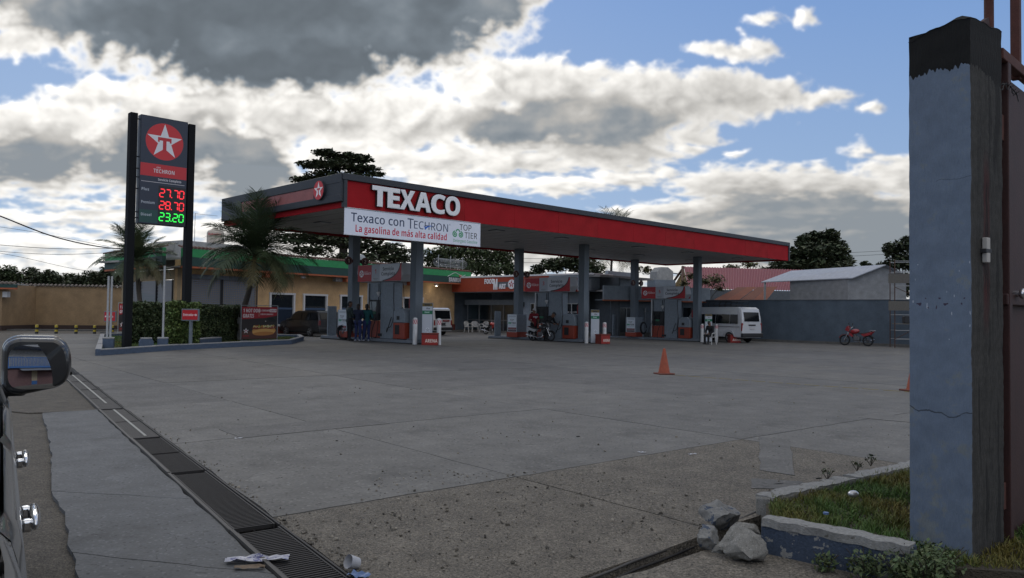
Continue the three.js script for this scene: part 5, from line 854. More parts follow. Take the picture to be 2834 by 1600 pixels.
function palm(label, trunk, R, n, seed, limed) {
  const p0 = trunk[0], t = thing('palm_tree', label, 'palm tree', p0), r = rng(seed), rel = trunk.map((q) => q.clone().sub(p0)), top = rel[rel.length - 1];
  const curve = new THREE.CatmullRomCurve3(rel), g = mb(), N = 26;
  for (let i = 0; i < N; i++) { const a = curve.getPoint(i / N), b = curve.getPoint((i + 1) / N), rad = lerp(.15, .085, i / N); const e = new THREE.CylinderGeometry(rad * .9, rad * 1.06, a.distanceTo(b) * 1.08, 10); e.applyQuaternion(new THREE.Quaternion().setFromUnitVectors(V3(0, 1, 0), b.clone().sub(a).normalize())); g.add(e, (a.x + b.x) / 2, (a.y + b.y) / 2, (a.z + b.z) / 2); }
  g.build('trunk', M.palmTrunk, t);
  if (limed) { const w = mb(); for (let i = 0; i < 9; i++) { const a = curve.getPoint(i / N), b = curve.getPoint((i + 1) / N), rad = lerp(.17, .10, i / N) + .012; const e = new THREE.CylinderGeometry(rad * .92, rad * 1.06, a.distanceTo(b) * 1.08, 10); e.applyQuaternion(new THREE.Quaternion().setFromUnitVectors(V3(0, 1, 0), b.clone().sub(a).normalize())); w.add(e, (a.x + b.x) / 2, (a.y + b.y) / 2, (a.z + b.z) / 2); } w.build('lime_wash', M.limewash, t); }
  const V = [frondGeo(seed + 1, R, .15, R * .26), frondGeo(seed + 2, R, .45, R * .27), frondGeo(seed + 3, R, .7, R * .28), frondGeo(seed + 4, R * .92, .85, R * .24)];
  for (let i = 0; i < n; i++) {
    const e = i / (n - 1), lift = lerp(1.35, -.34, Math.pow(e, .8)) + .22 * (r() - .5), k = lift > .75 ? 0 : lift > .3 ? 1 : lift > -.15 ? 2 : 3;
    const f = part('frond', V[k], M.frond[k === 3 && r() < .3 ? 3 : k === 3 ? 2 : Math.min(2, Math.floor(r() * 2.2))], t); f.position.copy(top); f.rotation.order = 'YZX'; f.rotation.y = i * 2.399 + .5 * (r() - .5); f.rotation.z = lift; f.rotation.x = .6 * (r() - .5); f.scale.setScalar(.82 + .3 * r());
  }
}
palm('bushy palm with leaning trunk beside the hot dog banner', [onIsle(662, 33.6), atZ(668, 880, 33.3), atZ(690, 800, 32.6), atZ(706, 705, 31.6)], 2.45, 48, 71, true);
palm('smaller palm partly hidden behind the left price sign post', [onIsle(390, 40.2), atZ(388, 850, 40.2), atZ(382, 790, 40.2), atZ(380, 720, 40.2)], 2.1, 38, 81, true);
palm('tall palm behind the shop, its crown hidden by the canopy', [plantAt(1690, 70), atZ(1690, 800, 70), atZ(1692, 740, 70), atZ(1695, 682, 70)], 3.4, 46, 91, false);
// hedges clipped to blocks
function hedge(label, a, b, w, h, m, seed, n) {
  const c = a.clone().lerp(b, .5), L = Math.hypot(b.x - a.x, b.z - a.z), t = thing('clipped_hedge', label, 'hedge', c, Math.atan2(a.z - b.z, b.x - a.x)), r = rng(seed), P = [];
  mb().rbox(L - .12, h - .1, w - .12, .1, 0, h / 2 - .05, 0).build('inner_twigs', mat([.045, .065, .028], 1), t);
  const k = []; for (let i = 0; i < n; i++) { const f = r(), u = r() - .5, v = r(), bulge = .10 * pnoise(u * L * 1.6 + seed, v * 4) + .05 * (r() - .5); if (f < .5) k.push([u * L, v * h, (r() < .85 ? 1 : -1) * (w / 2 + bulge), .05, .05, .05, 2]); else if (f < .75) k.push([(r() < .5 ? -1 : 1) * (L / 2 + bulge), v * h, (r() - .5) * w, .05, .05, .05, 2]); else k.push([u * L, h + bulge - .02, (r() - .5) * w, .05, .05, .05, 2]); }
  part('foliage', leafGeo(seed, k, .06, { flat: 1 }), m, t);
}
hedge('dark green clipped hedge block between sign post and pole', onIsle(376, 30.0), onIsle(458, 29.8), 1.2, 1.5, M.leafMid, 101, 3600);
hedge('bright bulging green hedge block behind the Entrada sign', onIsle(464, 27.6), onIsle(546, 28.1), 1.0, 1.55, M.leafLight, 102, 4200);
hedge('long dark hedge running toward the leaning palm', onIsle(548, 30.6), onIsle(664, 34.9), 1.0, 1.45, M.leafMid, 103, 5000);
// grass: bent blades in tufts
function bladeGeo(h, w) { const P = [], q = [[0, 0], [.02, .45], [.07, .8], [.16, 1]]; for (let i = 0; i < 3; i++) { const [a, y] = q[i], [b, z] = q[i + 1], wa = w * (1 - i / 3), wb = w * (1 - (i + 1) / 3); P.push(-wa, y * h, a * h * 3, wa, y * h, a * h * 3, wb, z * h, b * h * 3, -wa, y * h, a * h * 3, wb, z * h, b * h * 3, -wb, z * h, b * h * 3); } const g = new THREE.BufferGeometry(); g.setAttribute('position', new THREE.Float32BufferAttribute(P, 3)); g.computeVertexNormals(); return g; }
function grassOver(label, inside, box, N, h, w, seed, tint, y, name = 'grass') {
  const r = rng(seed), im = new THREE.InstancedMesh(bladeGeo(h, w), mat([.075, .11, .032], .75), N), m4 = new THREE.Matrix4(), c = new THREE.Color(); let k = 0;
  while (k < N) { const x = lerp(box[0], box[1], r()), Z = lerp(box[2], box[3], r()); if (!inside(x, Z)) continue; const patch = pnoise(x * tint + 3, Z * tint), clump = .6 + .6 * pnoise(x * 4 * tint + 9, Z * 4 * tint) + .5 * r(); if (clump < .25) continue; const s = clamp(clump, .35, 1.35); m4.compose(V3(x, groundY(x, Z) + y, -Z), new THREE.Quaternion().setFromEuler(new THREE.Euler((r() - .5) * 1.1, r() * 6.28, (r() - .5) * 1.1)), V3(.8 + .5 * r(), s, s)); im.setMatrixAt(k, m4); const dry = clamp(.22 + 1.0 * patch + .5 * (r() - .4)), t = .7 + .7 * r(); im.setColorAt(k, c.setRGB(t * lerp(.8, 1.9, dry), t * lerp(1.1, 1.05, dry), t * lerp(.7, .75, dry))); k++; }
  im.name = numbered(name); im.userData = { kind: 'stuff', label, category: 'grass' }; scene.add(im);
}
const inPoly = (poly) => (x, z) => { let s = false; for (let i = 0, j = poly.length - 1; i < poly.length; j = i++) { const [a, b] = poly[i], [c, d] = poly[j]; if ((b > z) !== (d > z) && x < (c - a) * (z - b) / (d - b) + a) s = !s; } return s; };
grassOver('short patchy green grass on the traffic island', inPoly(ISLE.map(([x, z]) => [lerp(x, -13.3, .03), lerp(z, 32, .02)])), [-19, -9, 22.8, 41], 22000, .07, .012, 111, .5, .04);

// ---------------------------------------------------------------- planter, pillar, gate and rubble at the right
const FLAKE = (seed, paint, under, amt, extra) => noiseTex(512, (u, v) => { const a = tfbm(u + seed * .13, v, 5, 6, .6), b = tfbm(u, v + seed * .31, 16, 4, .6), k = sstep(amt - .03, amt + .03, a + .45 * b), g = .92 + .16 * tfbm(u, v, 30, 3); return paint.map((p, i) => lerp(p, under[i], k) * g); }, true);
M.bluePeel = mat(0xffffff, .85, { map: rep(FLAKE(1, [.25, .30, .375], [.56, .56, .55], .20), .55), bumpMap: rep(T.bump, .4), bumpScale: .004 });
M.rubblePaint = mat(0xffffff, .92, { map: rep(FLAKE(4, [.60, .60, .59], [.36, .41, .49], .16), .5), bumpMap: rep(T.wornBump, .4), bumpScale: .01 });
M.whitePeel = mat(0xffffff, .9, { map: rep(FLAKE(2, [.56, .56, .55], [.40, .39, .37], .26), .7), bumpMap: rep(T.bump, .3), bumpScale: .006 });
M.rawConc = mat([.44, .43, .40], .95, { map: rep(T.concrete, .7), bumpMap: rep(T.wornBump, .4), bumpScale: .008 });
function rough(g, amp, f = 9, seed = 0) { const p = g.attributes.position; for (let i = 0; i < p.count; i++) { const x = p.getX(i), y = p.getY(i), z = p.getZ(i); p.setXYZ(i, x + amp * pnoise(y * f + seed, z * f), y + amp * pnoise(x * f + 7 + seed, z * f), z + amp * pnoise(x * f, y * f + 3 + seed)); } g.computeVertexNormals(); return g; }
const PLANT = [[1.66, 4.98], [2.32, 4.40], [2.9, 4.3], [4.4, 5.6], [6.0, 7.0], [5.2, 8.3], [3.85, 7.27], [1.9, 5.78]];
{
  const pl = thing('planter_bed', 'grassy planter bed edged with peeling blue and white kerbs', 'planter');
  part('soil', slabGeo(PLANT, .15, .10, 1, .3), M.soil, pl);
  { const a = [1.60, 4.94], b = [2.25, 4.365], L = Math.hypot(b[0] - a[0], b[1] - a[1]), ry = Math.atan2(b[1] - a[1], b[0] - a[0]); const k = part('kerb_stone', metreUV(rough(new RoundedBoxGeometry(L, .27, .13, 8, .02), .012, 9, 2)), M.bluePeel, pl, (a[0] + b[0]) / 2 + .04, .075, -(a[1] + b[1]) / 2 - .05, ry); part('kerb_top', metreUV(rough(new THREE.BoxGeometry(L - .01, .05, .137, 30, 2, 4), .010, 11, 5)), M.whitePeel, k, 0, .118, 0); }
  [[[1.90, 5.84], [2.86, 6.56]], [[2.87, 6.57], [3.83, 7.29]], [[3.84, 7.30], [5.2, 8.35]]].forEach(([a, b], i) => { const L = Math.hypot(b[0] - a[0], b[1] - a[1]), ry = Math.atan2(b[1] - a[1], b[0] - a[0]); const k = part('kerb_stone', metreUV(rough(new RoundedBoxGeometry(L, .26, .15, 8, .02), .014, 8, 4 + i)), M.rawConc, pl, (a[0] + b[0]) / 2, .01, -(a[1] + b[1]) / 2, ry); part('kerb_top', metreUV(rough(new THREE.BoxGeometry(L - .02, .04, .15, 24, 2, 4), .012, 11, 8 + i)), M.whitePeel, k, .01, .118, 0); });
}
grassOver('tufty green and straw coloured grass in the planter bed', inPoly(PLANT.map(([x, z]) => [lerp(x, 3.4, .02), lerp(z, 6.2, .02)])), [1.6, 6, 4.2, 8.9], 30000, .07, .005, 121, 1.6, .09);
// broken kerb lumps
function lump(seed, sx, sy, sz) { const g = new THREE.BoxGeometry(sx, sy, sz, 14, 12, 12), p = g.attributes.position, r = rng(seed), cuts = [...Array(6)].map(() => { const n = V3(r() - .5, r() - .5, r() - .5).normalize(); return [n, .30 + .16 * r()]; }); for (let i = 0; i < p.count; i++) { const v = V3(p.getX(i) / sx, p.getY(i) / sy, p.getZ(i) / sz); for (const [n, d] of cuts) { const e = v.dot(n) - d; if (e > 0) v.addScaledVector(n, -e); } p.setXYZ(i, v.x * sx, v.y * sy, v.z * sz); } return metreUV(rough(rough(g, .014, 12, seed), .007, 34, seed + 5)); }
[[2000, 1462, .36, .17, .20, .5, .35, -.42, M.rubblePaint, 'tilted broken kerb piece with blue paint over the gutter end'], [1962, 1518, .20, .15, .15, 1.2, .1, .3, M.rubblePaint, 'small broken lump with a blue painted face by the gutter'], [2052, 1548, .30, .24, .22, 2.2, .2, .15, M.rawConc, 'rough pale concrete lump with a hollow by the blue kerb'], [2072, 1480, .17, .11, .14, .2, .1, .2, M.rawConc, 'rounded grey rubble lump beside the planter end'], [2094, 1512, .15, .10, .13, 1.7, .3, .1, M.rawConc, 'small grey rubble lump against the blue kerb'], [1992, 1528, .10, .07, .09, .7, 0, 0, M.rawConc, 'fist-sized chip of concrete among the rubble']].forEach(([px, py, a, b, c, ry, rx, rz, m, label], i) => { const p = onGround(px, py), o = new THREE.Mesh(lump(200 + i, a * .82, b * .82, c * .82), m); o.name = numbered('rubble_lump'); o.rotation.set(rx, ry, rz, 'YXZ'); o.position.set(p.x, b * .30 + (i === 0 ? .03 : 0), p.z); scene.add(o); tag(o, label, 'rubble', 'broken kerb rubble'); });
{ // weeds at the foot of the kerb and pillar
  const spots = [[1.86, 4.58, .07, 60], [2.03, 4.44, .10, 120], [2.17, 4.31, .13, 170], [2.27, 4.25, .14, 190], [2.36, 4.32, .14, 170], [2.44, 4.43, .13, 150], [2.42, 4.62, .12, 110]];
  spots.forEach(([wx, wz, s, n], i) => { const p = V3(wx, .0, -wz), w = thing('weed', ['low weed at the peeling blue kerb', 'leafy weed hiding the blue kerb end', 'tall leafy weed between kerb and pillar', 'leafy weed growing up the pillar foot', 'spreading weed on the footpath by the kerb', 'small weed in the crack before the blue kerb', 'small weed at the corner of the pillar'][i], 'weed', p); const st = mb(), r = rng(300 + i); for (let k = 0; k < 7; k++) { const a = r() * 6.28; st.tube([[0, -.02, 0], [Math.cos(a) * s * .5, s * .9, Math.sin(a) * s * .5], [Math.cos(a) * s * 1.1, s * (1.2 + .5 * r()), Math.sin(a) * s]], .0022, 4, 6); } st.build('stem', M.bark, w); part('foliage', leafGeo(310 + i, [[0, s * .8, 0, s * 1.1, s * .9, s * 1.0, n * 3]], .014, { flat: 1, shell: .6 }), M.leafWeed ??= leafMat([.06, .095, .035]), w); });
  const pts = [[2372, 1345, .05], [2410, 1330, .05], [2290, 1372, .05]]; pts.forEach(([px, py, s], i) => { const p = onGround(px, py), w = thing('kerb_sprig', 'small dark sprig standing up along the far planter kerb', 'weed', V3(p.x, .13, p.z), 0, 'sprigs on the far kerb'); const st = mb(); for (let k = 0; k < 4; k++) st.bar([0, 0, 0], [.05 * Math.cos(k * 1.9), s * 1.6, .05 * Math.sin(k * 1.9)], .003, 4); st.build('stem', M.bark, w); part('foliage', leafGeo(330 + i, [[0, s * 1.4, 0, .06, .04, .06, 24]], .016, { flat: 1 }), M.leafDark, w); });
}
{ // weathered gate pillar
  const t = thing('concrete_pillar', 'weathered blue-grey concrete pillar with blackened top beside the gate', 'pillar', V3(2.745, 0, -4.778), -.944), W = .36, D = .42, H = 3.28;
  const topY = (x, z) => H + .02 * pnoise(x * 9, z * 9) - .05 * sstep(.1, -.18, x) * sstep(0, .2, z);
  const face = (w, seed, side) => {
    const tw = 256, th = 2048, d = new Uint8Array(tw * th * 4);
    for (let j = 0; j < th; j++) for (let i = 0; i < tw; i++) {
      const x = i / tw * w, y = j / th * H, n1 = fbm(x * 5 + seed, y * 5, 5, .55), n2 = fbm(x * 22 + seed, y * 22, 4, .6), n3 = pnoise(x * 120, y * 120 + seed), o = (j * tw + i) * 4; let c;
      const edge = 3.0 + .035 * fbm(x * 14 + seed * 3, 2.3, 3) + .02 * pnoise(x * 60, seed) + (side ? -.26 * Math.max(0, x - .10) : -.02 * x);
      if (y > edge) { const g = .050 + .03 * n1 + .035 * Math.max(0, n2) + .02 * n3; c = [g, g * 1.02, g * .98]; if (y < edge + .012) c = [.03, .03, .03]; }
      else if (!side) { const g = 1 + .07 * n1 + .05 * n2 + .025 * n3, worn = sstep(.25, .55, n1 * .8 + n2 * .5 + .25 * sstep(1.6, .2, y)); c = [lerp(.40, .43, worn) * g, lerp(.45, .455, worn) * g, lerp(.515, .47, worn) * g];
        const crack = Math.abs(y - (.92 + .05 * fbm(x * 7 + 4, 1) + .12 * Math.abs(x - .24))); if (crack < .0035 + .003 * n2) c = c.map((v) => v * .6);
        const crack2 = Math.abs(y - (2.33 + .03 * fbm(x * 9 + 1, 7))); if (crack2 < .0016 && x > .16) c = c.map((v) => v * .72);
        const fl = pnoise(x * 70 + 5, y * 26) + .6 * pnoise(x * 16, y * 16 + 9); if (y > 1.35 && y < 1.86 && fl > .95) c = [.66, .68, .72];
        const pit = pnoise(x * 90 + 31, y * 90); if (pit > .86) c = c.map((v) => v * .8);
        if (y > 1.55 && y < 1.62 && pnoise(x * 40, y * 30) > .6) c = [.24, .2, .27]; }
      else { const st = fbm(x * 16 + seed, y * 1.3, 4), g = .21 + .07 * st + .06 * n2 + .025 * n3, lo = 0; c = [g * 1.02, g, g * .95]; const redS = sstep(.055, .02, Math.abs(x - .20 - .02 * pnoise(y * 3, 1))) * sstep(2.55, 2.3, y) * sstep(1.35, 1.6, y) * (.5 + .5 * clamp(n1 + .5)); c = [lerp(c[0], .26, redS * .8), lerp(c[1], .06, redS * .8), lerp(c[2], .06, redS * .8)]; const dk = sstep(.16, .4, st + .8 * (x - .16)); c = c.map((v) => v * lerp(1, .48, dk)); const pale = sstep(.02, 0, x) * sstep(2.6, 2.4, y); c = c.map((v) => lerp(v, .3, pale * .6)); }
      for (let k = 0; k < 3; k++) d[o + k] = clamp(c[k]) * 255; d[o + 3] = 255;
    }
    const tx = new THREE.DataTexture(d, tw, th); tx.colorSpace = THREE.SRGBColorSpace; tx.magFilter = THREE.LinearFilter; tx.minFilter = THREE.LinearMipmapLinearFilter; tx.generateMipmaps = true; tx.needsUpdate = true; return mat(0xffffff, .92, { map: tx, bumpMap: rep(T.bump, .5), bumpScale: .004 });
  };
  const sheetFace = (name, w, fx, m) => { const g = new THREE.PlaneGeometry(w, H, 14, 130), p = g.attributes.position; for (let i = 0; i < p.count; i++) { const u = p.getX(i) / w + .5, y = p.getY(i) + H / 2; const [x, z] = fx(u), e = .004 * pnoise(y * 5, 3.3) + .003 * pnoise(y * 40, 1.7), c = .004 * pnoise(y * 6 + 9, 5); const jx = x > W / 2 - .001 ? e : x < -W / 2 + .001 ? c : 0; p.setXYZ(i, x + jx, y > H - .01 ? topY(x, z) : y - (y < .01 ? .06 : 0), z + .005 * pnoise(x * 14, y * 10) * (Math.abs(x) < W / 2 - .01 ? 1 : .2)); } g.computeVertexNormals(); return part(name, g, m, t); };
  sheetFace('painted_face', W, (u) => [(u - .5) * W, D / 2], face(W, 3, false)); sheetFace('bare_face', D, (u) => [W / 2, D / 2 - u * D], face(D, 8, true));
  const rest = face(D, 12, true); sheetFace('rear_face', W, (u) => [(.5 - u) * W, -D / 2], rest); sheetFace('street_face', D, (u) => [-W / 2, -D / 2 + u * D], rest);
  const tg = new THREE.PlaneGeometry(W + .008, D + .008, 12, 12); tg.rotateX(-Math.PI / 2); const tp = tg.attributes.position; for (let i = 0; i < tp.count; i++) { const x = tp.getX(i), z = tp.getZ(i), rim = Math.max(Math.abs(x) / W, Math.abs(z) / D) > .49; tp.setY(i, topY(x, z) + (rim ? -.002 : .015 + .012 * pnoise(x * 25, z * 25))); } tg.computeVertexNormals(); part('cap', metreUV(tg), M.moss ??= grained([.006, .007, .006], .95, .3, .01), t);
}
const PILL = (x, y, z) => V3(x, y, z).applyAxisAngle(V3(0, 1, 0), -.944).add(V3(2.745, 0, -4.778));
{ const t = thing('lock_tag', 'white plastic tube strapped to the bare pillar face', 'tube', PILL(.195, 1.83, .05), -.944); mb().rbox(.03, .15, .045, .006, 0, .075, 0).build('tube', M.whitePlastic = mat([.42, .40, .37], .6), t); mb().rbox(.036, .026, .075, .004, -.002, .07, 0).build('strap', M.black, t); }
{ // sheet steel gate hung on the pillar
  const g = thing('steel_gate', 'dark red sheet steel gate leaf hung behind the pillar', 'gate', V3(3.07, 0, -4.83), Math.atan2(.69, .72)), L = 1.7, H = 3.1;
  M.gate = grained([.045, .014, .012], .7, .8, .002, { map: rep(T.mottle, .8) }); M.gateRust = grained([.10, .035, .026], .85, .5, .003, { map: rep(T.mottle, .4) });
  mb().box(L, H - .12, .02, L / 2 + .04, H / 2 + .02, -.03).build('sheet', M.gate, g); mb().rbox(.07, H, .06, .008, .06, H / 2 + .02, 0).build('stile', M.gate, g); mb().rbox(L + .16, .07, .06, .008, L / 2, H + .05, 0).build('top_rail', M.gateRust, g); mb().rbox(L, .07, .05, .008, L / 2, 1.62, .0).build('mid_rail', M.gate, g);
  const k = mb().sph(.034, .20, 1.66, .06, 1, 1, .7, 16).build('knob', M.chrome, g); mb().cyl(.02, .02, .05, .20, 1.66, .03, 12, Math.PI / 2).build('knob_stem', M.chrome, k); for (const y of [.4, 2.7]) mb().box(.06, .16, .05, .0, y, -.02).build('hinge', M.gateRust, g);
  for (const [x, hh] of [[.42, 1.1]]) mb().rbox(.055, hh, .055, .006, x, H + hh / 2, -.02).build('upright', M.gateRust, g);
  const p = thing('rusty_pipe', 'rusty steel pipe rising behind the blackened pillar top', 'pipe', PILL(.10, 3.1, -.235), -.944); mb().cyl(.028, .028, 1.0, 0, .5, 0, 12).build('pipe', M.gateRust, p); mb().box(.03, .2, .09, 0, .18, .03, 0, .5).build('bracket', M.gate, p); mb().tube([[-.03, .42, .03], [.03, .43, .03], [.1, .40, .02]], .006).build('wire_tie', M.black, p);
  const w = thing('barbed_wire', 'loops of barbed wire between pillar and gate', 'barbed wire', PILL(.18, 2.4, -.1), 0), c = mb(), r = rng(9); const P1 = [], P2 = []; for (let i = 0; i <= 20; i++) { const a = i / 20; P1.push([.03 + .22 * a, .50 + .07 * Math.sin(a * 3), -.06 - .1 * a]); P2.push([.055 + .03 * Math.sin(a * 3.1), .35 - .42 * a, -.10 + .03 * Math.sin(a * 9)]); } c.tube(P1, .004, 5, 30); c.tube(P2, .004, 5, 30); c.tube(P1.map(([x, y, z], i) => [x, y - .02 + .02 * Math.cos(i * 1.4), z + .01]), .003, 5, 40); for (const P of [P1, P2]) for (let i = 1; i < 20; i += 2) c.bar(P[i].map((v) => v - .012 * (r() + .3)), P[i].map((v) => v + .012 * (r() + .3)), .0022, 4); c.build('wire', M.black, w);
}
// things dropped on the ground
{
  const crumple = (seed, w, h, y) => { const g = new THREE.PlaneGeometry(w, h, 10, 6); g.rotateX(-Math.PI / 2); const p = g.attributes.position; for (let i = 0; i < p.count; i++) p.setY(i, y * (.5 + .9 * pnoise(p.getX(i) / w * 4 + seed, p.getZ(i) / h * 3)) + .004); g.computeVertexNormals(); return g; };
  const drop = (name, label, px, py, g, m, ry = 0, lift = 0) => { const p = onGround(px, py), o = new THREE.Mesh(metreUV(g), m); o.name = numbered(name); o.position.set(p.x, p.y + lift + .004, p.z); o.rotation.y = ry; scene.add(o); return tag(o, label, 'litter'); };
  M.litterWhite = mat([.42, .43, .46], .6); M.litterBlue = mat([.10, .16, .32], .5); M.foil = mat([.5, .5, .52], .3, { metalness: .6 });
  drop('plastic_bag', 'crumpled white and violet plastic bag across the drain edge', 712, 1556, crumple(2, .36, .09, .028), noiseTex && mat(0xffffff, .5, { map: rep(noiseTex(128, (u, v) => { const n = tfbm(u, v, 6, 3); return n > .12 ? [.32, .33, .5] : [.62, .63, .68]; }, true), .3) }), .15);
  drop('torn_cardboard', 'torn brown cardboard scrap beside the plastic bag', 690, 1576, crumple(5, .17, .05, .014), mat([.16, .12, .085], .9), .1);
  drop('paper_cup', 'squashed white foam cup near the end of the gratings', 976, 1578, new THREE.CylinderGeometry(.04, .032, .07, 16, 2, true).rotateZ(1.2).rotateY(.4).translate(0, .04, 0), M.litterWhite, .4);
  drop('snack_wrapper', 'blue snack wrapper lying before the foam cup', 992, 1600, crumple(8, .12, .07, .02), M.litterBlue, -.4);
  drop('foil_wrapper', 'crumpled silver foil wrapper lying on the planter grass', 2362, 1432, new THREE.IcosahedronGeometry(.045, 1).scale(1, .6, .8), M.foil, .5, .17);
  drop('bottle_cap', 'small blue bottle cap on the peeling kerb top', 2286, 1512, new THREE.CylinderGeometry(.018, .018, .012, 14), M.litterBlue, 0, .21);
  [[1776, 1254, 'white paper scrap near the slab joint'], [1916, 1259, 'thin white paper strip on the worn slab'], [660, 1215, 'pale paper scrap on the grating']].forEach(([x, y, l], i) => drop('paper_scrap', l, x, y, crumple(20 + i, .09, .03, .008), M.litterWhite, .3 * i));
  [[2155, 1341, 'long dark twig on the small concrete patch'], [2266, 1325, 'dark bark scrap beside the planter kerb'], [932, 1221, 'dark stone on the concrete slab'], [1600, 1209, 'dark twig on the concrete slab by the joint']].forEach(([x, y, l], i) => drop('dark_scrap', l, x, y, new THREE.IcosahedronGeometry(.012, 1).scale([5, 3.2, 1.4, 2.6][i], .6, 1), M.dark, .1 * i + .3));
}

// ---------------------------------------------------------------- vehicles
const heading = (dx, dZ) => Math.atan2(dZ, dx);
M.tyre = mat([.015, .015, .016], .85); M.rim = mat([.22, .23, .24], .4, { metalness: .5 }); M.carGlass = phys([.006, .008, .010], .08, { specularIntensity: .45 }); M.bumper = mat([.02, .02, .022], .6); M.tail = mat([.22, .008, .01], .3); M.plate = mat([.45, .45, .46], .5); M.carTrim = mat([.03, .03, .032], .5);
const paint = (c, r = .35) => phys(c, r, { clearcoat: .8, clearcoatRoughness: .08 });
function wheel(parent, x, y, z, r, side, spokes = 5) {
  const w = new THREE.Mesh(metreUV(new THREE.TorusGeometry(r * .80, r * .20, 8, 26).scale(1, 1, 1.25)), M.tyre); w.name = 'wheel'; w.position.set(x, y, z); parent.add(w);
  const rim = mb().lathe([[r * .62, -.06], [r * .66, -.07], [r * .66, .07], [r * .62, .06]], 22, 0, 0, 0, Math.PI / 2).cyl(r * .14, r * .14, .05, 0, 0, side * .06, 12, Math.PI / 2); for (let k = 0; k < spokes; k++) { const a = k * 2 * Math.PI / spokes; rim.box(r * .52, r * .17, .03, Math.cos(a) * r * .36, Math.sin(a) * r * .36, side * .055, 0, 0, a); } rim.build('rim', M.rim, w); mb().cyl(r * .6, r * .6, .02, 0, 0, 0, 16, Math.PI / 2).build('brake_disc', M.bumper, w);
}
// side outline with arches cut out; w: width; belt and roof heights drive the inward lean of the cabin
function carSkin(top, x0, x1, sill, wheels, R, w, belt, roof, lean, nose) {
  const pts = [...top]; let bottom = [[x0, sill]];
  for (const wx of wheels) { for (let k = 0; k <= 8; k++) { const a = Math.PI - k * Math.PI / 8; bottom.push([wx + R * Math.cos(a), sill + .02 + Math.max(0, R * Math.sin(a) * 1.0 + (R * .62 - sill))]); } }
  bottom.push([x1, sill]);
  const g = extrude([...bottom, ...pts], w, .05); const p = g.attributes.position;
  for (let i = 0; i < p.count; i++) { const x = p.getX(i), y = p.getY(i), z = p.getZ(i), k = 1 - lean * sstep(belt - .1, roof, y) - .05 * sstep(belt - .3, sill, y), e = 1 - nose * Math.pow(Math.abs((x - (x0 + x1) / 2) / ((x1 - x0) / 2)), 6); p.setZ(i, z * k * e); }
  g.computeVertexNormals(); return g;
}
const leanZ = (y, w, belt, roof, lean) => w / 2 * (1 - lean * sstep(belt - .1, roof, y));
function sidePane(name, pts, parent, o, side, m = M.carGlass, proud = .008) { const g = new THREE.ShapeGeometry(new THREE.Shape(pts.map((q) => new THREE.Vector2(...q)))), p = g.attributes.position; for (let i = 0; i < p.count; i++) p.setZ(i, side * (leanZ(p.getY(i), o.w, o.belt, o.roof, o.lean) * (1 - o.nose * Math.pow(Math.abs(p.getX(i) - o.cx) / o.hl, 6)) + proud)); g.computeVertexNormals(); return part(name, metreUV(g), m, parent); }
{ // dark minivan parked at the bank
  const o = { w: 1.75, belt: .95, roof: 1.55, lean: .16, nose: .10, cx: 0, hl: 2.25 }, c = thing('parked_minivan', 'dark minivan parked at the bank wall behind the striped bollard', 'minivan', V3(-12.35, gAt(-12.35, -47.5) - .0, -47.5), heading(-.72, .69)), body = phys([.010, .011, .012], .4, { clearcoat: .3, clearcoatRoughness: .15 });
  mb().add(carSkin([[2.25, .55], [2.2, .78], [1.95, .90], [1.25, 1.02], [.55, 1.48], [.2, 1.55], [-1.75, 1.56], [-2.0, 1.48], [-2.2, 1.0], [-2.26, .6]], -2.25, 2.25, .26, [-1.3, 1.4], .34, o.w, o.belt, o.roof, o.lean, o.nose)).build('body', body, c);
  mb().box(3.6, .3, 1.3, 0, .35, 0).build('underbody', M.bumper, c);
  for (const s of [-1, 1]) { sidePane('side_window', [[1.05, 1.02], [.5, 1.42], [-.3, 1.46], [-.3, 1.0]], c, o, s); sidePane('side_window', [[-.36, 1.0], [-.36, 1.46], [-1.25, 1.46], [-1.25, 1.0]], c, o, s); sidePane('side_window', [[-1.31, 1.0], [-1.31, 1.46], [-1.85, 1.42], [-2.02, 1.04]], c, o, s); for (const x of [-1.3, 1.4]) wheel(c, x, .31, s * .80, .31, s); mb().box(.2, .28, .04, -2.17, .85, s * .74, 0).build('tail_light', M.tail, c); mb().rbox(.14, .12, .2, .03, .95, 1.0, s * .95).build('mirror', body, c); mb().box(.14, .03, .03, -.25, .86, s * .885).box(.14, .03, .03, -1.15, .86, s * .885).build('door_handle', M.carTrim, c); mb().rbox(.12, .14, .36, .03, 2.16, .72, s * .55).build('headlight', M.plate, c); }
  mb().box(.02, .42, 1.3, -2.13, 1.24, 0, 0, 0, -.36).build('rear_window', M.carGlass, c); mb().rbox(.16, .22, 1.62, .05, -2.24, .46, 0).build('rear_bumper', body, c); mb().box(.02, .13, .34, -2.3, .72, 0).build('number_plate', M.plate, c); mb().rbox(.16, .24, 1.6, .05, 2.22, .45, 0).build('front_bumper', body, c); const ws = mb().box(.02, .72, 1.35, .9, 1.26, 0, 0, 0, .98).build('windscreen', M.carGlass, c);
}
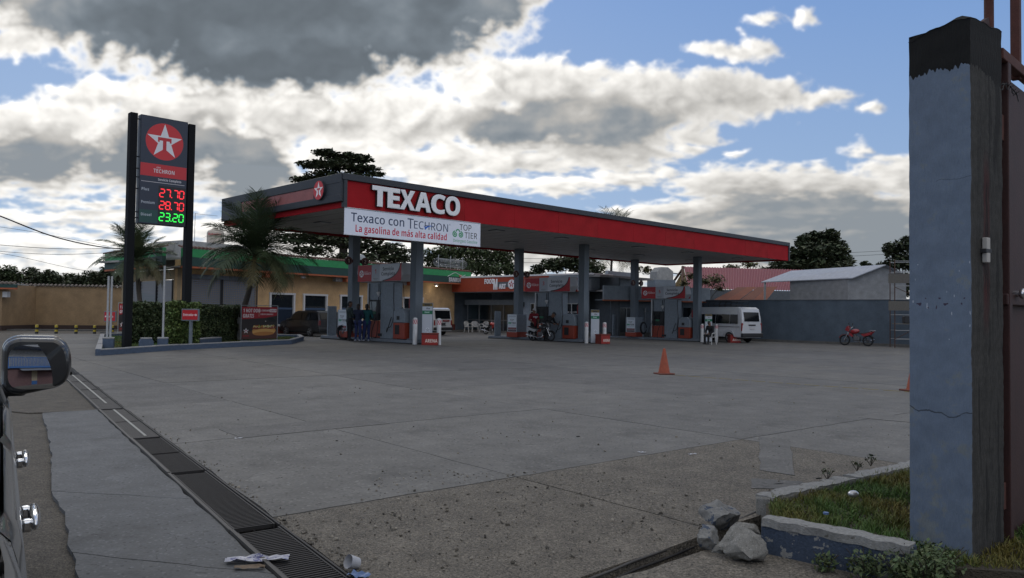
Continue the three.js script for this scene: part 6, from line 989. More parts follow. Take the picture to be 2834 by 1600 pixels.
{ // white estate van behind the first island
  const o = { w: 1.68, belt: 1.0, roof: 1.85, lean: .10, nose: .04, cx: 0, hl: 2.15 }, p = standAt(1170, 53.5), c = thing('white_van', 'white van seen from behind beside the slim pylon', 'van', p, heading(-.72, .69)), body = paint([.50, .50, .49], .4);
  mb().add(carSkin([[2.15, .5], [2.12, .8], [1.9, .95], [1.2, 1.05], [.75, 1.75], [.5, 1.84], [-1.8, 1.86], [-2.0, 1.78], [-2.12, 1.05], [-2.15, .5]], -2.15, 2.15, .30, [-1.25, 1.35], .34, o.w, o.belt, o.roof, o.lean, o.nose)).build('body', body, c); mb().box(3.4, .3, 1.3, 0, .38, 0).build('underbody', M.bumper, c);
  for (const s of [-1, 1]) { sidePane('side_window', [[1.05, 1.1], [.7, 1.68], [-.1, 1.7], [-.1, 1.08]], c, o, s); sidePane('side_window', [[-.16, 1.08], [-.16, 1.7], [-1.85, 1.7], [-1.95, 1.08]], c, o, s); for (const x of [-1.25, 1.35]) wheel(c, x, .31, s * .75, .31, s); mb().box(.05, .34, .1, -2.12, .86, s * .74).build('tail_light', M.tail, c); }
  mb().box(.03, .56, 1.30, -2.075, 1.40, 0, 0, 0, -.15).build('rear_window', M.carGlass, c); mb().rbox(.14, .2, 1.66, .04, -2.16, .46, 0).build('rear_bumper', M.bumper, c); mb().box(.02, .14, .36, -2.165, .78, 0).build('number_plate', M.carTrim, c); const l = part('lettering', metreUV(letters('NISSAN', .12, .01, { fat: .004 })), M.tail, c, -2.16, .93, .25); l.rotation.y = -Math.PI / 2; mb().box(.03, .03, .5, -2.16, .68, 0).build('handle', M.carTrim, c);
}
{ // white high-roof microbus
  const o = { w: 1.88, belt: 1.15, roof: 2.25, lean: .11, nose: .05, cx: 0, hl: 2.6 }, fd = [-.52, .854], ax = [14.6, 49.72], mid = [ax[0] + fd[0] * 1.5, ax[1] + fd[1] * 1.5];
  const c = thing('microbus', 'white high-roofed microbus with a black roof rack by the perimeter wall', 'microbus', V3(mid[0], groundY(mid[0], mid[1]), -mid[1]), heading(...fd)), body = paint([.50, .51, .53], .38);
  mb().add(carSkin([[2.6, .55], [2.6, .95], [2.45, 1.15], [1.85, 1.98], [1.6, 2.16], [1.2, 2.25], [-2.2, 2.27], [-2.45, 2.14], [-2.56, 1.5], [-2.6, .6]], -2.6, 2.6, .34, [-1.5, 1.6], .40, o.w, o.belt, o.roof, o.lean, o.nose)).build('body', body, c); mb().box(4.4, .3, 1.4, 0, .42, 0).build('underbody', M.bumper, c);
  for (const s of [-1, 1]) {
    sidePane('side_window', [[1.95, 1.25], [1.6, 1.78], [1.0, 1.80], [1.0, 1.22]], c, o, s); sidePane('side_window', [[.92, 1.22], [.92, 1.80], [-.35, 1.80], [-.35, 1.22]], c, o, s); sidePane('side_window', [[-.40, 1.22], [-.40, 1.80], [-1.55, 1.80], [-1.55, 1.22]], c, o, s); sidePane('side_window', [[-1.6, 1.22], [-1.6, 1.80], [-2.2, 1.80], [-2.25, 1.22]], c, o, s);
    for (const x of [-1.5, 1.6]) { wheel(c, x, .36, s * .82, .36, s, 6); const f = mb(); const pts = []; for (let k = 0; k <= 10; k++) { const a = k * Math.PI / 10; pts.push([x + .46 * Math.cos(a), .40 + .44 * Math.sin(a), s * .925]); } f.tube(pts, .022, 5); f.build('arch_lip', body, c); }
    mb().box(.06, .48, .12, -2.545, 1.02, s * .84).build('tail_light', M.tail, c); mb().rbox(.1, .24, .16, .03, 1.95, 1.32, s * 1.05).build('mirror', M.bumper, c); mb().box(4.6, .03, .02, -.1, 1.02, s * .945).build('side_crease', M.carTrim, c); mb().box(.16, .035, .03, .86, 1.12, s * .95).build('door_handle', body, c); mb().rbox(.12, .22, .34, .04, 2.53, .95, s * .62).build('headlight', M.plate, c);
  }
  mb().box(.03, .58, 1.34, -2.545, 1.66, 0, 0, 0, -.12).build('rear_window', M.carGlass, c); mb().rbox(.2, .26, 1.86, .05, -2.6, .50, 0).build('rear_bumper', M.bumper, c); mb().box(.02, .08, .62, -2.60, 1.14, 0).build('handle_bar', M.bumper, c); mb().box(.02, .16, .40, -2.61, .95, 0).build('number_plate', M.plate, c); mb().box(.02, .7, 1.5, 2.16, 1.58, 0, 0, 0, .62).build('windscreen', M.carGlass, c);
  const rk = mb(); for (const y of [2.40, 2.62]) { rk.bar([-1.6, y, -.75], [.9, y, -.75], .022).bar([-1.6, y, .75], [.9, y, .75], .022); } for (const x of [-1.6, -1.1, -.6, -.1, .4, .9]) { rk.bar([x, 2.40, -.75], [x, 2.40, .75], .02); for (const z of [-.75, .75]) rk.bar([x, 2.24, z], [x, 2.40, z], .025).bar([x + .1, 2.40, z], [x - .12, 2.62, z], .016); } rk.bar([-1.6, 2.62, -.75], [-1.6, 2.62, .75], .022).bar([.9, 2.62, -.75], [.9, 2.62, .75], .022); for (let z = -.6; z <= .6; z += .2) rk.bar([-1.6, 2.41, z], [.9, 2.41, z], .012); rk.build('roof_rack', M.black, c);
}
// ---- motorcycles: x forward, wheels at 0 and 1.27
function motorcycle(label, rear, front, col, opt = {}) {
  const d = front.clone().sub(rear), base = Math.hypot(d.x, d.z), t = thing('motorcycle', label, 'motorcycle', V3(rear.x, gAt(rear.x, rear.z), rear.z), Math.atan2(-d.z, d.x)), k = base / 1.27; t.scale.setScalar(k); const lean = opt.lean ?? .05, g = new THREE.Group();
  const wheelAt = (x) => { const w = new THREE.Mesh(metreUV(new THREE.TorusGeometry(.265, .042, 8, 30)), M.tyre); w.name = 'wheel'; w.position.set(x, .305, 0); t.add(w); const s = mb(); s.lathe([[.225, -.02], [.235, .0], [.225, .02]], 26, 0, 0, 0, Math.PI / 2).cyl(.05, .05, .1, 0, 0, 0, 12, Math.PI / 2); for (let i = 0; i < (opt.cast ? 5 : 14); i++) { const a = i * 2 * Math.PI / (opt.cast ? 5 : 14); s.bar([0, 0, 0], [Math.cos(a) * .23, Math.sin(a) * .23, 0], opt.cast ? .014 : .004, 4); } s.build('rim', M.motoRim ??= mat([.10, .10, .105], .45, { metalness: .5 }), w); mb().cyl(.09, .09, .008, 0, 0, .05, 18, Math.PI / 2).build('brake_disc', M.engine ??= mat([.13, .13, .135], .4, { metalness: .6 }), w); };
  wheelAt(0); wheelAt(1.27);
  const F = mb(); for (const z of [-.075, .075]) F.bar([1.27, .305, z], [1.02, .86, z], .018).bar([1.02, .86, z], [.98, .96, z], .02); F.box(.06, .05, .2, 1.03, .82, 0); F.build('front_fork', M.chrome, t);
  const fr = mb().bar([1.0, .80, 0], [.55, .72, 0], .025).bar([.55, .72, 0], [.12, .68, 0], .022).bar([1.0, .78, 0], [.78, .36, 0], .024).bar([.78, .32, 0], [.42, .30, 0], .022); for (const z of [-.07, .07]) fr.bar([.42, .34, z], [0, .305, z], .02).bar([.10, .36, z * 1.3], [.22, .66, z * 1.3], .022); fr.build('frame', M.black, t);
  const en = mb().rbox(.34, .24, .24, .04, .60, .40, 0).cyl(.085, .08, .2, .70, .55, 0, 12, 0, 0, -.5); for (let i = 0; i < 4; i++) en.box(.2, .012, .18, .70 + .02 * i, .50 + .04 * i, 0, 0, 0, -.5); en.build('engine', M.engine ??= mat([.13, .13, .135], .4, { metalness: .6 }), t);
  mb().tube([[.74, .45, .08], [.80, .30, .11], [.55, .22, .13], [.1, .27, .15]], .022).cyl(.035, .045, .5, -.08, .32, .15, 12, 0, 0, Math.PI / 2 - .15).build('exhaust', M.chrome, t);
  const body = paint(col.body, .3), acc = paint(col.accent ?? col.body, .35);
  const tg = new THREE.SphereGeometry(.2, 16, 12); tg.scale(1.3, .72, .72); mb().add(tg, .72, .80, 0, 0, 0, -.18).build('tank', body, t);
  const sg = extrude([[.52, .75], [.40, .72], [.2, .73], [-.02, .78], [-.2, .86], [-.24, .84], [-.05, .72], [.2, .67], [.5, .68]], .2, .03); mb().add(sg).build('seat', M.rubber, t);
  for (const z of [-1, 1]) { mb().ext([[.38, .66], [.1, .70], [-.22, .80], [-.30, .80], [-.14, .62], [.2, .52]], .02, .008, 0, 0, z * .10, 0).build('side_panel', acc, t); mb().ext([[.98, .72], [.86, .68], [.74, .52], [.86, .50], [1.0, .62]], .02, .006, 0, 0, z * .13).build('tank_shroud', body, t); }
  const fen = (x, a0, a1, R, m, name) => { const P = []; for (let i = 0; i <= 8; i++) { const a = lerp(a0, a1, i / 8); P.push([Math.cos(a) * R, Math.sin(a) * R]); } for (let i = 8; i >= 0; i--) { const a = lerp(a0, a1, i / 8); P.push([Math.cos(a) * (R - .015), Math.sin(a) * (R - .015)]); } mb().ext(P, .11, 0, x, .305, 0).build(name, m, t); };
  if (opt.dirt) { mb().ext([[.30, .0], [-.1, .10], [-.42, .02], [-.1, .06]], .12, .01, 1.30, .62, 0).build('front_fender', acc, t); mb().ext([[.2, 0], [-.2, .10], [-.5, .02], [-.2, .05]], .13, .01, -.05, .74, 0).build('rear_fender', acc, t); } else { fen(1.27, .35, 2.4, .335, opt.dark ? M.black : body, 'front_fender'); fen(0, .9, 2.7, .345, M.black, 'rear_fender'); }
  const hb = mb().tube([[.90, 1.05, -.36], [.93, 1.06, -.22], [.98, .98, -.1], [.98, .98, .1], [.93, 1.06, .22], [.90, 1.05, .36]], .013).build('handlebar', M.chrome, t); for (const z of [-1, 1]) { mb().cyl(.02, .02, .12, .895, 1.05, z * .34, 8, Math.PI / 2).build('grip', M.rubber, hb); const m = mb().bar([.94, 1.06, z * .24], [.96, 1.22, z * .27], .008); m.add(new THREE.SphereGeometry(.055, 10, 8).scale(.35, .7, 1), .96, 1.24, z * .28); m.build('mirror', M.black, hb); }
  const hl = new THREE.SphereGeometry(.10, 14, 10); hl.scale(.8, 1, 1); mb().add(hl, 1.13, .92, 0).build('headlight', M.plate, t); if (opt.fairing) mb().ext([[1.02, .76], [1.24, .86], [1.16, 1.06], [1.04, 1.12], [.98, .98]], .26, .03, 0, 0, 0).build('headlight_cowl', body, t);
  mb().rbox(.06, .06, .1, .01, -.30, .80, 0).build('tail_light', M.tail, t); mb().bar([.45, .30, -.1], [.36, .0, -.26], .012).build('side_stand', M.black, t); mb().bar([.5, .27, -.2], [.5, .27, .2], .012).build('foot_peg', M.black, t);
  if (opt.rack) mb().bar([-.1, .84, -.08], [-.42, .88, -.08], .01).bar([-.1, .84, .08], [-.42, .88, .08], .01).bar([-.42, .88, -.08], [-.42, .88, .08], .01).build('rear_rack', M.chrome, t);
  t.rotation.order = 'YXZ'; t.rotation.x = lean; t.position.y += .0; return t;
}
motorcycle('dark motorcycle among the people at the first dispenser', standAt(1026, 36.9), standAt(951, 37.3), { body: [.02, .022, .03], accent: [.05, .05, .055] }, { dark: true, rack: true });
motorcycle('silver and black motorcycle before the man in the red shirt', onGround(1474, 943), onGround(1524, 945.3), { body: [.03, .03, .032], accent: [.45, .45, .46] }, { fairing: true, dark: true });
motorcycle('white and red trail motorcycle by the plastic chairs', onGround(1345, 925.5), onGround(1378, 926.5), { body: [.40, .03, .02], accent: [.55, .55, .54] }, { dirt: true });
motorcycle('red motorcycle parked against the perimeter wall', onGround(2402, 958.5), onGround(2338, 956), { body: [.26, .012, .016], accent: [.26, .012, .016] }, { fairing: true, cast: true, rack: true });
// ---- traffic cones
function cone(label, p) { const c = thing('traffic_cone', label, 'traffic cone', p, .3, 'orange traffic cones'); mb().lathe([[.16, .03], [.15, .05], [.035, .66], [.02, .68], [0, .68]], 22).build('cone_body', M.coneOrange ??= grained([.34, .075, .035], .7, .5, .003, { map: rep(T.mottle, .5) }), c); mb().rbox(.42, .035, .42, .012, 0, .02, 0).build('cone_base', M.coneBase ??= grained([.16, .045, .028], .8, .5), c); mb().lathe([[.122, .19], [.094, .33]], 22).build('faded_band', M.coneFade ??= mat([.28, .11, .075], .8), c); }
cone('faded orange traffic cone at the end of the yellow line', onGround(1838, 1036)); cone('faded orange traffic cone half hidden by the blue pillar', onGround(2530, 1083));
// ---- plastic chairs
function chair(label, p, turn, group) {
  const c = thing('plastic_chair', label, 'chair', p, turn, group), m = M.chairWhite ??= mat([.52, .52, .51], .5);
  mb().rbox(.46, .035, .44, .015, 0, .43, 0).build('seat', m, c);
  const back = mb(); for (let i = -2; i <= 2; i++) back.box(.05, .36, .02, i * .085, .64, -.225, 0, -.14); back.tube([[-.23, .44, -.2], [-.22, .78, -.26], [0, .86, -.27], [.22, .78, -.26], [.23, .44, -.2]], .022); back.build('backrest', m, c);
  for (const sx of [-1, 1]) { for (const sz of [-1, 1]) mb().bar([sx * .20, .43, sz * .19], [sx * .26, 0, sz * .25], .022).build('leg', m, c); mb().tube([[sx * .22, .70, -.25], [sx * .28, .66, 0], [sx * .27, .64, .2], [sx * .24, .44, .21]], .022).build('armrest', m, c); }
}
chair('white plastic armchair standing alone at the shop front', standAt(1297, 61), .9, 'white plastic chairs at the shop'); chair('white plastic armchair beside the shop door post', standAt(1315, 61.5), .2, 'white plastic chairs at the shop'); chair('white plastic armchair behind the trail motorcycle', standAt(1340, 61), -.6, 'white plastic chairs at the shop');
{ // scaffold tower with boards
  const p = onGround(2490, 963), t = thing('scaffold_tower', 'steel scaffold frame with grey boards beside the pillar', 'scaffold', p, -.25), g = mb(); for (const [x, z] of [[-.25, 0], [1.3, 0], [-.25, -1.2], [1.3, -1.2]]) mb().bar([x, 0, z], [x, 5.1, z], .028).build('standard', M.rust, t); for (const y of [.5, 1.0, 1.9, 2.8, 3.6, 4.4, 5.0]) for (const z of [0, -1.2]) mb().bar([-.25, y, z], [1.3, y, z], .02).build('ledger', M.galv, t); mb().bar([-.25, .5, 0], [1.3, 1.4, 0], .018).bar([-.25, 3.5, 0], [1.2, 2.8, 0], .018).build('brace', M.rust, t);
  for (const [y, m] of [[4.0, 0], [2.42, 0]]) mb().box(2.1, .55, .05, .45, y, .08).build('board', M.boardGrey ??= grained([.14, .13, .115], .9, .6, .004), t); mb().rbox(1.0, .42, .5, .05, .75, 1.62, -.3).build('hung_bundle', M.black, t); mb().box(1.4, .05, 1.2, .55, 1.38, -.6).build('plank', M.boardGrey, t);
}
{ const p = onGround(2268, 948), t = thing('loose_planks', 'thin planks lying at the foot of the perimeter wall', 'plank', p, .5); mb().box(1.2, .05, .12, 0, .04, 0, 0, 0, .1).build('plank', M.boardGrey, t); mb().box(.5, .12, .16, -.4, .06, .05).build('block', M.black, t); }

// ---------------------------------------------------------------- people
function fieldMesh(center, half, res, bones, k = .035) {      // tapered capsules joined by a smooth minimum, meshed
  const mc = new MarchingCubes(res, new THREE.MeshStandardMaterial(), false, false, 60000); mc.isolation = 0; const S = mc.size, hs = mc.halfsize, F = mc.field; F.fill(-1); const near = new Float32Array(F.length).fill(9), cls = new Int8Array(F.length), D = new Float32Array(F.length).fill(1);
  const cell = half / hs;
  for (const [a, b, ra, rb, c, kk] of bones) {
    const m = Math.max(ra, rb) + .10, lo = [0, 1, 2].map((i) => Math.max(0, Math.floor((Math.min(a.getComponent(i), b.getComponent(i)) - m - center.getComponent(i)) / cell + hs))), hi = [0, 1, 2].map((i) => Math.min(S - 1, Math.ceil((Math.max(a.getComponent(i), b.getComponent(i)) + m - center.getComponent(i)) / cell + hs)));
    const bx = b.x - a.x, by = b.y - a.y, bz = b.z - a.z, L = bx * bx + by * by + bz * bz + 1e-9, q = kk ?? k;
    for (let z = lo[2]; z <= hi[2]; z++) for (let y = lo[1]; y <= hi[1]; y++) for (let x = lo[0]; x <= hi[0]; x++) {
      const px = center.x + (x - hs) * cell - a.x, py = center.y + (y - hs) * cell - a.y, pz = center.z + (z - hs) * cell - a.z, t = clamp((px * bx + py * by + pz * bz) / L), d = Math.hypot(px - bx * t, py - by * t, pz - bz * t) - lerp(ra, rb, t), o = x + y * S + z * S * S, e = D[o], h = clamp(.5 + .5 * (e - d) / q);
      D[o] = e > .5 ? d : lerp(e, d, h) - q * h * (1 - h); if (d < near[o]) { near[o] = d; cls[o] = c; }
    }
  }
  for (let i = 0; i < F.length; i++) F[i] = -D[i];
  mc.update(); const n = mc.count, P = mc.positionArray, out = {};
  for (let i = 0; i + 2 < n; i += 3) {
    const v = []; const votes = {}; for (let j = 0; j < 3; j++) { const x = P[(i + j) * 3], y = P[(i + j) * 3 + 1], z = P[(i + j) * 3 + 2]; const gx = clamp(Math.round(x * hs + hs), 0, S - 1), gy = clamp(Math.round(y * hs + hs), 0, S - 1), gz = clamp(Math.round(z * hs + hs), 0, S - 1), c = cls[gx + gy * S + gz * S * S]; votes[c] = (votes[c] ?? 0) + 1; v.push(center.x + x * half, center.y + y * half, center.z + z * half); }
    const c = +Object.keys(votes).sort((a, b) => votes[b] - votes[a])[0]; const w = out[c] ??= { P: [], N: [] }, nn = [...mc.normalArray.subarray(i * 3, i * 3 + 9)], a = V3(v[3] - v[0], v[4] - v[1], v[5] - v[2]).cross(V3(v[6] - v[0], v[7] - v[1], v[8] - v[2]));
    const away = [0, 1, 2].map((q) => V3(nn[q * 3], nn[q * 3 + 1], nn[q * 3 + 2])), up = away[0].clone().add(away[1]).add(away[2]), sgn = up.dot(a) < 0;   // keep winding and normals on one side
    const flip = sgn ? [0, 2, 1] : [0, 1, 2]; for (const q of flip) { w.P.push(v[q * 3], v[q * 3 + 1], v[q * 3 + 2]); w.N.push(nn[q * 3], nn[q * 3 + 1], nn[q * 3 + 2]); }
  }
  mc.geometry.dispose(); return out;
}
const SKIN = 0, TOP = 1, LEGS = 2, SHOE = 3, HAIR = 4, EXTRA = 5;
M.skin = mat([.17, .085, .052], .6); M.hair = mat([.012, .010, .009], .6);
function person(label, pos, turn, J, cloth, o = {}) {
  const p = thing('person', label, 'person', pos, turn), v = (a) => V3(...a), j = Object.fromEntries(Object.entries(J).map(([k, a]) => [k, v(a)])), B = [], s = o.build ?? 1;
  const bone = (a, b, ra, rb, c, k) => B.push([a, b, ra * s, rb * s, c, k]);
  const mid = (a, b, t = .5) => a.clone().lerp(b, t);
  bone(mid(j.hipL, j.hipR), j.waist, .125, .115, TOP); bone(j.hipL, j.hipR, .115, .115, LEGS); bone(j.waist, j.chest, .118, .135, TOP); bone(mid(j.shL, j.chest, .35), mid(j.shR, j.chest, .35), .10, .10, TOP, .06); bone(j.shL, j.shR, .062, .062, TOP, .05); bone(j.chest, j.neck, .085, .055, TOP); bone(j.neck, j.head, .052, .052, SKIN);
  for (const S of ['L', 'R']) {
    bone(j['sh' + S], j['el' + S], .060, .048, TOP); const sl = o.short ? SKIN : TOP; if (o.short) { bone(j['sh' + S], mid(j['sh' + S], j['el' + S], .7), .066, .062, TOP); } bone(j['el' + S], j['wr' + S], .043, .030, sl);
    bone(j['hip' + S], j['kn' + S], .092, .064, LEGS); bone(j['kn' + S], j['an' + S], .062, .050, LEGS); bone(j['an' + S], j['to' + S], .045, .036, SHOE, .02); bone(j['an' + S].clone().add(V3(0, -.02, 0)), j['an' + S].clone().lerp(j['to' + S], -.25).setY(j['to' + S].y), .045, .036, SHOE, .02);
  }
  const parts = {}; const take = (r) => { for (const [c, w] of Object.entries(r)) { const q = parts[c] ??= { P: [], N: [] }; for (const x of w.P) q.P.push(x); for (const x of w.N) q.N.push(x); } };
  const ys = Object.values(j), cen = V3(0, 0, 0); ys.forEach((q) => cen.addScaledVector(q, 1 / ys.length)); let half = 0; ys.forEach((q) => { half = Math.max(half, Math.abs(q.x - cen.x), Math.abs(q.y - cen.y), Math.abs(q.z - cen.z)); });
  take(fieldMesh(cen, half + .2, 84, B));
  // head in its own finer grid, turned with the look direction
  const f = v(o.look ?? [0, -.1, 1]).normalize(), up = v(o.up ?? [0, 1, 0]).normalize(), r = new THREE.Vector3().crossVectors(up, f).normalize(), u2 = new THREE.Vector3().crossVectors(f, r), H = (x, y, z) => j.head.clone().addScaledVector(r, x).addScaledVector(u2, y).addScaledVector(f, z), hb = [];
  const add = (a, b, ra, rb, c, k) => hb.push([a, b, ra, rb, c, k]);
  add(H(0, .03, -.015), H(0, .055, .01), .088, .085, SKIN); add(H(0, -.03, .03), H(0, -.055, .05), .062, .045, SKIN, .03); add(H(0, .0, .088), H(0, -.022, .102), .012, .016, SKIN, .012); for (const e of [-1, 1]) { add(H(e * .085, .01, -.01), H(e * .088, -.02, -.008), .014, .012, SKIN, .008); add(H(e * .034, .018, .082), H(e * .034, .018, .084), .012, .012, HAIR, .004); add(H(e * .036, .036, .082), H(e * .05, .034, .074), .008, .006, HAIR, .006); } add(H(-.02, -.052, .088), H(.02, -.052, .088), .008, .008, EXTRA + 1, .006); add(H(0, -.12, -.01), H(0, -.04, -.0), .05, .055, SKIN, .03);
  if (o.cap) { add(H(0, .085, -.02), H(0, .09, .02), .082, .078, EXTRA, .02); add(H(-.03, .075, .10), H(.03, .075, .10), .018, .018, EXTRA, .03); add(H(0, .03, -.06), H(0, .0, -.055), .066, .06, HAIR, .01); } else { add(H(0, .075, -.03), H(0, .085, .0), .082, .074, HAIR, .01); add(H(0, .02, -.06), H(0, -.03 - (o.longHair ?? 0), -.06), .062, .055, HAIR, .01); if (o.bun) add(H(0, .12, -.06), H(0, .15, -.06), .04, .03, HAIR, .01); }
  take(fieldMesh(j.head.clone(), .22, 56, hb, .02));
  // hands with five fingers
  for (const S of ['L', 'R']) { const w = j['wr' + S], d = w.clone().sub(j['el' + S]).normalize(), out = v(S === 'L' ? [-1, 0, 0] : [1, 0, 0]), side = new THREE.Vector3().crossVectors(d, out); if (side.lengthSq() < .05) side.set(0, 0, 1); side.normalize(); const palmN = new THREE.Vector3().crossVectors(side, d).normalize(), hnd = [], Q = (a, b, c) => w.clone().addScaledVector(d, a).addScaledVector(side, b).addScaledVector(palmN, c); hnd.push([Q(-.02, 0, 0), Q(.03, 0, 0), .026, .026, SKIN, .015]); hnd.push([Q(.03, -.022, 0), Q(.075, -.026, 0), .017, .015, SKIN, .015]); hnd.push([Q(.03, .022, 0), Q(.075, .024, 0), .017, .015, SKIN, .015]); [[-.032, .055], [-.011, .068], [.011, .064], [.031, .05]].forEach(([b, L]) => { const cu = .5; hnd.push([Q(.078, b, 0), Q(.078 + L * .5, b * 1.15, cu * .012), .0095, .009, SKIN, .004]); hnd.push([Q(.078 + L * .5, b * 1.15, cu * .012), Q(.078 + L * .9, b * 1.15, cu * .05), .009, .008, SKIN, .004]); }); hnd.push([Q(.015, -.03, .005), Q(.05, -.056, .02), .012, .011, SKIN, .008]); hnd.push([Q(.05, -.056, .02), Q(.078, -.058, .034), .011, .009, SKIN, .004]); take(fieldMesh(w.clone().addScaledVector(d, .055), .12, 44, hnd, .01)); }
  const names = { [SKIN]: ['body', o.skin ?? M.skin], [TOP]: [o.topName ?? 'shirt', cloth.top], [LEGS]: ['trousers', cloth.legs], [SHOE]: ['shoes', cloth.shoes ?? M.black], [HAIR]: ['hair', M.hair], [EXTRA]: ['cap', cloth.cap ?? M.black], [EXTRA + 1]: ['lips', M.lips ??= mat([.12, .045, .04], .6)] };
  for (const [c, q] of Object.entries(parts)) { const g = new THREE.BufferGeometry(); g.setAttribute('position', new THREE.Float32BufferAttribute(q.P, 3)); g.setAttribute('normal', new THREE.Float32BufferAttribute(q.N, 3)); const [n, m] = names[c]; part(n, metreUV(g), m, p); }
  return p;
}
// a standing figure 1.7 m tall, facing +z; entries of `o` replace joints
const stand = (o = {}) => ({ hipL: [-.09, .88, 0], hipR: [.09, .88, 0], waist: [0, 1.04, .0], chest: [0, 1.26, .0], neck: [0, 1.44, -.01], head: [0, 1.57, .01], shL: [-.19, 1.38, -.01], shR: [.19, 1.38, -.01], elL: [-.24, 1.10, .0], elR: [.24, 1.10, .0], wrL: [-.24, .87, .10], wrR: [.24, .87, .10], knL: [-.10, .48, .02], knR: [.10, .48, .02], anL: [-.11, .07, -.02], anR: [.11, .07, -.02], toL: [-.13, .045, .14], toR: [.13, .045, .14], ...o });
M.plaid = canvasMat(256, 256, (x) => { x.fillStyle = '#3c4a47'; x.fillRect(0, 0, 256, 256); for (let k = 0; k < 4; k++) { x.fillStyle = 'rgba(18,24,26,.75)'; x.fillRect(k * 64, 0, 30, 256); x.fillRect(0, k * 64, 256, 26); x.fillStyle = 'rgba(150,165,160,.45)'; x.fillRect(k * 64 + 44, 0, 6, 256); x.fillRect(0, k * 64 + 42, 256, 5); } }, .9); M.plaid.map.wrapS = M.plaid.map.wrapT = THREE.RepeatWrapping; M.plaid.map.repeat.set(5, 5);
const cloth = (c) => mat(c, .95, { bumpMap: rep(T.bump, .25), bumpScale: .004 });
M.blackCloth = cloth([.012, .013, .016]); M.jeans = cloth([.022, .032, .10]); M.teal = cloth([.012, .075, .078]); M.redShirt = cloth([.16, .012, .018]); M.navyCloth = cloth([.018, .024, .05]); M.whiteCloth = cloth([.5, .5, .5]);
const face = (dx, dZ) => Math.atan2(dx, -dZ);      // turn so that +z looks along (dx, Z-step dZ)
{ let p = onGround(966, 943.5); const q = person('man in dark plaid shirt and black trousers standing by a motorcycle', p, face(.75, .5), stand({ wrL: [-.16, 1.02, .26], elL: [-.26, 1.12, .06], wrR: [.20, 1.0, .24], elR: [.27, 1.11, .04], anL: [-.14, .07, -.04], anR: [.14, .07, .05], toL: [-.17, .045, .12], toR: [.18, .045, .21] }), { top: M.plaid, legs: M.blackCloth }, { look: [.1, -.25, 1], build: 1.08 }); q.scale.setScalar(1.07);
  p = onGround(990, 944.5); person('person in navy jacket and blue jeans beside the plaid-shirted man', p, face(.3, .95), stand({ wrL: [-.2, 1.0, .22], wrR: [.2, 1.05, .25], elL: [-.25, 1.1, .02], elR: [.26, 1.12, .04] }), { top: M.navyCloth, legs: M.jeans, shoes: mat([.4, .42, .46], .7) }, { look: [.3, -.2, 1], longHair: .04 });
  p = onGround(1014, 944.5); person('person in teal shirt and blue trousers with pale shoes', p, face(-.35, .9), stand({ wrL: [-.18, 1.04, .2], elL: [-.25, 1.12, -.04], wrR: [.27, .95, .12], anL: [-.09, .07, -.04], anR: [.13, .07, .04], toL: [-.11, .045, .12], toR: [.17, .045, .2] }), { top: M.teal, legs: M.jeans, shoes: mat([.42, .45, .5], .7) }, { look: [-.2, -.25, 1], longHair: .08, build: 1.06 });
  p = standAt(1105, 38.6); person('person in dark clothes and hair bun behind the service cabinet', p.add(V3(0, .12, 0)), face(-.6, -.6), stand(), { top: M.blackCloth, legs: M.blackCloth }, { bun: true, look: [.1, -.1, 1] }).scale.setScalar(1.06);
  p = standAt(1478, 44.0); const at2 = person('attendant in red shirt and white cap at the middle dispenser', p, face(.45, -.85), stand({ elL: [-.28, 1.12, -.02], wrL: [-.20, .98, .20], elR: [.28, 1.12, .0], wrR: [.12, 1.0, .26] }), { top: M.redShirt, legs: M.blackCloth, cap: M.whiteCloth }, { cap: true, short: true, look: [.3, -.3, 1], build: 1.12 }); at2.scale.setScalar(1.05); mb().box(.30, .045, .01, .0, 1.27, .165).box(.07, .06, .011, .02, 1.22, .165).build('chest_stripe', M.whiteCloth, at2);
  p = standAt(1512, 43.6); person('person in black bending over the silver motorcycle', p, face(.8, -.5), stand({ waist: [0, 1.03, .05], chest: [0, 1.20, .20], neck: [0, 1.32, .34], head: [0, 1.40, .45], shL: [-.19, 1.28, .28], shR: [.19, 1.28, .28], elL: [-.25, 1.04, .36], elR: [.25, 1.04, .36], wrL: [-.2, .95, .54], wrR: [.2, .95, .54] }), { top: M.blackCloth, legs: M.blackCloth }, { look: [0, -.5, 1], cap: true, build: 1.1 }).scale.setScalar(1.04);
  // seated guard
  const seatP = onGround(1966, 953), ty = face(-.75, -.65); chair('white plastic armchair under the seated guard', seatP, ty);
  person('seated guard in black uniform and cap beside the sand box', seatP.clone(), ty, stand({ hipL: [-.09, .54, -.05], hipR: [.09, .54, -.05], waist: [0, .70, -.06], chest: [0, .92, .02], neck: [0, 1.09, .06], head: [0, 1.21, .12], shL: [-.19, 1.03, .04], shR: [.19, 1.03, .04], elL: [-.25, .78, .08], elR: [.25, .78, .08], wrL: [-.12, .66, .28], wrR: [.12, .66, .28], knL: [-.13, .52, .38], knR: [.13, .52, .38], anL: [-.12, .07, .36], anR: [.14, .07, .40], toL: [-.13, .045, .53], toR: [.16, .045, .56] }), { top: M.blackCloth, legs: M.blackCloth }, { cap: true, look: [0, -.35, 1], build: 1.1 });
}

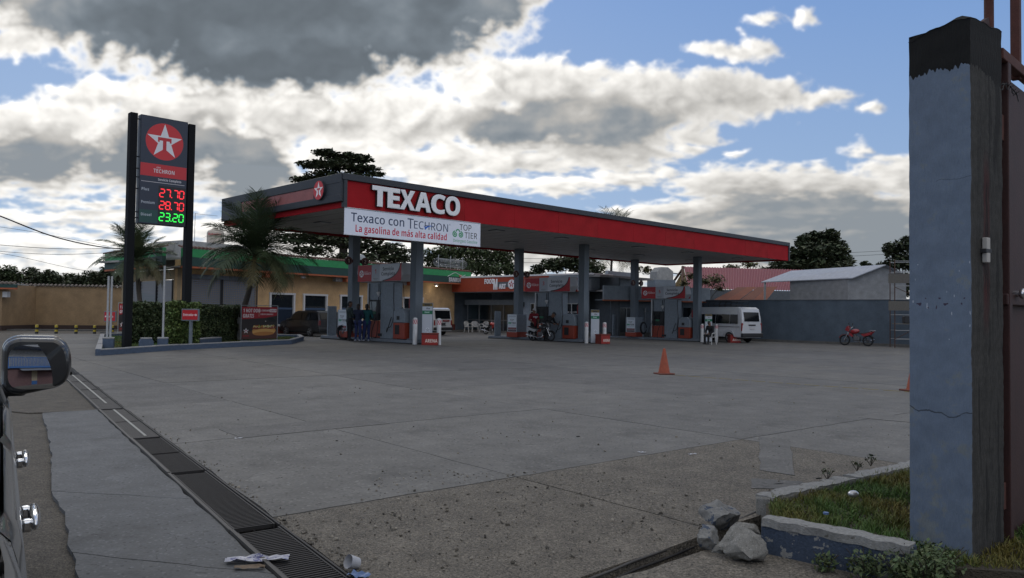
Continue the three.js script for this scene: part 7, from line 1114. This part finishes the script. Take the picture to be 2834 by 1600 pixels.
// ---------------------------------------------------------------- the car that the picture is taken from, and what its mirror shows
{
  const c = thing('silver_car', 'grey car side with chrome door handles along the left edge', 'car', V3(0, 0, 0), heading(-.5505, .8348)), body = phys([.13, .14, .145], .28, { metalness: .55, clearcoat: 1, clearcoatRoughness: .05 });
  const prof = [[.24, -.03], [.34, .03], [.48, .048], [.62, .056], [.76, .062], [.88, .064], [.93, .060], [.97, .056], [1.02, .050], [1.06, .038], [1.085, .015]];
  const panel = (name, x0, x1, y0, y1) => { const P = [], I = [], nx = 14, rows = prof.filter(([y]) => y >= y0 - .001 && y <= y1 + .001); rows.forEach(([y, z]) => { for (let i = 0; i <= nx; i++) { const x = lerp(x0, x1, i / nx), nose = -.34 * Math.pow(clamp((x - 4.4) / 1.5), 2.2), e = .012 * (Math.pow(Math.abs(i / nx * 2 - 1), 24)); P.push(x, y, z + nose - e); } }); const n = nx + 1; for (let j = 0; j < rows.length - 1; j++) for (let i = 0; i < nx; i++) { const a = j * n + i; I.push(a, a + 1, a + n + 1, a, a + n + 1, a + n); } const g = new THREE.BufferGeometry(); g.setAttribute('position', new THREE.Float32BufferAttribute(P, 3)); g.setIndex(I); g.computeVertexNormals(); return part(name, g, body, c); };
  panel('rear_quarter', -1.4, 1.72, .24, 1.09); const rd = panel('rear_door', 1.735, 2.86, .34, 1.09), fd = panel('front_door', 2.875, 4.05, .34, 1.09); panel('front_fender', 4.065, 5.9, .24, 1.09);
  mb().box(7.0, .5, 1.5, 2.2, .62, -.80).box(2.6, .2, 1.5, 1.1, .98, -.82).build('inner_body', M.bumper, c); mb().rbox(1.9, .14, 1.5, .06, 5.0, .98, -.84).build('bonnet', body, c);
  mb().box(7, .16, .04, 2.2, .26, -.02).build('sill', M.bumper, c);
  // glass and roof lean inward from the belt line
  for (const [a, b, e, f] of [[1.8, 2.82, 1.85, 2.82], [2.9, 3.98, 2.9, 3.35]]) part('side_window', polyGeo([[[a, 1.085, .008], [b, 1.085, .008], [f, 1.58, -.16], [e, 1.58, -.16]]]), M.carGlass, c);
  mb().tube([[4.1, 1.08, .0], [3.45, 1.56, -.15], [3.2, 1.62, -.18], [1.8, 1.64, -.19]], .03).box(1.9, .05, 1.2, 2.4, 1.66, -.80).build('roof', body, c);
  for (const [x, hd] of [[2.62, rd], [3.63, fd]]) { const h = new THREE.SphereGeometry(1, 20, 14); h.scale(.115, .030, .016); mb().add(h, x, .897, .094).rbox(.03, .036, .03, .01, x - .085, .893, .075).rbox(.03, .036, .03, .01, x + .085, .893, .075).build('door_handle', M.chromeBright ??= mat([.75, .76, .78], .08, { metalness: 1 }), c); mb().rbox(.14, .055, .02, .01, x, .893, .056).build('handle_cup', M.bumper, c); }
  // door mirror
  const m = new THREE.Group(); const o = mb(); const mz = .158, my = 1.205, mx = 4.52;
  const sh = new THREE.Shape(); { const w = .137, h = .128; sh.moveTo(-w, -h + .06); sh.quadraticCurveTo(-w - .005, -h, -w + .08, -h - .005); sh.lineTo(w - .07, -h + .02); sh.quadraticCurveTo(w, -h + .035, w, -.01); sh.quadraticCurveTo(w, h - .02, w - .07, h); sh.lineTo(-w + .07, h + .004); sh.quadraticCurveTo(-w, h, -w, h - .06); }
  const hg = new THREE.ExtrudeGeometry(sh, { depth: .09, bevelEnabled: true, bevelSize: .018, bevelThickness: .03, bevelSegments: 3, bevelOffset: -.012, curveSegments: 14 }); hg.rotateY(-Math.PI / 2 - .05); // shape x -> lateral, opening toward the rear
  const housing = part('mirror_housing', metreUV(hg), M.mirrorBlack = phys([.012, .012, .013], .3, { clearcoat: .6 }), c, mx + .05, my, mz);
  mb().rbox(.10, .05, .14, .02, mx + .04, my - .125, .045).rbox(.14, .06, .10, .02, mx + .06, my - .13, -.02).build('mirror_arm', M.bumper, c);
  const rim = new THREE.Shape(sh.getPoints(14)), cap = new THREE.ExtrudeGeometry(rim, { depth: .10, bevelEnabled: true, bevelSize: .02, bevelThickness: .04, bevelSegments: 3, bevelOffset: -.006, curveSegments: 14 }); cap.rotateY(-Math.PI / 2 - .05); part('mirror_cap', metreUV(cap), M.mirrorBlack, c, mx + .16, my + .003, mz + .004);
  // slightly convex glass
  const G = new THREE.PlaneGeometry(1, 1, 24, 20), p = G.attributes.position, R = .95, n0 = V3(-.975, .085, .19).normalize(), r0 = V3(0, 0, 1).addScaledVector(n0, -n0.z).normalize(), u0 = new THREE.Vector3().crossVectors(r0, n0).normalize().multiplyScalar(-1), N = []; if (u0.y < 0) u0.multiplyScalar(-1);
  for (let i = 0; i < p.count; i++) { let a = p.getX(i) * 2, b = p.getY(i) * 2; const q = Math.pow(Math.pow(Math.abs(a), 4) + Math.pow(Math.abs(b), 4), .25), k = q > 1e-6 ? Math.max(Math.abs(a), Math.abs(b)) / q : 1; a *= k * .122; b *= k * .108; const sag = (a * a + b * b) / (2 * R); p.setXYZ(i, r0.x * a + u0.x * b - n0.x * sag, r0.y * a + u0.y * b - n0.y * sag, r0.z * a + u0.z * b - n0.z * sag); }
  G.computeVertexNormals(); part('mirror_glass', G, M.mirror = mat([.78, .79, .80], .01, { metalness: 1 }), c, mx - .085, my - .002, mz - .004);
  // the house behind the viewer that the mirror shows
  const hs = thing('balcony_house', 'house with a blue slatted balcony seen only in the car mirror', 'building', V3(0, 0, 0), heading(-.5505, .8348));
  const X = -6.5, blue = grained([.06, .17, .42], .7, 1, .002), pink = grained([.22, .13, .13], .9, 1.5, .004);
  mb().box(.2, 2.3, 8, X, 1.1, 4.9).build('wall', pink, hs); mb().box(.2, 3, 8, X - 1.4, 3.9, 4.9).build('upper_wall', M.concWhite, hs); mb().box(1.5, .22, 8, X - .3, 2.35, 4.9).build('balcony_slab', blue, hs); mb().box(.06, .09, 8, X + .4, 3.62, 4.9).build('hand_rail', blue, hs); for (let k = 0; k < 44; k++) mb().box(.03, 1.2, .07, X + .4, 3.0, 1.1 + k * .175).build('slat', blue, hs); mb().box(1.3, .05, 5, X + .9, 2.0, 5.2, 0, 0, -.25).build('awning', M.shutter, hs); mb().box(.05, 1.9, .7, X + .12, .95, 4.6).build('doorway', grained([.5, .42, .3], .9), hs); mb().box(.06, .5, .7, X + .13, .28, 4.6).build('door_panel', blue, hs); mb().box(1.6, .2, 8, X - .6, 5.3, 4.9).build('eaves', M.shutter, hs);
}
scene.traverse((o) => { if (o.isMesh) { o.castShadow = true; o.receiveShadow = true; } });
renderer.render(scene, camera);
